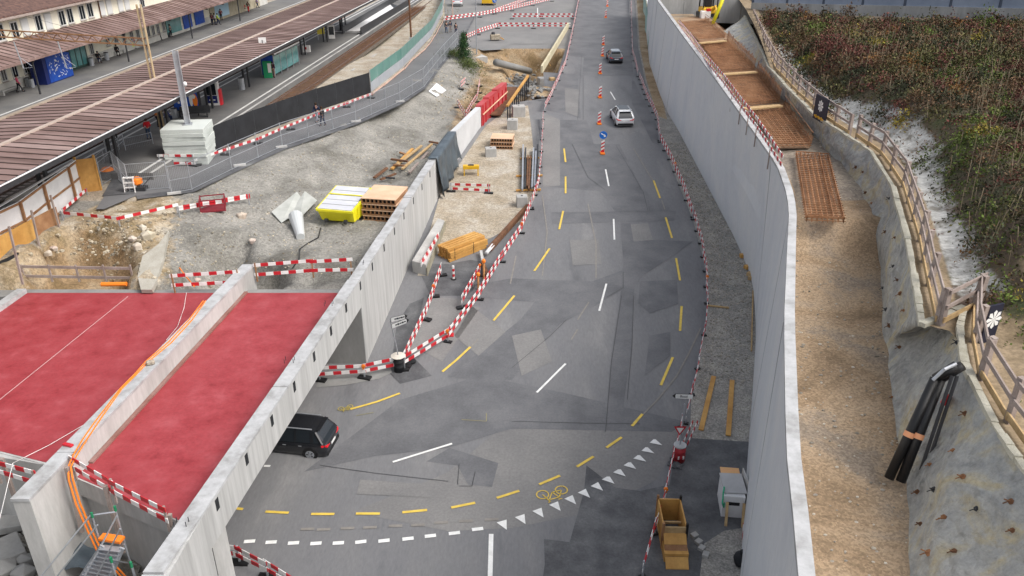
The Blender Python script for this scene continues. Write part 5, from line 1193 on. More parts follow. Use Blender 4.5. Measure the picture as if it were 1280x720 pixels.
a = onf(890, 32, FZ); mb = MB(); mb.tube(a, onplane(908, -12, Y=a.y + .8), .22, 8); tag(mb.build('yellow_pipe', yellow, smooth=True), 'long yellow pipe leaning against the slope at the far end of the fill', 'pipe')
a = onf(881, 24, FZ); T_ = thing('site_toolbox', 'small white and red machine part beside the yellow pipe', 'toolbox', a); mb = MB(); mb.box(a + Vector((0, 0, .5)), (1.2, .9, 1.0)); mb.build('box', white, T_, bevel=.05); mb = MB(); mb.box(a + Vector((.3, -.2, 1.15)), (.5, .5, .3)); mb.build('lid', red, T_)
# sound barrier on the hill
T_ = thing('sound_barrier', 'long blue-grey panelled sound barrier on a pale concrete base along the top of the hill', 'barrier', (26, 97, 13))
a, b = Vector((27, 97, 12.9)), Vector((62, 68.5, 14.4))
a, b = U(940, 12, 13.0), U(1290, 22, 15.0); b = a.lerp(b, 1.35)
sbm = mk('barrier_blue', [(.26, .31, .4), (.34, .39, .48)], .4, .5, fine=.06)
N = 9
for k in range(N):
    p, q = a.lerp(b, k / N), a.lerp(b, (k + 1) / N); up = Vector((0, 0, 1))
    mb = MB(); mb.beam(p + up * .25, q + up * .25, .5, 1.1); mb.build('base', conc, T_)
    mb = MB(); mb.beam(p.lerp(q, .015) + up * 2.7, p.lerp(q, .985) + up * 2.7, .12, 3.8); mb.build('panel', sbm, T_)
    mb = MB(); mb.beam(p + up * .3, p + up * 4.8, .22, .3); mb.build('post', mk('barrier_post', [(.08, .1, .14)], fine=0), T_)
# rebar mats
def rebar(label, c4, z, sp_=.36, side=0.0, group='rusty rebar mats on the fill'):
    A, B, C_, D = [Vector((*U(x, y, z).xy, z)) for x, y in c4]   # A near-left B near-right C far-right D far-left
    T_ = thing('rebar_mat', label, 'rebar', A, group=group)
    for lay, zz in ((0, .06), (1, .24)):
        nL = max(2, int((B - A).length / (sp_ * .8))); nC = max(2, int((D - A).length / (sp_ * 1.2)))
        mb = MB()
        for k in range(nL + 1): mb.beam(A.lerp(B, k / nL) + Vector((0, 0, zz)), D.lerp(C_, k / nL) + Vector((0, 0, zz)), .04, .03)
        o = mb.build('long_bars', rust, T_)
        mb = MB()
        for k in range(nC + 1): mb.beam(A.lerp(D, k / nC) + Vector((-.1, 0, zz + .03)), B.lerp(C_, k / nC) + Vector((.1, 0, zz + .03)), .04, .03)
        mb.build('cross_bars', rust, T_)
    if side:
        n = int((C_ - B).length / .3); mb = MB()
        for k in range(n + 1): q = B.lerp(C_, k / n); mb.beam(q, q + Vector((.1, 0, side + random.uniform(-.1, .2))), .03, .03)
        for h in (.9, side * .8): mb.beam(B + Vector((.08, 0, h)), C_ + Vector((.08, 0, h)), .03, .03)
        mb.build('starter_bars', rust, T_)
mb = MB()
sheet('rusty_ground', [U(*p, 11).xy for p in ((848, 27), (884, 23), (925, 60), (975, 118), (1015, 165), (1012, 186), (974, 186), (930, 128), (880, 62))], mk('rusty_soil', [(.2, .12, .07), (.28, .18, .11), (.36, .27, .18)], .5, .95, bump=.5, fine=.3), .16, fz=lambda x, y: FZ(x, y))
rebar('farthest rebar mat behind the right wall near the cab frame', [(874, 52), (905, 49), (880, 27), (852, 30)], 11.22, side=.6)
rebar('second farthest rebar mat between two pale strips behind the wall', [(902, 91), (942, 88), (908, 52), (876, 55)], 11.22, side=1.0)
rebar('middle rebar mat with upright bars on its right side', [(929, 133), (973, 128), (945, 92), (905, 95)], 11.22, side=1.0)
rebar('nearest rebar mat of the row beside the striped barrier', [(973, 184), (1012, 184), (978, 135), (934, 138)], 11.22, side=.5)
for (x0, y0), (x1, y1) in (((874, 54), (907, 51)), ((903, 93), (945, 90)), ((930, 136), (976, 132))):
    a, b = U(x0, y0, 11.7), U(x1, y1, 11.7); mb = MB(); mb.beam(a, b, .55, .1); tag(mb.build('timber_walkway', wood), 'pale plank walkway laid across the rebar %s' % {874: 'at the far end', 903: 'in the middle', 930: 'nearest the bend'}[x0], 'plank')
# rebar cage standing separately
c4 = [(1008, 277), (1054, 279), (1034, 198), (995, 195)]; z = 10.97
rebar('separate rusty rebar cage standing on the fill near the wall bend', c4, 10.97, sp_=.3, group='rusty rebar mats on the fill')
A, B, C_, D = [Vector((*U(x, y, z).xy, z)) for x, y in c4]; par = [o for o in bpy.data.objects if o.get('label', '').startswith('separate rusty')][0]
mb = MB()
for P_, Q_ in ((A, D), (B, C_), (A, B), (D, C_), (A.lerp(B, .72), D.lerp(C_, .72))):
    n = int((Q_ - P_).length / .22)
    for k in range(n + 1): q = P_.lerp(Q_, k / n); mb.beam(q + Vector((0, 0, 0)), q + Vector((0, 0, .32)), .03, .03)
    for h in (.1, .3): mb.beam(P_ + Vector((0, 0, h)), Q_ + Vector((0, 0, h)), .03, .03)
mb.build('side_bars', rust, par)
# planks and offcuts on the gravel strip
def rbeam(name, label, a, b, w_, h, m, cat='plank', off=.08, group=None):
    p, q = R(*a, off), R(*b, off); mb = MB(); mb.beam(p, q, w_, h); return tag(mb.build(name, m, bevel=.01), label, cat, group)
rbeam('plank', 'long yellow plank lying on the gravel, left of a pair', (892, 472), (876, 539), .26, .08, wood_y)
rbeam('plank', 'long yellow plank lying on the gravel, right of a pair', (915, 477), (910, 546), .26, .08, wood_y)
rbeam('plank', 'short pale plank stub reaching from the road barrier onto the gravel', (884, 383), (911, 386), .14, .08, wood)
rbeam('plank', 'thin timber batten leaning at the foot of the right wall', (941, 365), (939, 440), .08, .1, wood)
rbeam('plank', 'dark thin batten beside the lower part of the wall foot', (942, 378), (937, 420), .05, .06, wood_g)
for i, (x, y) in enumerate(((929, 322), (934, 336), (937, 345), (938, 350))):
    p = R(x, y, .15); mb = MB(); mb.box(p, (.5 - .08 * i, .35, .25), .4 * i); tag(mb.build('offcut', wood_y if i < 2 else wood, bevel=.02), ['yellow offcut highest', 'larger yellow offcut', 'small pale offcut', 'smallest pale offcut lowest'][i] + ' in the litter at the foot of the right wall', 'offcut')
# timber box crates
def crate_open():
    p = R(842, 690); T_ = thing('formwork_box', 'open yellow timber formwork box with dark interior beside the road barrier', 'formwork box', p, -.03)
    w_, l_, h = .95, 2.15, 1.2; a = .05
    y0, y1 = .2, 1.95
    for x in (-w_ / 2, w_ / 2): mb = MB(); mb.box((x, (y0 + y1) / 2, h / 2), (.06, y1 - y0, h)); mb.build('side_panel', wood_y, T_, world=False)
    for y in (y0, y1): mb = MB(); mb.box((0, y, h / 2), (w_, .06, h)); mb.build('end_panel', wood_y if y > 1 else wood, T_, world=False)
    mb = MB(); mb.box((0, (y0 + y1) / 2, h * .55), (w_ - .1, .09, .09)); mb.build('brace', wood, T_, world=False)
    for x in (-w_ / 2 - .02, w_ / 2 + .02):
        for y in (y0, y1): mb = MB(); mb.box((x, y, h / 2 + .1), (.1, .1, h + .2)); mb.build('corner_post', blackp if x * y > 0 else wood_b, T_, world=False)
    for k, m in enumerate((wood_y, wood_b, wood_y)): mb = MB(); mb.hexa([(-w_ / 2, y0 - .05 - .4 * k, .85 - .28 * k), (w_ / 2, y0 - .05 - .4 * k, .85 - .28 * k), (w_ / 2, y0 - .02 - .4 * k, .9 - .28 * k), (-w_ / 2, y0 - .02 - .4 * k, .9 - .28 * k), (-w_ / 2, y0 - .42 - .4 * k, .56 - .28 * k), (w_ / 2, y0 - .42 - .4 * k, .56 - .28 * k), (w_ / 2, y0 - .4 - .4 * k, .62 - .28 * k), (-w_ / 2, y0 - .4 - .4 * k, .62 - .28 * k)]); mb.build('sloping_board', m, T_, world=False)
    mb = MB(); mb.box((0, -.2, .25), (w_ + .05, .8, .45)); mb.build('base_board', wood_y, T_, world=False)
crate_open()
def cabinet():
    p = R(915, 650); T_ = thing('tool_cabinet', 'pale grey wooden site cabinet with orange board on top leaning at the right wall', 'cabinet', p, -.12)
    mb = MB(); mb.box((0, .9, .6), (.95, 1.5, 1.2)); mb.build('body', white_pan, T_, world=False, bevel=.02)
    mb = MB(); mb.box((.02, 1.0, 1.25), (1.0, 1.35, .06), .05); mb.build('lid', mk('grey_board', [(.42, .42, .42), (.5, .5, .5)], 1, .8, fine=.05), T_, world=False)
    mb = MB(); mb.box((0, 1.9, 1.2), (.85, .5, .05)); mb.build('orange_board', mk('board_orange', [(.7, .38, .16), (.8, .46, .22)], 1, .7, fine=.05), T_, world=False)
    mb = MB(); mb.box((0, .135, .8), (.5, .03, .16)); mb.build('slot', black_m, T_, world=False)
    for x in (-.3, .42): mb = MB(); mb.beam((x, .05, .95), (x - .03, -.45, 0), .12, .05); mb.build('prop', wood, T_, world=False)
    mb = MB(); mb.hose([(-.42, .6, 1.33), (-.5, .25, 1.3), (-.52, .0, .9), (-.42, .1, .6), (-.38, .3, 1.2)], .035, 6); mb.build('strap', mk('strap_green', [(.05, .4, .22)], fine=0), T_, world=False)
    mb = MB(); mb.box((.62, 1.2, .75), (.05, 1.3, 1.5), .1); mb.build('leaning_board', conc, T_, world=False)
cabinet()
for i, (x, y) in enumerate(((868, 671), (873, 679), (877, 687), (882, 695))):
    p = R(x, y, .08); mb = MB(); mb.box(p, (.3, .26, .16), .5 + .2 * i); tag(mb.build('paving_block', conc, bevel=.015), ['first', 'second', 'third', 'fourth'][i] + ' grey paving block from the top in the short stepped row', 'block')
def bag(px, py):
    p = R(px, py); T_ = thing('rubbish_bag', 'full black rubbish bag leaning on a striped plank at the wall foot', 'bag', p)
    mb = MB(); mb.lathe((0, 0, 0), [(.2, 0), (.33, .12), (.36, .3), (.28, .48), (.12, .58), (.06, .62), (.12, .7)], 12); o = mb.build('sack', black_m, T_, world=False, smooth=True)
    for v in o.data.vertices: v.co.x += .05 * math.sin(9 * v.co.z + 3 * v.co.y); v.co.y += .05 * math.cos(7 * v.co.x)
bag(926, 706)
mb = MB(); striped(mb, R(929, 652, .1), R(927, 735, .1), .22, .05, .42); tag(mb.build('striped_plank', RW), 'striped plank lying along the right wall foot under the black bag', 'plank')
# drum with signs (right)
def drum(px, py, m, label, band=None):
    p = R(px, py); T_ = thing('sign_drum', label, 'drum', p)
    mb = MB(); mb.lathe((0, 0, 0), [(.3, 0), (.3, .3), (.315, .31), (.3, .33), (.3, .6), (.315, .62), (.3, .64), (.3, .9)], 20); mb.build('drum', m, T_, world=False, smooth=True)
    mb = MB(); mb.lathe((0, 0, .88), [(.31, 0), (.31, .05), (.27, .055)], 20); mb.build('concrete_fill', conc_top, T_, world=False)
    return T_, p
def arrow_sign(par, c, d, L, h, name='arrow_sign', text=None, flip=1):
    up = Vector((0, 0, 1)); n_ = d.cross(up).normalized()
    if n_.y > 0: n_ = -n_
    P_ = [c - up * h / 2, c + d * (L - h * .6) - up * h / 2, c + d * L, c + d * (L - h * .6) + up * h / 2, c + up * h / 2]
    mb = MB(); Q = [p - n_ * .03 for p in P_]; mb.face([p + (p - c - d * L / 2) * .04 for p in P_]); i = len(mb.v); mb.v += [tuple(q + (q - c - d * L / 2) * .04) for q in Q]; mb.f.append(tuple(i + k for k in range(5))[::-1]); mb.m.append(0)
    for k in range(5): mb.f.append((k, (k + 1) % 5, i + (k + 1) % 5, i + k)); mb.m.append(0)
    s_ = mb.build(name, blackp, par)
    mb = MB(); mb.face([p + n_ * .006 for p in (P_[0], P_[1] - d * .03, P_[2] - d * .16 + up * .06, P_[2] - d * .16 - up * -.06, P_[3] - d * .03, P_[4])] if False else [p + n_ * .006 for p in (P_[0], P_[1], c + d * (L - h * .5) - up * h * .2, c + d * (L - h * .5) + up * h * .2, P_[3], P_[4])]); mb.build('sign_face', white_pt, s_)
    if text:
        cu = bpy.data.curves.new('lettering', 'FONT'); cu.body = text; cu.size = h * .75; cu.align_x = 'CENTER'; cu.align_y = 'CENTER'; cu.extrude = .002
        o = link(bpy.data.objects.new('lettering', cu)); o.parent = s_; cu.materials.append(steel_d)
        x = Vector((1, 0, 0)) if abs(d.x) > .3 else d
        x = d if d.x > 0 else -d; zv = n_; yv = zv.cross(x)
        from mathutils import Matrix
        M = Matrix((x, yv, zv)).transposed().to_4x4(); M.translation = c + d * (L * .45) + n_ * .014 - base_of(s_)
        me_ = bpy.data.meshes.new_from_object(o); bpy.data.objects.remove(o); me_.transform(M); me_.materials.clear(); me_.materials.append(steel_d)
        o = link(bpy.data.objects.new('lettering', me_)); o.parent = s_
    else:
        for k in range(5): mb = MB(); q = c + d * (L * (.2 + .13 * k)) + n_ * .012; mb.beam(q, q + d * .11, .004, h * .25 + .03 * (k % 2), side=n_); mb.build('lettering_mark', steel_d, s_)
T_, p = drum(848, 575, worn('drum_red', (.42, .03, .04), .5, .2, 3), 'red concrete-filled drum with a white patch on the right road edge')
mb = MB(); mb.face([(-.12, -.305, .25), (.2, -.26, .25), (.2, -.26, .45), (-.12, -.305, .45)]); mb.build('white_patch', white_pt, T_, world=False)
T2 = thing('direction_sign', 'white left-pointing arrow direction sign above a red drum on a grey pole', 'sign', p + Vector((0, 0, .93)))
mb = MB(); mb.tube(p + Vector((0, 0, .93)), p + Vector((0, 0, 3.3)), .035, 8); mb.build('pole', galv, T2)
c = onplane(866, 496, Y=p.y - .06); c2 = onplane(841, 495, Y=p.y - .06); arrow_sign(T2, c, (c2 - c).normalized(), (c2 - c).length, .24, text='Basel')
T3 = thing('yield_sign', 'small give-way triangle with red border on the drum pole', 'sign', onplane(850, 538, Y=p.y - .07)); c = base_of(T3)
n_ = Vector((0, -1, 0)); mb = MB(); f = [c + Vector((-.3, 0, .22)), c + Vector((0, 0, -.3)), c + Vector((.3, 0, .22))]; mb.face(f); mb.face([q + Vector((0, .02, 0)) for q in f[::-1]]); s_ = mb.build('plate', red, T3)
mb = MB(); mb.face([c + Vector((-.18, -.006, .15)), c + Vector((0, -.006, -.17)), c + Vector((.18, -.006, .15))]); mb.build('sign_face', white_pt, s_)
a = onplane(853, 540, Y=p.y + .5); T4 = thing('crossed_planks', 'short striped planks crossed behind the give-way sign', 'planks', R(856, 560))
for dx in (0, .2): mb = MB(); striped(mb, R(852 + dx * 30, 566, .5), R(864 + dx * 30, 545, .9), .2, .03, .22); mb.build('board', RW, T4)
for i, (x, y) in enumerate(((843, 583), (848, 588), (852, 582), (846, 577), (840, 578))):
    pass
mb = MB()
for i in range(26): q = R(846 + random.gauss(0, 4), 582 + random.gauss(0, 3.2), .05); mb.rock(q, random.uniform(.08, .2))
tag(mb.build('asphalt_rubble', asph_n), 'small heap of broken dark asphalt at the foot of the red drum', 'rubble heap', kind='stuff')
# left drum and double sign
T_, p = drum(499, 463, black_m, 'black concrete-filled drum at the corner of the striped barriers')
mb = MB(); mb.lathe((0, 0, .93), [(.38, 0), (.42, .05), (.2, .12)], 16); mb.build('top_disc', mk('disc_pale', [(.6, .55, .48)], fine=0), T_, world=False)
T2 = thing('direction_sign', 'pair of white right-pointing arrow signs on a leaning pole above the black drum', 'sign', p + Vector((0, 0, 1.05)))
ptop = onplane(488, 400, Y=p.y + .0); mb = MB(); mb.tube(p + Vector((0, 0, 1.05)), ptop, .035, 8); mb.build('pole', galv, T2)
for (x0, y0), (x1, y1) in (((489, 400), (509, 395)), ((490, 408), (511, 400))): 
    c, c2 = onplane(x0, y0, Y=p.y - .06), onplane(x1, y1, Y=p.y - .06); arrow_sign(T2, c, (c2 - c).normalized(), (c2 - c).length, .26)
T_ = thing('rubber_feet', 'pair of black rubber barrier feet lying next to the black drum', 'barrier foot', R(512, 455)); 
for x, y in ((509, 455), (514, 453)): q = R(x, y, .08); mb = MB(); mb.lathe(q, [(.28, -.06), (.28, .04), (.1, .08)], 10); mb.build('foot', blackp, T_)
def cone(px, py, label):
    p = R(px, py); T_ = thing('traffic_cone', label, 'cone', p); mb = MB(); mb.box((0, 0, .03), (.42, .42, .06)); mb.build('base', red, T_, world=False)
    for k, m in enumerate((red, white, red, white)): mb = MB(); mb.lathe((0, 0, .06 + .16 * k), [(.17 - .035 * k, 0), (.135 - .035 * k, .16)], 12); mb.build('band', m, T_, world=False)
cone(563, 419, 'small red and white cone outside the striped barrier')
def lampb(px, py, label, h=1.0):
    p = R(px, py); T_ = thing('beacon_post', label, 'beacon', p); mb = MB(); mb.tube((0, 0, 0), (0, 0, h), .07, 8); mb.build('post', mk('beacon_post_tan', [(.6, .3, .12)], fine=0), T_, world=False); mb = MB(); mb.lathe((0, 0, h), [(.1, 0), (.13, .06), (.13, .2), (.05, .28)], 10); mb.build('lamp', orange, T_, world=False)
lampb(598, 362, 'orange warning beacon on the left of a pair by the rusty beam'); lampb(605, 352, 'taller orange warning beacon next to the rusty beam end', 1.4)
def striped_post(px, py, h=1.1, label='', w_=.16):
    p = R(px, py); T_ = thing('striped_post', label, 'post', p); mb = MB()
    for k in range(int(h / .2)): mb.lathe((0, 0, .2 * k), [(.08, 0), (.08, .2)], 8, k % 2)
    mb.build('post', RW, T_, world=False); mb = MB(); mb.lathe((0, 0, 0), [(.2, -.01), (.2, .05)], 10); mb.build('foot', blackp, T_, world=False)
striped_post(567, 349, 1.2, 'striped red and white post standing below the timber beam stack')
# timber beams stack
T_ = thing('beam_stack', 'bundle of yellow timber formwork beams lying beside the striped barrier', 'timber stack', R(585, 320))
A, B = R(563, 328), R(609, 310)
dv = (B - A); dv.z = 0; L = dv.length; d = dv.normalized(); n_ = Vector((-d.y, d.x, 0))
for r_ in range(4):
    for k in range(5):
        q = A + n_ * (.1 + .3 * k) + Vector((0, 0, .1 + .23 * r_)) + d * random.uniform(-.08, .08); q.z = A.z + .12 + .23 * r_
        e = q + d * L; e.z = B.z + .12 + .23 * r_
        if r_ == 3 and k == 0: continue
        mb = MB(); mb.beam(q, e, .22, .2); mb.build('beam', wood_y, T_)
for f in (.12, .62): mb = MB(); q = A + d * L * f - n_ * .03; q.z += .55; mb.beam(q + Vector((0, 0, -.45)), q + Vector((0, 0, .42)), .03, .03); mb.build('strap', steel_d, T_)
# rusty beams and pole near
for lab, a, b, w_, h, m in (('long rusty steel beam lying across the gravel ramp towards the barrier', (660, 262), (612, 316), .3, .35, rust_or), ('rusty steel beam end tilted against the striped barrier', (603, 333), (611, 352), .22, .25, rust_or), ('pale grey plank crossing the rusty beams', (601, 318), (607, 347), .2, .08, conc)):
    rbeam('steel_beam', lab, a, b, w_, h, m, 'beam', .3)
p, q = R(608, 322, .35), R(616, 312, .35); mb = MB(); mb.tube(p, q, .14, 10); tag(mb.build('white_tube', white_pan, smooth=True), 'short white tube lying by the rusty beam', 'tube')
# long steel profiles and posts at the road edge
T_ = thing('steel_profiles', 'rack of long grey and rusty steel profiles on small timbers beside the road', 'steel profiles', R(662, 220))
for i, (x, m) in enumerate(((652, galv), (655, steel_d), (658, rust_or), (661, rust_or), (665, galv), (668, galv), (670, steel_d))):
    a, b = R(x + (1 if i < 3 else 0), 242 - 2 * (i % 3), .35), R(x + 2, 186 + (14 if i in (2, 3) else 4 * (i % 3)), .35); mb = MB(); mb.beam(a, b, .14, .2); mb.build('profile', m, T_)
for x0, x1, y in ((645, 676, 240), (645, 678, 222), (650, 674, 200)): mb = MB(); mb.beam(R(x0, y, .15), R(x1, y - 1, .15), .15, .14); mb.build('bearer', wood_y, T_)
def cblock(px, py, d, label, rot=.1):
    p = R(px, py); T_ = thing('concrete_block', label, 'block', p, rot); mb = MB(); mb.box((0, d[1] / 2, d[2] / 2), d); mb.build('block', conc, T_, world=False, bevel=.03)
    mb = MB(); mb.lathe((0, d[1] / 2, d[2]), [(.1, 0), (.1, .02)], 8); mb.build('lifting_eye', steel_d, T_, world=False)
cblock(653, 260, (.85, .8, .9), 'pale concrete block at the road edge below the steel profiles')
cblock(614, 197, (1.0, .9, .8), 'pale concrete block left of the timber pallet on the gravel ramp'); cblock(640, 163, (1.0, 1.0, 1.0), 'pale concrete block in front of another at the top of the ramp', -.1); cblock(649, 147, (1.3, 1.2, 1.1), 'largest pale concrete block at the top of the gravel ramp')
def pallets(px, py, n, w_, l_, label, fz=None, rot=0.0, hh=.3):
    p = onf(px, py, fz or (lambda x, y: rz(y))); T_ = thing('formwork_pallets', label, 'pallet stack', p, rot)
    for k in range(n):
        z = k * (hh + .06); o_ = random.uniform(-.06, .06)
        mb = MB(); mb.box((o_, l_ / 2, z + hh), (w_, l_, .05)); mb.build('panel', ply_pk, T_, world=False)
        mb = MB(); mb.box((o_, l_ / 2, z + hh / 2 - .02), (w_ - .1, l_ - .5, hh - .08)); mb.build('core', black_m, T_, world=False)
        nb = 9; mb = MB()
        for i in range(nb):
            x = -w_ / 2 + .06 + (w_ - .12) * i / (nb - 1); mb.box((o_ + x, l_ / 2, z + hh / 2 - .01), (.07, l_ - .04, hh - .07))
        for y in (.03, l_ - .03): mb.box((o_, y + (.012 if y < 1 else -.012), z + .04), (w_ - .02, .06, .07))
        mb.build('ribs', wood_b, T_, world=False)
pallets(627, 187, 3, 2.1, 1.9, 'short stack of pale timber formwork panels on the gravel ramp', rot=-.1)
pallets(475, 277, 4, 2.5, 2.9, 'tall stack of timber formwork panels beside the yellow skip', fz=hL, rot=-.18, hh=.36)
# yellow trestle
p = R(589, 219); T_ = thing('yellow_trestle', 'yellow steel trestle standing on the gravel ramp', 'trestle', p, .05); mb = MB(); mb.box((0, 0, .75), (1.4, .5, .3)); mb.build('frame', mach_y, T_, world=False, bevel=.02)
for x in (-.6, .6):
    for y in (-.2, .2): mb = MB(); mb.box((x, y, .3), (.09, .09, .6)); mb.build('leg', mach_y, T_, world=False)
mb = MB(); mb.box((0, 0, .93), (.5, .3, .06)); mb.build('top_plate', steel_d, T_, world=False)
# wall-foot block
T_ = thing('foundation_block', 'long pale concrete foundation block with shuttering at the foot of the left wall', 'foundation', R(520, 350)); 
A, B, C_, D = R(516, 340), R(533, 345), R(556, 285), R(548, 282); mb = MB(); mb.hexa([Vector((*v.xy, v.z - .2)) for v in (A, B, C_, D)] + [Vector((*v.xy, v.z + h)) for v, h in ((A, .85), (B, .85), (C_, .6), (D, .6))]); mb.build('block', conc, T_)
mb = MB(); mb.beam(B + Vector((.06, -.05, .3)), C_ + Vector((.06, 0, .2)), .05, .7); mb.build('shuttering', mk('old_formwork', [(.22, .2, .14), (.33, .31, .24)], 1.5, .9, fine=.3), T_)
# yellow skip
def skip():
    p = T(420, 281); T_ = thing('yellow_skip', 'bright yellow skip with grey striped lid on the crushed stone by the wall', 'skip', p, -.22)
    L, w_ = 3.4, 2.6; a = [(-w_ / 2 + .1, .4, .12), (w_ / 2 - .1, .4, .12), (w_ / 2 - .1, L - .6, .12), (-w_ / 2 + .1, L - .6, .12)]; t = [(-w_ / 2, 0, 1.0), (w_ / 2, 0, 1.0), (w_ / 2, L, 1.5), (-w_ / 2, L, 1.5)]
    mb = MB(); mb.hexa(a + t); mb.build('body', yellow, T_, world=False, bevel=.03)
    mb = MB()
    for s_ in (-1, 1): mb.beam((s_ * w_ / 2, -.05, 1.0), (s_ * w_ / 2, L + .05, 1.5), .12, .16)
    mb.beam((-w_ / 2, -.04, 1.0), (w_ / 2, -.04, 1.0), .12, .14); mb.beam((-w_ / 2, L + .04, 1.5), (w_ / 2, L + .04, 1.5), .12, .14); mb.build('rim', yellow, T_, world=False)
    for k in range(5):
        y0, y1 = L * (k + .05) / 5, L * (k + .95) / 5; mb = MB(); f = lambda y: 1.06 + .5 * y / L
        mb.hexa([(-w_ / 2 + .05, y0, f(y0)), (w_ / 2 - .1, y0, f(y0)), (w_ / 2 - .1, y1, f(y1)), (-w_ / 2 + .05, y1, f(y1)), (-w_ / 2 + .05, y0, f(y0) + .05), (w_ / 2 - .1, y0, f(y0) + .05), (w_ / 2 - .1, y1, f(y1) + .05), (-w_ / 2 + .05, y1, f(y1) + .05)])
        mb.build('lid_panel', mk('lid_grey%d' % k, [(.5, .51, .55), (.58, .59, .62)], 1, .6, fine=.05), T_, world=False)
    mb = MB(); mb.box((0, L * .62, 1.44), (w_ - .1, .12, .05)); mb.build('lid_strap', yellow, T_, world=False)
    for x in (-.7, .7): mb = MB(); mb.tube((x - .1, .05, .25), (x + .1, .05, .25), .14, 10); mb.build('roller', steel_d, T_, world=False)
    for y in (.8, 1.6, 2.4): mb = MB(); mb.beam((w_ / 2 - .03, y, .2), (w_ / 2 + .03, y, 1.1 + .15 * y), .1, .08); mb.build('rib', yellow, T_, world=False)
skip()
def qslab(name, label, pix, lift, m, th=.05, cat='board'):
    ps = [T(x, y, l_) for (x, y), l_ in zip(pix, lift)]; mb = MB(); mb.face(ps[::-1]); mb.face(ps) if False else None; o = mb.build(name, m); o.modifiers.new('t', 'SOLIDIFY').thickness = th
    for f in o.data.polygons:
        if f.normal.z < 0: f.flip()
    return tag(o, label, cat)
gm_ = mk('grey_sheet', [(.36, .37, .34), (.48, .49, .46)], 1, .6, fine=.08)
qslab('sheet_board', 'grey-green board lying on the mound left of the yellow skip', [(340, 268), (352, 280), (385, 262), (372, 247)], (.2, .1, .3, .45), gm_); qslab('sheet_board', 'second pale board overlapping the first beside the skip', [(360, 275), (375, 279), (397, 256), (382, 247)], (.3, .35, .35, .5), gm_)
p = T(375, 301); mb = MB(); mb.tube(T(371, 280, .55), T(376, 299, .15), .5, 14, r2=.28); tag(mb.build('plastic_bucket', mk('bucket_pale', [(.5, .52, .52)], rough=.4, fine=0), smooth=False), 'pale tapered plastic tub lying on the mound beside the grey boards', 'tub')
mb = MB(); mb.hose([T(x, y, .06) for x, y in ((401, 286), (398, 298), (385, 305), (375, 312), (374, 325), (366, 336), (352, 344))], .035, 5); tag(mb.build('black_cable', blackp), 'thin black cable winding down from the skip to the deck edge', 'cable')
qslab('white_board', 'small white board lying on the upper mound', [(536, 115), (546, 122), (558, 115), (546, 107)], (.1, .1, .2, .3), white_pan)
# red crate
p = T(267, 262); T_ = thing('steel_crate', 'dark red open steel crate under crossed striped planks', 'crate', p, .3)
mb = MB(); mb.box((0, 0, .08), (1.6, 1.1, .12)); mb.build('floor', worn('crate_red', (.22, .02, .03), .6), T_, world=False)
for x in (-.78, .78):
    for y in (-.53, .53): mb = MB(); mb.box((x, y, .45), (.08, .08, .9)); mb.build('post', MATS['crate_red'], T_, world=False)
for z in (.5, .85):
    for y in (-.53, .53): mb = MB(); mb.box((0, y, z), (1.6, .05, .07)); mb.build('rail', MATS['crate_red'], T_, world=False)
    for x in (-.78, .78): mb = MB(); mb.box((x, 0, z), (.05, 1.1, .07)); mb.build('rail', MATS['crate_red'], T_, world=False)
# timber heap
for i, (a, b, w_, m) in enumerate((((490, 215), (516, 190), .35, wood_y), ((497, 210), (527, 187), .3, wood), ((512, 221), (535, 196), .3, wood_g), ((503, 217), (540, 184), .28, wood), ((468, 226), (484, 215), .35, rust_or), ((476, 229), (495, 223), .25, rust_or), ((489, 204), (510, 206), .3, rust_or), ((500, 196), (512, 200), .3, wood_b), ((492, 210), (506, 213), .2, wood_b), ((536, 181), (548, 183), .3, rust_or), ((478, 227), (494, 228), .12, steel_d))):
    p, q = T(*a, .25 + .05 * (i % 4)), T(*b, .3 + .05 * (i % 3)); mb = MB(); mb.beam(p, q, w_ * .7, .14)
    tag(mb.build('timber', m, bevel=.01), ['yellow plank at the left of the timber heap', 'pale plank second in the timber heap', 'grey weathered plank nearest the wall in the heap', 'longest pale plank in the timber heap', 'brown beam lowest in the heap', 'brown stub below the heap', 'brown crosswise beam at the heap top left', 'short brown stub above the heap', 'small brown offcut between planks', 'rusty piece beside the tarpaulin', 'thin dark bar below the brown beam'][i], 'timber', 'timber heap behind the left wall')
# channelising posts
posts = [(759, 8), (757, 22), (754, 56), (753, 70), (750, 92), (750, 122), (749, 155), (753, 192)]
def chevpost(px, py, label, sign=False):
    p = R(px, py); T_ = thing('marker_post', label, 'marker post', p, group='striped marker posts on the centre line')
    mb = MB(); mb.box((0, 0, .06), (.42, .75, .12)); mb.build('foot', orange, T_, world=False, bevel=.02)
    mb = MB(); mb.box((0, 0, .65), (.3, .04, 1.05)); b = mb.build('panel', red, T_, world=False)
    for k in range(3):
        z = .3 + .34 * k; mb = MB(); mb.face([(-.15, -.024, z), (.15, -.024, z + .18), (.15, -.024, z + .36), (-.15, -.024, z + .18)]); mb.build('stripe', white, b, world=False)
    return T_, p
for i, (x, y) in enumerate(posts): T_, p = chevpost(x, y, ['farthest', 'second farthest', 'third', 'fourth', 'fifth', 'sixth', 'seventh', 'nearest'][i] + ' red and white marker post on the centre line' + (' below the blue round sign' if i == 7 else ' counted from the far end' if i > 1 else ' of the row'))
T_ = thing('keep_right_sign', 'round blue sign with white arrow above the nearest marker post', 'sign', p + Vector((0, 0, 1.2)))
mb = MB(); mb.tube(p + Vector((0, .03, 1.15)), p + Vector((0, .03, 1.5)), .03); mb.build('pole', galv, T_)
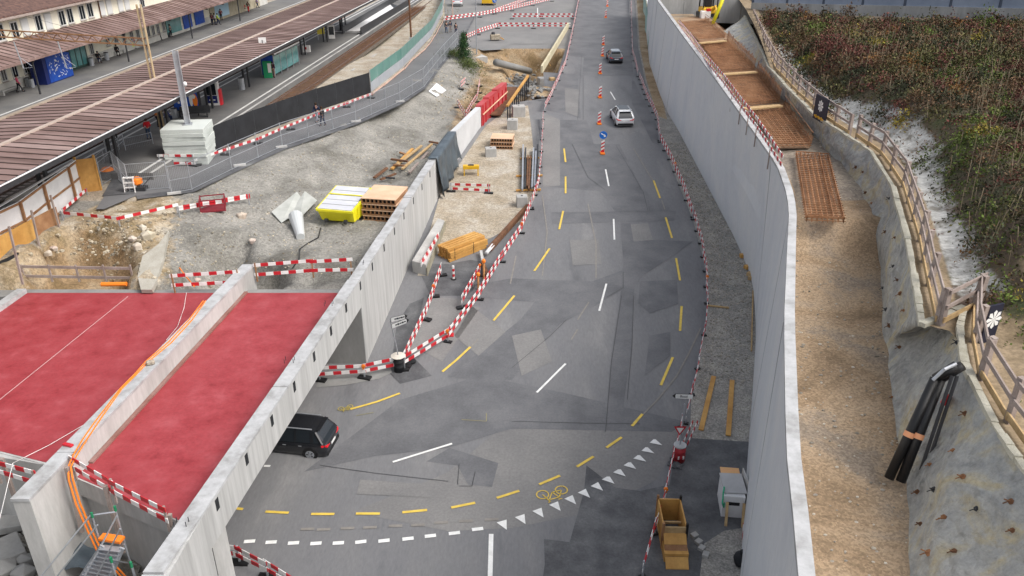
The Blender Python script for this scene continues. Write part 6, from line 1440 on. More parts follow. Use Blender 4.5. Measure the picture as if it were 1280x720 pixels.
c = p + Vector((0, 0, 1.75)); mb = MB(); mb.tube(c, c + Vector((0, .03, 0)), .36, 20); b = mb.build('disc', mk('sign_blue', [(.01, .13, .5)], fine=0), T_)
def warrow(c, b):
    mb = MB(); y = -.008; mb.face([c + Vector(v) for v in ((-.22, y, .12), (-.18, y, .2), (.1, y, .02), (.06, y, -.05))]); mb.build('arrow', white_pt, b); mb = MB(); mb.face([c + Vector(v) for v in ((.04, y * 1.3, -.18), (.26, y * 1.3, -.13), (.12, y * 1.3, .1))]); mb.build('arrow_head', white_pt, b)
warrow(c, b)
# far excavation things
mb = MB(); mb.tube(T(620, 92, 1.4), T(662, 100, 1.2), .45, 12); o = mb.build('concrete_pipe', conc_dk, smooth=True); tag(o, 'thick grey pipe crossing the excavation near the road edge', 'pipe')
mb = MB(); a = Vector((1.2, 103, 3.6)); mb.tube(U(648, 72, 3.6), U(680, 73, 3.6), .2, 8); tag(mb.build('conduit', galv), 'thin pale pipe crossing the deep pit', 'pipe')
mb = MB(); mb.hose([U(664, 51, 4.8), U(672, 62, 4), U(683, 73, 3.6), U(688, 82, 3.6)], .06, 6); tag(mb.build('pit_cable', wood_y), 'thin yellow cable hanging into the deep pit', 'cable')
mb = MB()
for i in range(240): q = T(655 + random.gauss(0, 12), 108 + random.gauss(0, 7), .1); mb.rock(q, random.uniform(.12, .4))
tag(mb.build('rubble_heap', conc_dk), 'grey broken concrete heaped between pit and road edge', 'rubble heap', kind='stuff')
for i, (x, y, s_) in enumerate(((678, 108, 1.2), (690, 104, .7))):
    p = T(x, y); T_ = thing('concrete_lump', ['white concrete lump beside the road edge barrier', 'smaller tan lump next to the white lump'][i], 'block', p); mb = MB(); mb.box(p + Vector((0, 0, s_ * .5)), (s_, s_, s_), .3); mb.build('lump', conc_top if i == 0 else wood, T_, bevel=.1)
T_ = thing('trench_shoring', 'row of dark steel shoring posts under a yellow waler beside the trench', 'shoring', R(636, 148)); a, b = R(634, 152), R(660, 112)
mb = MB(); mb.beam(a + Vector((0, 0, 1.6)), b + Vector((0, 0, 1.6)), .25, .2); mb.build('waler', wood_y, T_)
for k in range(11): q = a.lerp(b, k / 10); mb = MB(); mb.beam(q + Vector((.05, 0, -1)), q + Vector((.05, 0, 1.55)), .14, .14); mb.build('post', steel_d, T_)
mb = MB(); mb.beam(a.lerp(b, .1) + Vector((-2.0, 0, .3)), b + Vector((-2.3, 0, .3)), 2.2, .1); tag(mb.build('steel_plate', rust_or), 'rusty steel plate beside the trench shoring', 'plate')
qslab('grey_mound_sheet', 'grey plastic sheet behind the red formwork', [(634, 122), (650, 120), (648, 110), (632, 111)], (.3, .3, .3, .4), galv)
mb = MB(); mb.beam(R(680, 92, .5) + Vector((-.3, 0, 0)), R(713, 36, .5) + Vector((-.4, 0, 0)), .25, .9); tag(mb.build('edge_timber', mk('edge_board', [(.5, .45, .3), (.6, .55, .4)], 1, .9, fine=.15)), 'long pale board retaining the road edge along the deep pit', 'board')
p = R(630, 16); 
T_ = thing('compressor', 'small dusty machine standing on the broken crossing pavement', 'machine', onf(619, 51, lambda x, y: rz(y)), .2)
mb = MB(); mb.box((0, 0, .55), (1.5, .8, .8)); mb.build('body', gravel_t, T_, world=False, bevel=.1); mb = MB(); mb.lathe((-.3, 0, .95), [(.3, 0), (.25, .3), (.1, .35)], 10); mb.build('motor', steel_d, T_, world=False); mb = MB(); mb.beam((.6, 0, .6), (1.3, -.1, .15), .2, .15); mb.build('arm', wood_y, T_, world=False)
q = R(611, 6); T_ = thing('site_trailer', 'small yellow and brown trailer at the top of the photo', 'trailer', q); mb = MB(); mb.box(q + Vector((0, 0, 1.0)), (2.6, 3, 1.2)); mb.build('body', mach_y, T_, bevel=.05); mb = MB(); mb.box(q + Vector((0, 0, 1.75)), (2.7, 3.1, .3)); mb.build('cover', rust_or, T_)
for x in (-1.2, 1.2): mb = MB(); mb.tube(q + Vector((x - .1, -.6, .35)), q + Vector((x + .1, -.6, .35)), .35, 12); mb.build('wheel', blackp, T_)
q = R(618, 13); T_ = thing('round_sign', 'round blue sign with white arrow at the top crossing', 'sign', q); mb = MB(); mb.tube(q, q + Vector((0, 0, 1.8)), .04); mb.build('pole', galv, T_); c = q + Vector((0, -.06, 1.7)); mb = MB(); mb.tube(c, c + Vector((0, .03, 0)), .4, 16); b = mb.build('disc', MATS['sign_blue'], T_); warrow(c, b)
# netting by right wall top
gn = thing('green_netting', 'pale green netting draped on poles beside the right wall far up the road', 'netting', R(806, 60)); 
nm = mk('netting', [(.25, .42, .38), (.4, .56, .5)], 1, .8, fine=.2)
mb = MB(); a, b = R(803, -12), R(812, 62)
nu = 24
for i in range(nu + 1):
    q = a.lerp(b, i / nu); q.z = rz(q.y)
    for j in range(7): mb.v.append((q.x + .25 * math.sin(i * .9 + j) * (1 - j / 6) - .2 + j * .02, q.y, q.z - .4 + j * .45))
for i in range(nu):
    for j in range(6): k = i * 7 + j; mb.f.append((k, k + 7, k + 8, k + 1)); mb.m.append(0)
mb.build('net', nm, gn, smooth=True)
mb = MB(); mb.beam(Vector((a.x, a.y, rz(a.y) + 2.35)), Vector((b.x + .3, b.y, rz(b.y) + 2.35)), .2, .15); mb.build('top_rail', white_pan, gn)
sheet('tan_ground', [R(*p).xy for p in ((806, -10), (816, 60), (824, 40), (826, -10))], gravel_t, .06)
# access stair tower at lower left
T_ = thing('access_stair', 'aluminium scaffold stair with green couplers and orange top plank at the near bridge abutment', 'stair', U(130, 700, 2.0))
def Z(px, py, z): return U(px, py, z)
s0, s1 = Z(92, 735, 2.6), Z(128, 682, 4.9); e0, e1 = Z(128, 745, 2.6), Z(153, 685, 4.9)
for a, b in ((s0, s1), (e0, e1)): mb = MB(); mb.beam(a, b, .06, .16); mb.build('stringer', galv, T_)
for k in range(12): f = (k + .5) / 12; mb = MB(); a, b = s0.lerp(s1, f), e0.lerp(e1, f); mb.beam(a, b, .24, .04, side=(0, 0, 1).__class__ and None); mb.build('tread', galv, T_)
for a, b in (((50, 722), (115, 642)), ((70, 722), (122, 656)), ((105, 722), (146, 645)), ((120, 722), (150, 661))): mb = MB(); mb.tube(Z(*a, 3.8), Z(*b, 5.9), .03, 6); mb.build('handrail', galv, T_)
p, q = Z(126, 671, 5.0), Z(153, 675, 5.0); mb = MB(); mb.beam(p, q, .3, .1); mb.build('top_plank', orange, T_)
for x, y in ((115, 644), (144, 636), (164, 706), (139, 700)):
    a = Z(x, y, 6.0); b = Vector((a.x, a.y, 1.5)); mb = MB(); mb.tube(b, a, .03, 6); mb.build('standard', galv, T_); mb = MB(); mb.tube(a + Vector((0, 0, -.1)), a + Vector((0, 0, .12)), .045, 6); mb.build('coupler', green, T_)
for z in (5.9, 5.4): mb = MB(); mb.tube(Z(115, 644, z), Z(144, 640, z), .03, 6); mb.build('ledger', galv, T_)
for a, b in (((152, 676), (120, 735)), ((155, 680), (175, 735)), ((140, 700), (170, 706))): mb = MB(); mb.tube(Z(*a, 4.9), Z(*b, 2.6), .028, 6); mb.build('diagonal_brace', galv, T_)
for lab, a, b, zz in (('weathered timber post beside the middle parapet end', (83, 584), (103, 665), (6.1, 3.2)), ('weathered timber post rising through the stair landing', (131, 607), (155, 690), (6.2, 2.8)), ('weathered timber post at the front of the left deck', (2, 573), (22, 632), (6.2, 3.5)), ('short timber stub at the right end of the front barrier', (212, 643), (213, 658), (6.1, 5.3)), ('wider grey board below the parapet end post', (88, 612), (106, 650), (5.2, 3.2))):
    p = Z(*b, zz[1]); q = onplane(*a, Y=p.y); mb = MB(); mb.beam(p, q, .13, .13, side=(1, 0, 0)); tag(mb.build('timber_post', wood_g), lab, 'post')
mb = MB(); a = U(52, 712, 2.4); 
for i in range(8):
    for j in range(4): mb.v.append((a.x + i * .3, a.y + .4 * j + .1 * math.sin(i), 2.5 + .15 * math.sin(i * 1.7 + j) ))
for i in range(7):
    for j in range(3): k = i * 4 + j; mb.f.append((k, k + 4, k + 5, k + 1)); mb.m.append(0)
tag(mb.build('blue_sheet', tarpm, smooth=True), 'crumpled dark blue sheet at the foot of the near abutment', 'sheet')
# small items by the ramp
p = pth(164, 240); T_ = thing('step_stool', 'small white metal step frame on the dark asphalt by the mesh fence', 'step stool', p, .1)
for x in (-.35, .35):
    for y in (-.2, .2): mb = MB(); mb.beam((x, y, 0), (x * .9, y * .4, 1.1), .06, .06); mb.build('leg', white, T_, world=False)
for z in (.35, .7, 1.05): mb = MB(); mb.box((0, 0, z), (.7, .3, .05)); mb.build('step', white, T_, world=False)
p = pth(174, 238); T_ = thing('orange_machine', 'small orange and black compactor next to the step frame', 'machine', p); mb = MB(); mb.lathe((0, 0, .4), [(.15, 0), (.35, .15), (.35, .45), (.15, .6)], 10); mb.build('engine', orange, T_, world=False); mb = MB(); mb.box((.1, 0, .15), (.9, .6, .3)); mb.build('base_plate', steel_d, T_, world=False); mb = MB(); mb.tube((.3, 0, .3), (1.0, .2, 1.0), .03); mb.build('handle', steel_d, T_, world=False)
p = pth(136, 222); mb = MB(); mb.lathe(p + Vector((0, 0, .5)), [(.3, 0), (.5, .08), (.3, .25)], 10); mb.tube(p, p + Vector((0, 0, .5)), .05); tag(mb.build('orange_stand', orange), 'flat orange stand near the grey mesh fence', 'stand')
# bush
T_ = thing('bush', 'dense dark green conifer bush at the end of the footpath', 'bush', T(580, 72)); c = T(580, 74)
pt = [(c.x + random.gauss(0, .45) * (1 - h / 4), c.y + random.gauss(0, .45), c.z + h) for h in [random.uniform(0, 3.2) for _ in range(500)]]
leaves('foliage', pt, [.14] * len(pt), [leafm('bush_dark', (.025, .06, .025)), leafm('bush_mid', (.05, .1, .03))], [random.choice((0, 0, 1)) for _ in pt], None, kind=None, parent=T_, per=8)
mb = MB(); mb.tube(c, c + Vector((0, 0, 1.5)), .08, 6); mb.build('stem', wood_b, T_)
for lab, (px, py), n, sx_ in (('low olive shrub left of the conifer bush', (568, 70), 350, 1.4), ('spreading green shrub right below the conifer bush', (587, 84), 450, 1.3)):
    c = T(px, py); T_ = thing('shrub', lab, 'shrub', c); pt = [(c.x + random.gauss(0, .6 * sx_), c.y + random.gauss(0, 1.3), 0) for _ in range(n)]; pt = [(x, y, hL(x, y) + random.uniform(0, .7)) for x, y, _ in pt]
    leaves('foliage', pt, [.12] * n, [leafm('shrub_a', (.07, .09, .03)), leafm('shrub_b', (.1, .13, .04))], [random.choice((0, 1)) for _ in pt], None, kind=None, parent=T_, per=7); mb = MB(); mb.tube(c, c + Vector((0, 0, .5)), .05, 5); mb.build('stem', wood_b, T_)
# dry grass tufts by the track and the excavation
pt = []
for _ in range(900):
    px, py = random.choice(((random.gauss(540, 14), random.gauss(32, 10)), (random.gauss(600, 12), random.gauss(122, 12)), (random.gauss(560, 14), random.gauss(20, 8))))
    q = T(px, py); 
    if pe(q.y) - 4 < q.x < pe(q.y) + .8 or q.x > xe(q.y) - .8: continue
    pt.append((q.x, q.y, q.z + random.uniform(0, .4)))
leaves('weeds', pt, [.1] * len(pt), [leafm('weed_tan', (.25, .2, .1)), leafm('weed_olive', (.12, .12, .05))], [random.choice((0, 0, 1)) for _ in pt], 'dry weeds along the green fence and above the excavation', per=6)
# ================================================================= VEHICLES
def paint(name, c): 
    m = mk(name, [c], rough=.25, fine=0, spec=.6, metal=0.0); m.node_tree.nodes['Principled BSDF'].inputs['Coat Weight'].default_value = .6; return m
def car(name, label, cat, p, heading, L, W, H, pm, rails=None, slope=0.0, taillow=.95):
    T_ = thing(name, label, cat, p, heading)
    T_.rotation_euler = (0, -slope, heading)
    gc = .2; zb = .56 * H; hw = W / 2
    st = [(-.5, .80, .34, .52 * H), (-.492, .90, .26, .56 * H), (-.47, .955, .22, .60 * H), (-.40, .99, gc, .615 * H), (-.25, 1, gc, .60 * H), (0, 1, gc, .585 * H), (.18, .995, gc, .58 * H), (.27, .985, gc, .575 * H), (.38, .965, gc, .53 * H), (.455, .91, .24, .47 * H), (.49, .82, .3, .40 * H), (.5, .70, .36, .34 * H)]
    mb = MB(); R_ = 12
    for x, wf, z0, z1 in st:
        w_ = hw * wf; h = z1 - z0
        ring = [(-w_ * .86, z0), (-w_ * .97, z0 + .1 * h), (-w_, z0 + .4 * h), (-w_ * .99, z0 + .72 * h), (-w_ * .93, z0 + .95 * h), (-w_ * .80, z1), (w_ * .80, z1), (w_ * .93, z0 + .95 * h), (w_ * .99, z0 + .72 * h), (w_, z0 + .4 * h), (w_ * .97, z0 + .1 * h), (w_ * .86, z0)]
        mb.v += [(x * L, y, z) for y, z in ring]
    for j in range(len(st) - 1):
        for k in range(R_): a = j * R_; mb.f.append((a + k, a + (k + 1) % R_, a + R_ + (k + 1) % R_, a + R_ + k)[::-1]); mb.m.append(0)
    mb.f.append(tuple(range(R_))); mb.f.append(tuple(range((len(st) - 1) * R_, len(st) * R_))[::-1]); mb.m += [0, 0]
    b = mb.build('body', pm, T_, world=False, smooth=True)
    # cabin: stations of roof outline
    cab = [(-.485, .57 * H, .58 * H), (-.455, .60 * H, .70 * H), (-.37, .60 * H, .95 * H), (-.29, .6 * H, .99 * H), (-.1, .59 * H, 1.0 * H), (.05, .585 * H, .975 * H), (.12, .58 * H, .90 * H), (.27, .57 * H, .60 * H)]
    def cr(x, z0, z1): 
        f = (z1 - .58 * H) / (.42 * H); wb, wt = hw * .92, hw * (.92 - .25 * max(0, f)); return [(x * L, -wb, z0), (x * L, -wt, z1 - .02), (x * L, -wt * .86, z1), (x * L, wt * .86, z1), (x * L, wt, z1 - .02), (x * L, wb, z0)]
    C = [cr(*c) for c in cab]
    mbs = {'side_window': [MB(), MB()], 'rear_window': [MB()], 'windscreen': [MB()], 'roof': [MB()]}
    for j in range(len(C) - 1):
        a, c = C[j], C[j + 1]; mbs['side_window'][0].face([a[0], a[1], c[1], c[0]]); mbs['side_window'][1].face([c[5], c[4], a[4], a[5]])
        top = 'rear_window' if j < 2 else ('windscreen' if j >= 5 else 'roof')
        mbs[top][0].face([a[2], a[3], c[3], c[2]]); mbs['roof'][0].face([a[1], a[2], c[2], c[1]]); mbs['roof'][0].face([a[3], a[4], c[4], c[3]])
    for k, l_ in mbs.items():
        for m_ in l_: m_.build(k, pm if k == 'roof' else glass, T_, world=False)
    for s_ in (-1, 1):
        i = 1 if s_ < 0 else 4; i0 = 0 if s_ < 0 else 5
        for j0, j1 in ((1, 2), (7, 5)): mb = MB(); mb.beam(Vector(C[j0][i0]) + Vector((0, .01 * s_, 0)), Vector(C[j1][i]) + Vector((0, .01 * s_, 0)), .09, .07); mb.build('pillar', pm, T_, world=False)
        x = -.14; mb = MB(); mb.beam((x * L, s_ * hw * .905, .58 * H), (x * L, s_ * hw * .7, .97 * H), .09, .04); mb.build('pillar', pm, T_, world=False); x = -.33; mb = MB(); mb.beam((x * L, s_ * hw * .905, .6 * H), (x * L, s_ * hw * .7, .95 * H), .16, .04); mb.build('pillar', pm, T_, world=False)
    mb = MB(); mb.box((-.395 * L, 0, .975 * H), (.22, hw * 1.25, .04)); mb.build('spoiler', pm, T_, world=False, bevel=.015)
    wr = .19 * H + .04
    for x in (-.305, .31):
        for s_ in (-1, 1):
            mb = MB(); mb.tube((x * L, s_ * (hw - .03), wr + .02), (x * L, s_ * (hw + .006), wr + .02), wr * 1.12, 20); mb.build('wheel_arch', blackp, T_, world=False)
            mb = MB(); mb.tube((x * L, s_ * (hw - .2), wr), (x * L, s_ * (hw + .02), wr), wr, 20); wl_ = mb.build('wheel', blackp, T_, world=False)
            mb = MB(); mb.tube((x * L, s_ * (hw), wr), (x * L, s_ * (hw + .03), wr), wr * .66, 16)
            mb.build('rim', galv, wl_, world=False)
            mb = MB()
            for k in range(5): t = 6.283 * k / 5; mb.beam((x * L + wr * .2 * math.cos(t), s_ * (hw + .034), wr + wr * .2 * math.sin(t)), (x * L + wr * .55 * math.cos(t), s_ * (hw + .034), wr + wr * .55 * math.sin(t)), .01, .05)
            mb.build('rim_gaps', blackp, wl_, world=False)
    for s_ in (-1, 1):
        mb = MB(); mb.hexa([(-.502 * L, s_ * hw * .45, .46 * H), (-.505 * L, s_ * hw * .84, .47 * H), (-.445 * L, s_ * hw * .985, .5 * H), (-.45 * L, s_ * hw * .5, .46 * H), (-.498 * L, s_ * hw * .45, .51 * H), (-.50 * L, s_ * hw * .86, .55 * H), (-.44 * L, s_ * hw * .975, .57 * H), (-.45 * L, s_ * hw * .5, .52 * H)]); mb.build('tail_light', flat('tail_red', (.7, .01, .02), .3), T_, world=False, bevel=.01)
        mb = MB(); mb.box((.487 * L, s_ * hw * .62, .42 * H), (.12, .34, .12)); mb.build('headlight', white, T_, world=False, bevel=.02)
        mb = MB(); mb.box((.17 * L, s_ * (hw + .09), .62 * H), (.14, .2, .13)); mb.build('mirror', pm, T_, world=False, bevel=.02)
        if rails: mb = MB(); mb.beam((-.33 * L, s_ * hw * .66, 1.015 * H), (.03 * L, s_ * hw * .66, 1.01 * H), .05, .04); mb.build('roof_rail', rails, T_, world=False)
        for x in (-.02, -.2): mb = MB(); mb.box((x * L, s_ * (hw * 1.003), .5 * H), (.16, .02, .03)); mb.build('handle', rails or pm, T_, world=False)
    mb = MB(); mb.box((-.497 * L, 0, .235 * H), (.06, W * .84, .2)); mb.build('bumper', blackp, T_, world=False, bevel=.03)
    mb = MB(); mb.box((-.504 * L, 0, .40 * H), (.02, .52, .12)); mb.build('number_plate', white_pt, T_, world=False)
    return T_
slp = lambda y: math.atan((rz(y + 2) - rz(y - 2)) / 4)
p = R(780, 160); p.y += 2.2; p.z = rz(p.y); car('parked_suv', '', 'car', p, math.radians(93), 4.4, 1.86, 1.6, paint('paint_white', (.72, .73, .74)), galv, slp(p.y))
bpy.data.objects['parked_suv'].name = 'suv'; tag(bpy.data.objects['suv'], 'white SUV seen from behind driving away beside the striped posts')
mb = MB(); mb.box((-.1 * 4.4, 0, 1.605), (1.5, 1.05, .02)); mb.build('sunroof', glass, bpy.data.objects['suv'], world=False)
p = R(770, 80); p.y += 2.1; p.z = rz(p.y); car('hatchback', 'dark grey hatchback with pale roof farther up the road than the white SUV', 'car', p, math.radians(91), 4.2, 1.8, 1.5, paint('paint_slate', (.07, .085, .11)), None, slp(p.y))
mb = MB(); mb.box((-.12 * 4.2, 0, 1.505), (1.5, 1.1, .02)); mb.build('roof_panel', paint('paint_pale', (.3, .33, .37)), bpy.data.objects['hatchback'], world=False, bevel=.01)
hd_ = math.radians(171); q = R(388, 572)
Lc, Wc = 4.5, 1.86
c = q - Vector((math.cos(hd_) * (-.305 * Lc), math.sin(hd_) * (-.305 * Lc), 0)) - Vector((-math.sin(hd_), math.cos(hd_), 0)) * (Wc / 2)
ctr = Vector((q.x - math.cos(hd_) * (-.305 * Lc) - (-math.sin(hd_)) * (Wc / 2), q.y - math.sin(hd_) * (-.305 * Lc) - math.cos(hd_) * (Wc / 2), 0))
bk = car('suv', 'glossy black SUV with silver roof rails driving under the rail bridge', 'car', ctr, hd_, Lc, Wc, 1.6, paint('paint_black', (.012, .013, .016)), galv)
p = R(571, 8); p.y += 1.5; p.z = rz(p.y); v_ = car('delivery_van', 'small white van at the top of the photo near the green fence', 'van', p, math.radians(95), 4.3, 1.9, 1.9, MATS['paint_white'])
# ================================================================= PEOPLE
skin_m = flat('skin', (.45, .26, .18), .6)
def skinmesh(name, V, E, Rr, levels=1):
    me = bpy.data.meshes.new(name); me.from_pydata(V, E, []); o = link(bpy.data.objects.new(name, me))
    m = o.modifiers.new('s', 'SKIN'); 
    for i, r in enumerate(Rr): me.skin_vertices[0].data[i].radius = (r, r) if isinstance(r, (int, float)) else r
    me.skin_vertices[0].data[0].use_root = True
    s_ = o.modifiers.new('u', 'SUBSURF'); s_.levels = s_.render_levels = levels
    dg = bpy.context.evaluated_depsgraph_get(); dg.update(); out = bpy.data.meshes.new_from_object(o.evaluated_get(dg)); out.name = name
    bpy.data.objects.remove(o); out.polygons.foreach_set('use_smooth', [True] * len(out.polygons)); return out
def pose(kind):
    # facing +x; joints: pelvis, chest, neck, head ...
    if kind == 'sit':
        hz = .5; J = {'pel': (0, 0, hz), 'wa': (.0, 0, hz + .2), 'ch': (.04, 0, hz + .42), 'nk': (.05, 0, hz + .58), 'hd': (.08, 0, hz + .68), 'tp': (.08, 0, hz + .8)}
        for s, n in ((-1, 'r'), (1, 'l')):
            J['hp' + n] = (0.05, .1 * s, hz - .02); J['kn' + n] = (.45, .13 * s, hz); J['an' + n] = (.47 + .05 * s, .13 * s, .09); J['to' + n] = (.62 + .05 * s, .14 * s, .05)
            J['sh' + n] = (.04, .19 * s, hz + .5); J['el' + n] = (.12, .25 * s, hz + .25); J['wr' + n] = (.33, .12 * s, hz + .14); J['fi' + n] = (.43, .09 * s, hz + .13)
    else:
        st = {'walk': .22, 'walk2': -.16}.get(kind, .03); hz = .92
        J = {'pel': (0, 0, hz), 'wa': (.0, 0, hz + .2), 'ch': (.02, 0, hz + .4), 'nk': (.02, 0, hz + .56), 'hd': (.04, 0, hz + .66), 'tp': (.04, 0, hz + .79)}
        for s, n in ((-1, 'r'), (1, 'l')):
            J['hp' + n] = (0, .09 * s, hz - .06); J['kn' + n] = (.05 + st * s * .6, .1 * s, .48); J['an' + n] = (st * s * 1.2, .11 * s, .09); J['to' + n] = (st * s * 1.2 + .16, .12 * s, .04)
            J['sh' + n] = (.0, .19 * s, hz + .48); J['el' + n] = (-.02 - st * s * .5, .25 * s, hz + .2); J['wr' + n] = (.08 - st * s * .9, .25 * s, hz - .04); J['fi' + n] = (.12 - st * s, .24 * s, hz - .13)
            if kind == 'stand': J['wr' + n] = (.18, .2 * s, hz + .08); J['fi' + n] = (.26, .16 * s, hz + .1)
    return J
def bodypart(name, J, names, edges, rad): ix = {n: i for i, n in enumerate(names)}; return skinmesh(name, [J[n] for n in names], [(ix[a], ix[b]) for a, b in edges], [rad[n] for n in names])
PM = {}
for kind in ('stand', 'walk', 'walk2', 'sit'):
    J = pose(kind); sd = [n + s for s in 'lr' for n in ('hp', 'kn', 'an', 'to', 'sh', 'el', 'wr', 'fi')]
    rad = {'pel': (.12, .1), 'wa': (.125, .09), 'ch': (.15, .1), 'nk': .055, 'hd': .088, 'tp': .075}
    for s in 'lr': rad.update({'hp' + s: .085, 'kn' + s: .058, 'an' + s: .038, 'to' + s: .035, 'sh' + s: .055, 'el' + s: .042, 'wr' + s: .03, 'fi' + s: .034})
    E = [('pel', 'wa'), ('wa', 'ch'), ('ch', 'nk'), ('nk', 'hd'), ('hd', 'tp')]
    for s in 'lr': E += [('pel', 'hp' + s), ('hp' + s, 'kn' + s), ('kn' + s, 'an' + s), ('an' + s, 'to' + s), ('ch', 'sh' + s), ('sh' + s, 'el' + s), ('el' + s, 'wr' + s), ('wr' + s, 'fi' + s)]
    body = bodypart('body', J, ['pel', 'wa', 'ch', 'nk', 'hd', 'tp'] + sd, E, rad)
    rj = dict(rad); 
    for k in ('pel', 'wa', 'ch'): rj[k] = tuple(q + .03 for q in rad[k])
    for s in 'lr': rj['sh' + s] = .08; rj['el' + s] = .062; rj['wr' + s] = .048
    rj['nk'] = .065
    jk = bodypart('jacket', J, ['pel', 'wa', 'ch', 'nk'] + [n + s for s in 'lr' for n in ('sh', 'el', 'wr')], [('pel', 'wa'), ('wa', 'ch'), ('ch', 'nk')] + [e for s in 'lr' for e in (('ch', 'sh' + s), ('sh' + s, 'el' + s), ('el' + s, 'wr' + s))], rj)
    rt = {'pel': (.135, .115)}
    for s in 'lr': rt.update({'hp' + s: .1, 'kn' + s: .075, 'an' + s: .056})
    tr = bodypart('trousers', J, ['pel'] + [n + s for s in 'lr' for n in ('hp', 'kn', 'an')], [e for s in 'lr' for e in (('pel', 'hp' + s), ('hp' + s, 'kn' + s), ('kn' + s, 'an' + s))], rt)
    mb = MB(); h = J['hd']; mb.lathe((h[0] - .02, h[1], h[2] - .02), [(.1, 0), (.115, .06), (.11, .13), (.07, .19), (.02, .21)], 10)
    me = bpy.data.meshes.new('hair'); me.from_pydata(mb.v, [], mb.f); me.polygons.foreach_set('use_smooth', [True] * len(me.polygons))
    mb = MB()
    for s in 'lr': a = J['an' + s]; t = J['to' + s]; mb.beam((a[0] - .05, a[1], .05), (t[0] + .05, t[1], .045), .1, .09)
    ms = bpy.data.meshes.new('shoes'); ms.from_pydata(mb.v, [], mb.f)
    mb = MB(); mb.rock((h[0] + .1, h[1], h[2] + .02), .022); mn_ = bpy.data.meshes.new('nose'); mn_.from_pydata(mb.v, [], mb.f)
    for m_ in (body, jk, tr, me, ms, mn_): m_.materials.clear(); m_.materials.append(skin_m)
    PM[kind] = dict(body=body, jacket=jk, trousers=tr, hair=me, shoes=ms)
CL = {}
def cl(c):
    k = 'cloth_%d_%d_%d' % tuple(int(v * 99) for v in c)
    if k not in CL: CL[k] = mk(k, [c], rough=.85, fine=0, spec=.2)
    return CL[k]
BLK, NVY, RED_, PNK, JEAN, GRY, HIV, WHT = (.015, .016, .02), (.02, .03, .07), (.55, .02, .03), (.6, .08, .16), (.05, .08, .14), (.2, .2, .2), (.55, .75, .05), (.6, .6, .58)
def person(label, px, py, kind, jc, tc_, hair=(.04, .025, .015), rot=0.0, z=7.0, fz=None, sc_=1.0, raise_=0.0, group=None):
    p = onf(px, py, fz) if fz else U(px, py, z); p.z += raise_; T_ = thing('person', label, 'person', p, rot, group); T_.scale = (sc_,) * 3
    for n, me in PM[kind].items():
        o = link(bpy.data.objects.new(n, me)); o.parent = T_; c = {'body': None, 'jacket': jc, 'trousers': tc_, 'hair': hair, 'shoes': BLK}[n]
        if c: o.material_slots[0].link = 'OBJECT'; o.material_slots[0].material = cl(c)
    return T_
def carry(par, name, c, d, m, lath=False): mb = MB(); mb.box(c, d); mb.build(name, m, par, world=False, bevel=.02)
person('person in a bright red jacket and jeans standing on the island platform', 187, 174, 'stand', RED_, JEAN, rot=2.2)
person('person in dark blue crouched beside the dark roof column', 209, 153, 'sit', (.02, .03, .2), NVY, rot=1, z=7.0, sc_=1.0)
t = person('person with orange vest partly hidden by the roof column', 198, 158, 'stand', (.8, .2, .02), BLK, rot=.5)
person('person in dark coat and light shoes by the green ticket machine', 342, 97, 'stand', (.06, .02, .03), (.2, .12, .1), rot=1.5)
person('walker in dark clothes with white trim on the footpath, left of a pair', 397, 152, 'walk', NVY, (.25, .26, .3), fz=levf, rot=-2.0); person('walker in black on the footpath, right of a pair', 404, 157, 'walk2', BLK, NVY, fz=levf, rot=-2.0)
person('pedestrian in dark jacket at the path end, left of three', 558, 41, 'walk', BLK, JEAN, fz=levf, rot=-1.4); person('pedestrian in dark blue jacket in the middle of three', 563, 40, 'walk2', NVY, (.25, .2, .18), fz=levf, rot=-1.5); person('pedestrian in black coat at the path end, right of three', 570, 43, 'walk', BLK, NVY, fz=levf, rot=-1.3)
person('person in pink jacket and black trousers by the far left bench', 25, 115, 'walk', PNK, BLK, rot=.3)
t = person('person with a red backpack in front of the blue wall', 62, 104, 'walk2', BLK, GRY, rot=1.2); carry(t, 'backpack', (-.2, 0, 1.25), (.22, .34, .45), red)
person('person in black seated on the bench right of the entrance', 124, 78, 'sit', BLK, NVY, rot=-.9, hair=BLK)
person('dark figure seated on the bench below the small windows', 147, 69, 'sit', BLK, BLK, rot=-.9)
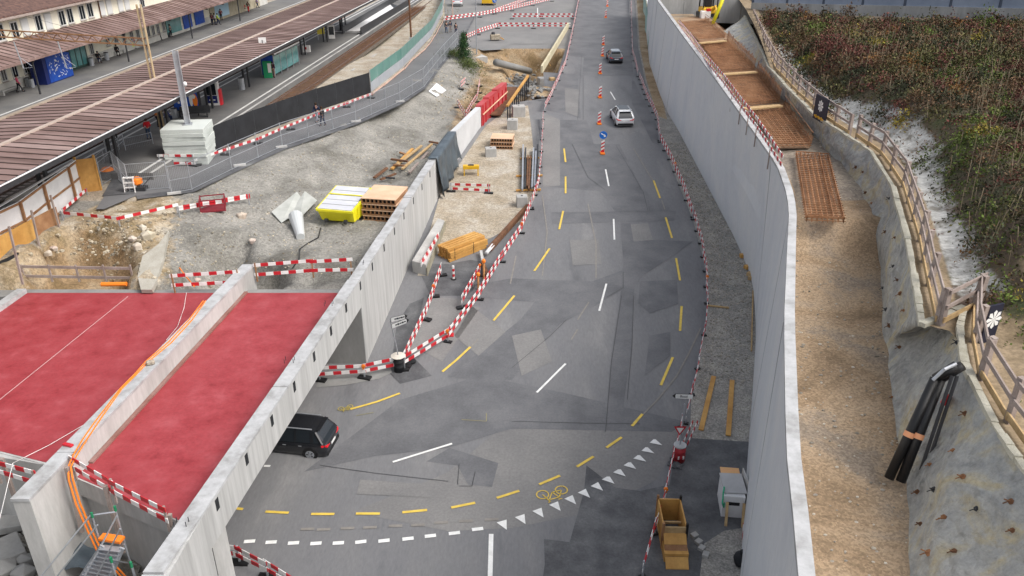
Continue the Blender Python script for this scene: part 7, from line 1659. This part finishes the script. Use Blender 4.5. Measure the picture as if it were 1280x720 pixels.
t = person('person in pink top with a green bag near the tan mast', 168, 61, 'stand', PNK, GRY, rot=-.5); carry(t, 'bag', (.2, -.3, .55), (.3, .25, .4), flat('lime_bag', (.5, .7, .05)))
person('person in black leaning at the white wall with small windows', 200, 50, 'walk', BLK, BLK, rot=-.6)
t = person('person in grey standing beside a dark suitcase', 214, 46, 'stand', GRY, BLK, rot=-.5); carry(t, 'suitcase', (.1, -.45, .35), (.3, .4, .65), black_m)
for i, (x, y, k, a, b, lab) in enumerate(((266, 31, 'stand', (.2, .05, .08), NVY, 'person in maroon at the left of the waiting group'), (270, 25, 'stand', BLK, BLK, 'person in black in the middle of the waiting group'), (273, 31, 'walk', HIV, NVY, 'person in yellow-green safety vest in the waiting group'), (277, 25, 'stand', (.25, .03, .05), BLK, 'person in dark red at the right of the waiting group'), (269, 31, 'stand', WHT, NVY, 'person in pale top in front of the waiting group'), (284, 20, 'stand', RED_, (.3, .03, .04), 'person in red alone by the stone wall'), (306, 14, 'sit', RED_, BLK, 'person in red seated at the far station corner'), (311, 15, 'walk', BLK, RED_, 'person in black with red bag at the far station corner'), (322, 10, 'walk', (.25, .2, .35), NVY, 'person in lilac walking at the top of the platform'), (317, 3, 'stand', PNK, BLK, 'person in pink at the very top of the station platform'), (236, 36, 'stand', (.75, .1, .03), JEAN, 'person in orange-red beside the blue shop front'))):
    person(lab, x, y, k, a, b, rot=random.uniform(-2, 1))
# ================================================================= WEAR ON THE ROAD
def crack(pix, m=None, w_=.03): mark(pix, w_, m or MATS['seam_tar'], 'tar_seam', off=.0285)
seam_tar = mk('seam_tar', [(.055, .055, .058)], rough=.6, fine=0)
for s in [[(715, 180), (735, 222), (757, 238)], [(770, 182), (804, 240), (810, 264)], [(779, 340), (779, 360), (758, 372)], [(777, 370), (764, 455), (757, 540)], [(792, 370), (790, 432), (784, 500)], [(640, 527), (757, 530), (800, 530)], [(690, 266), (842, 264)], [(400, 582), (470, 592), (560, 602)], [(574, 608), (590, 608), (594, 590)], [(574, 580), (572, 606)], [(708, 400), (688, 420), (640, 460)], [(729, 95), (729, 150)], [(727, 70), (722, 150)]]: crack(s)
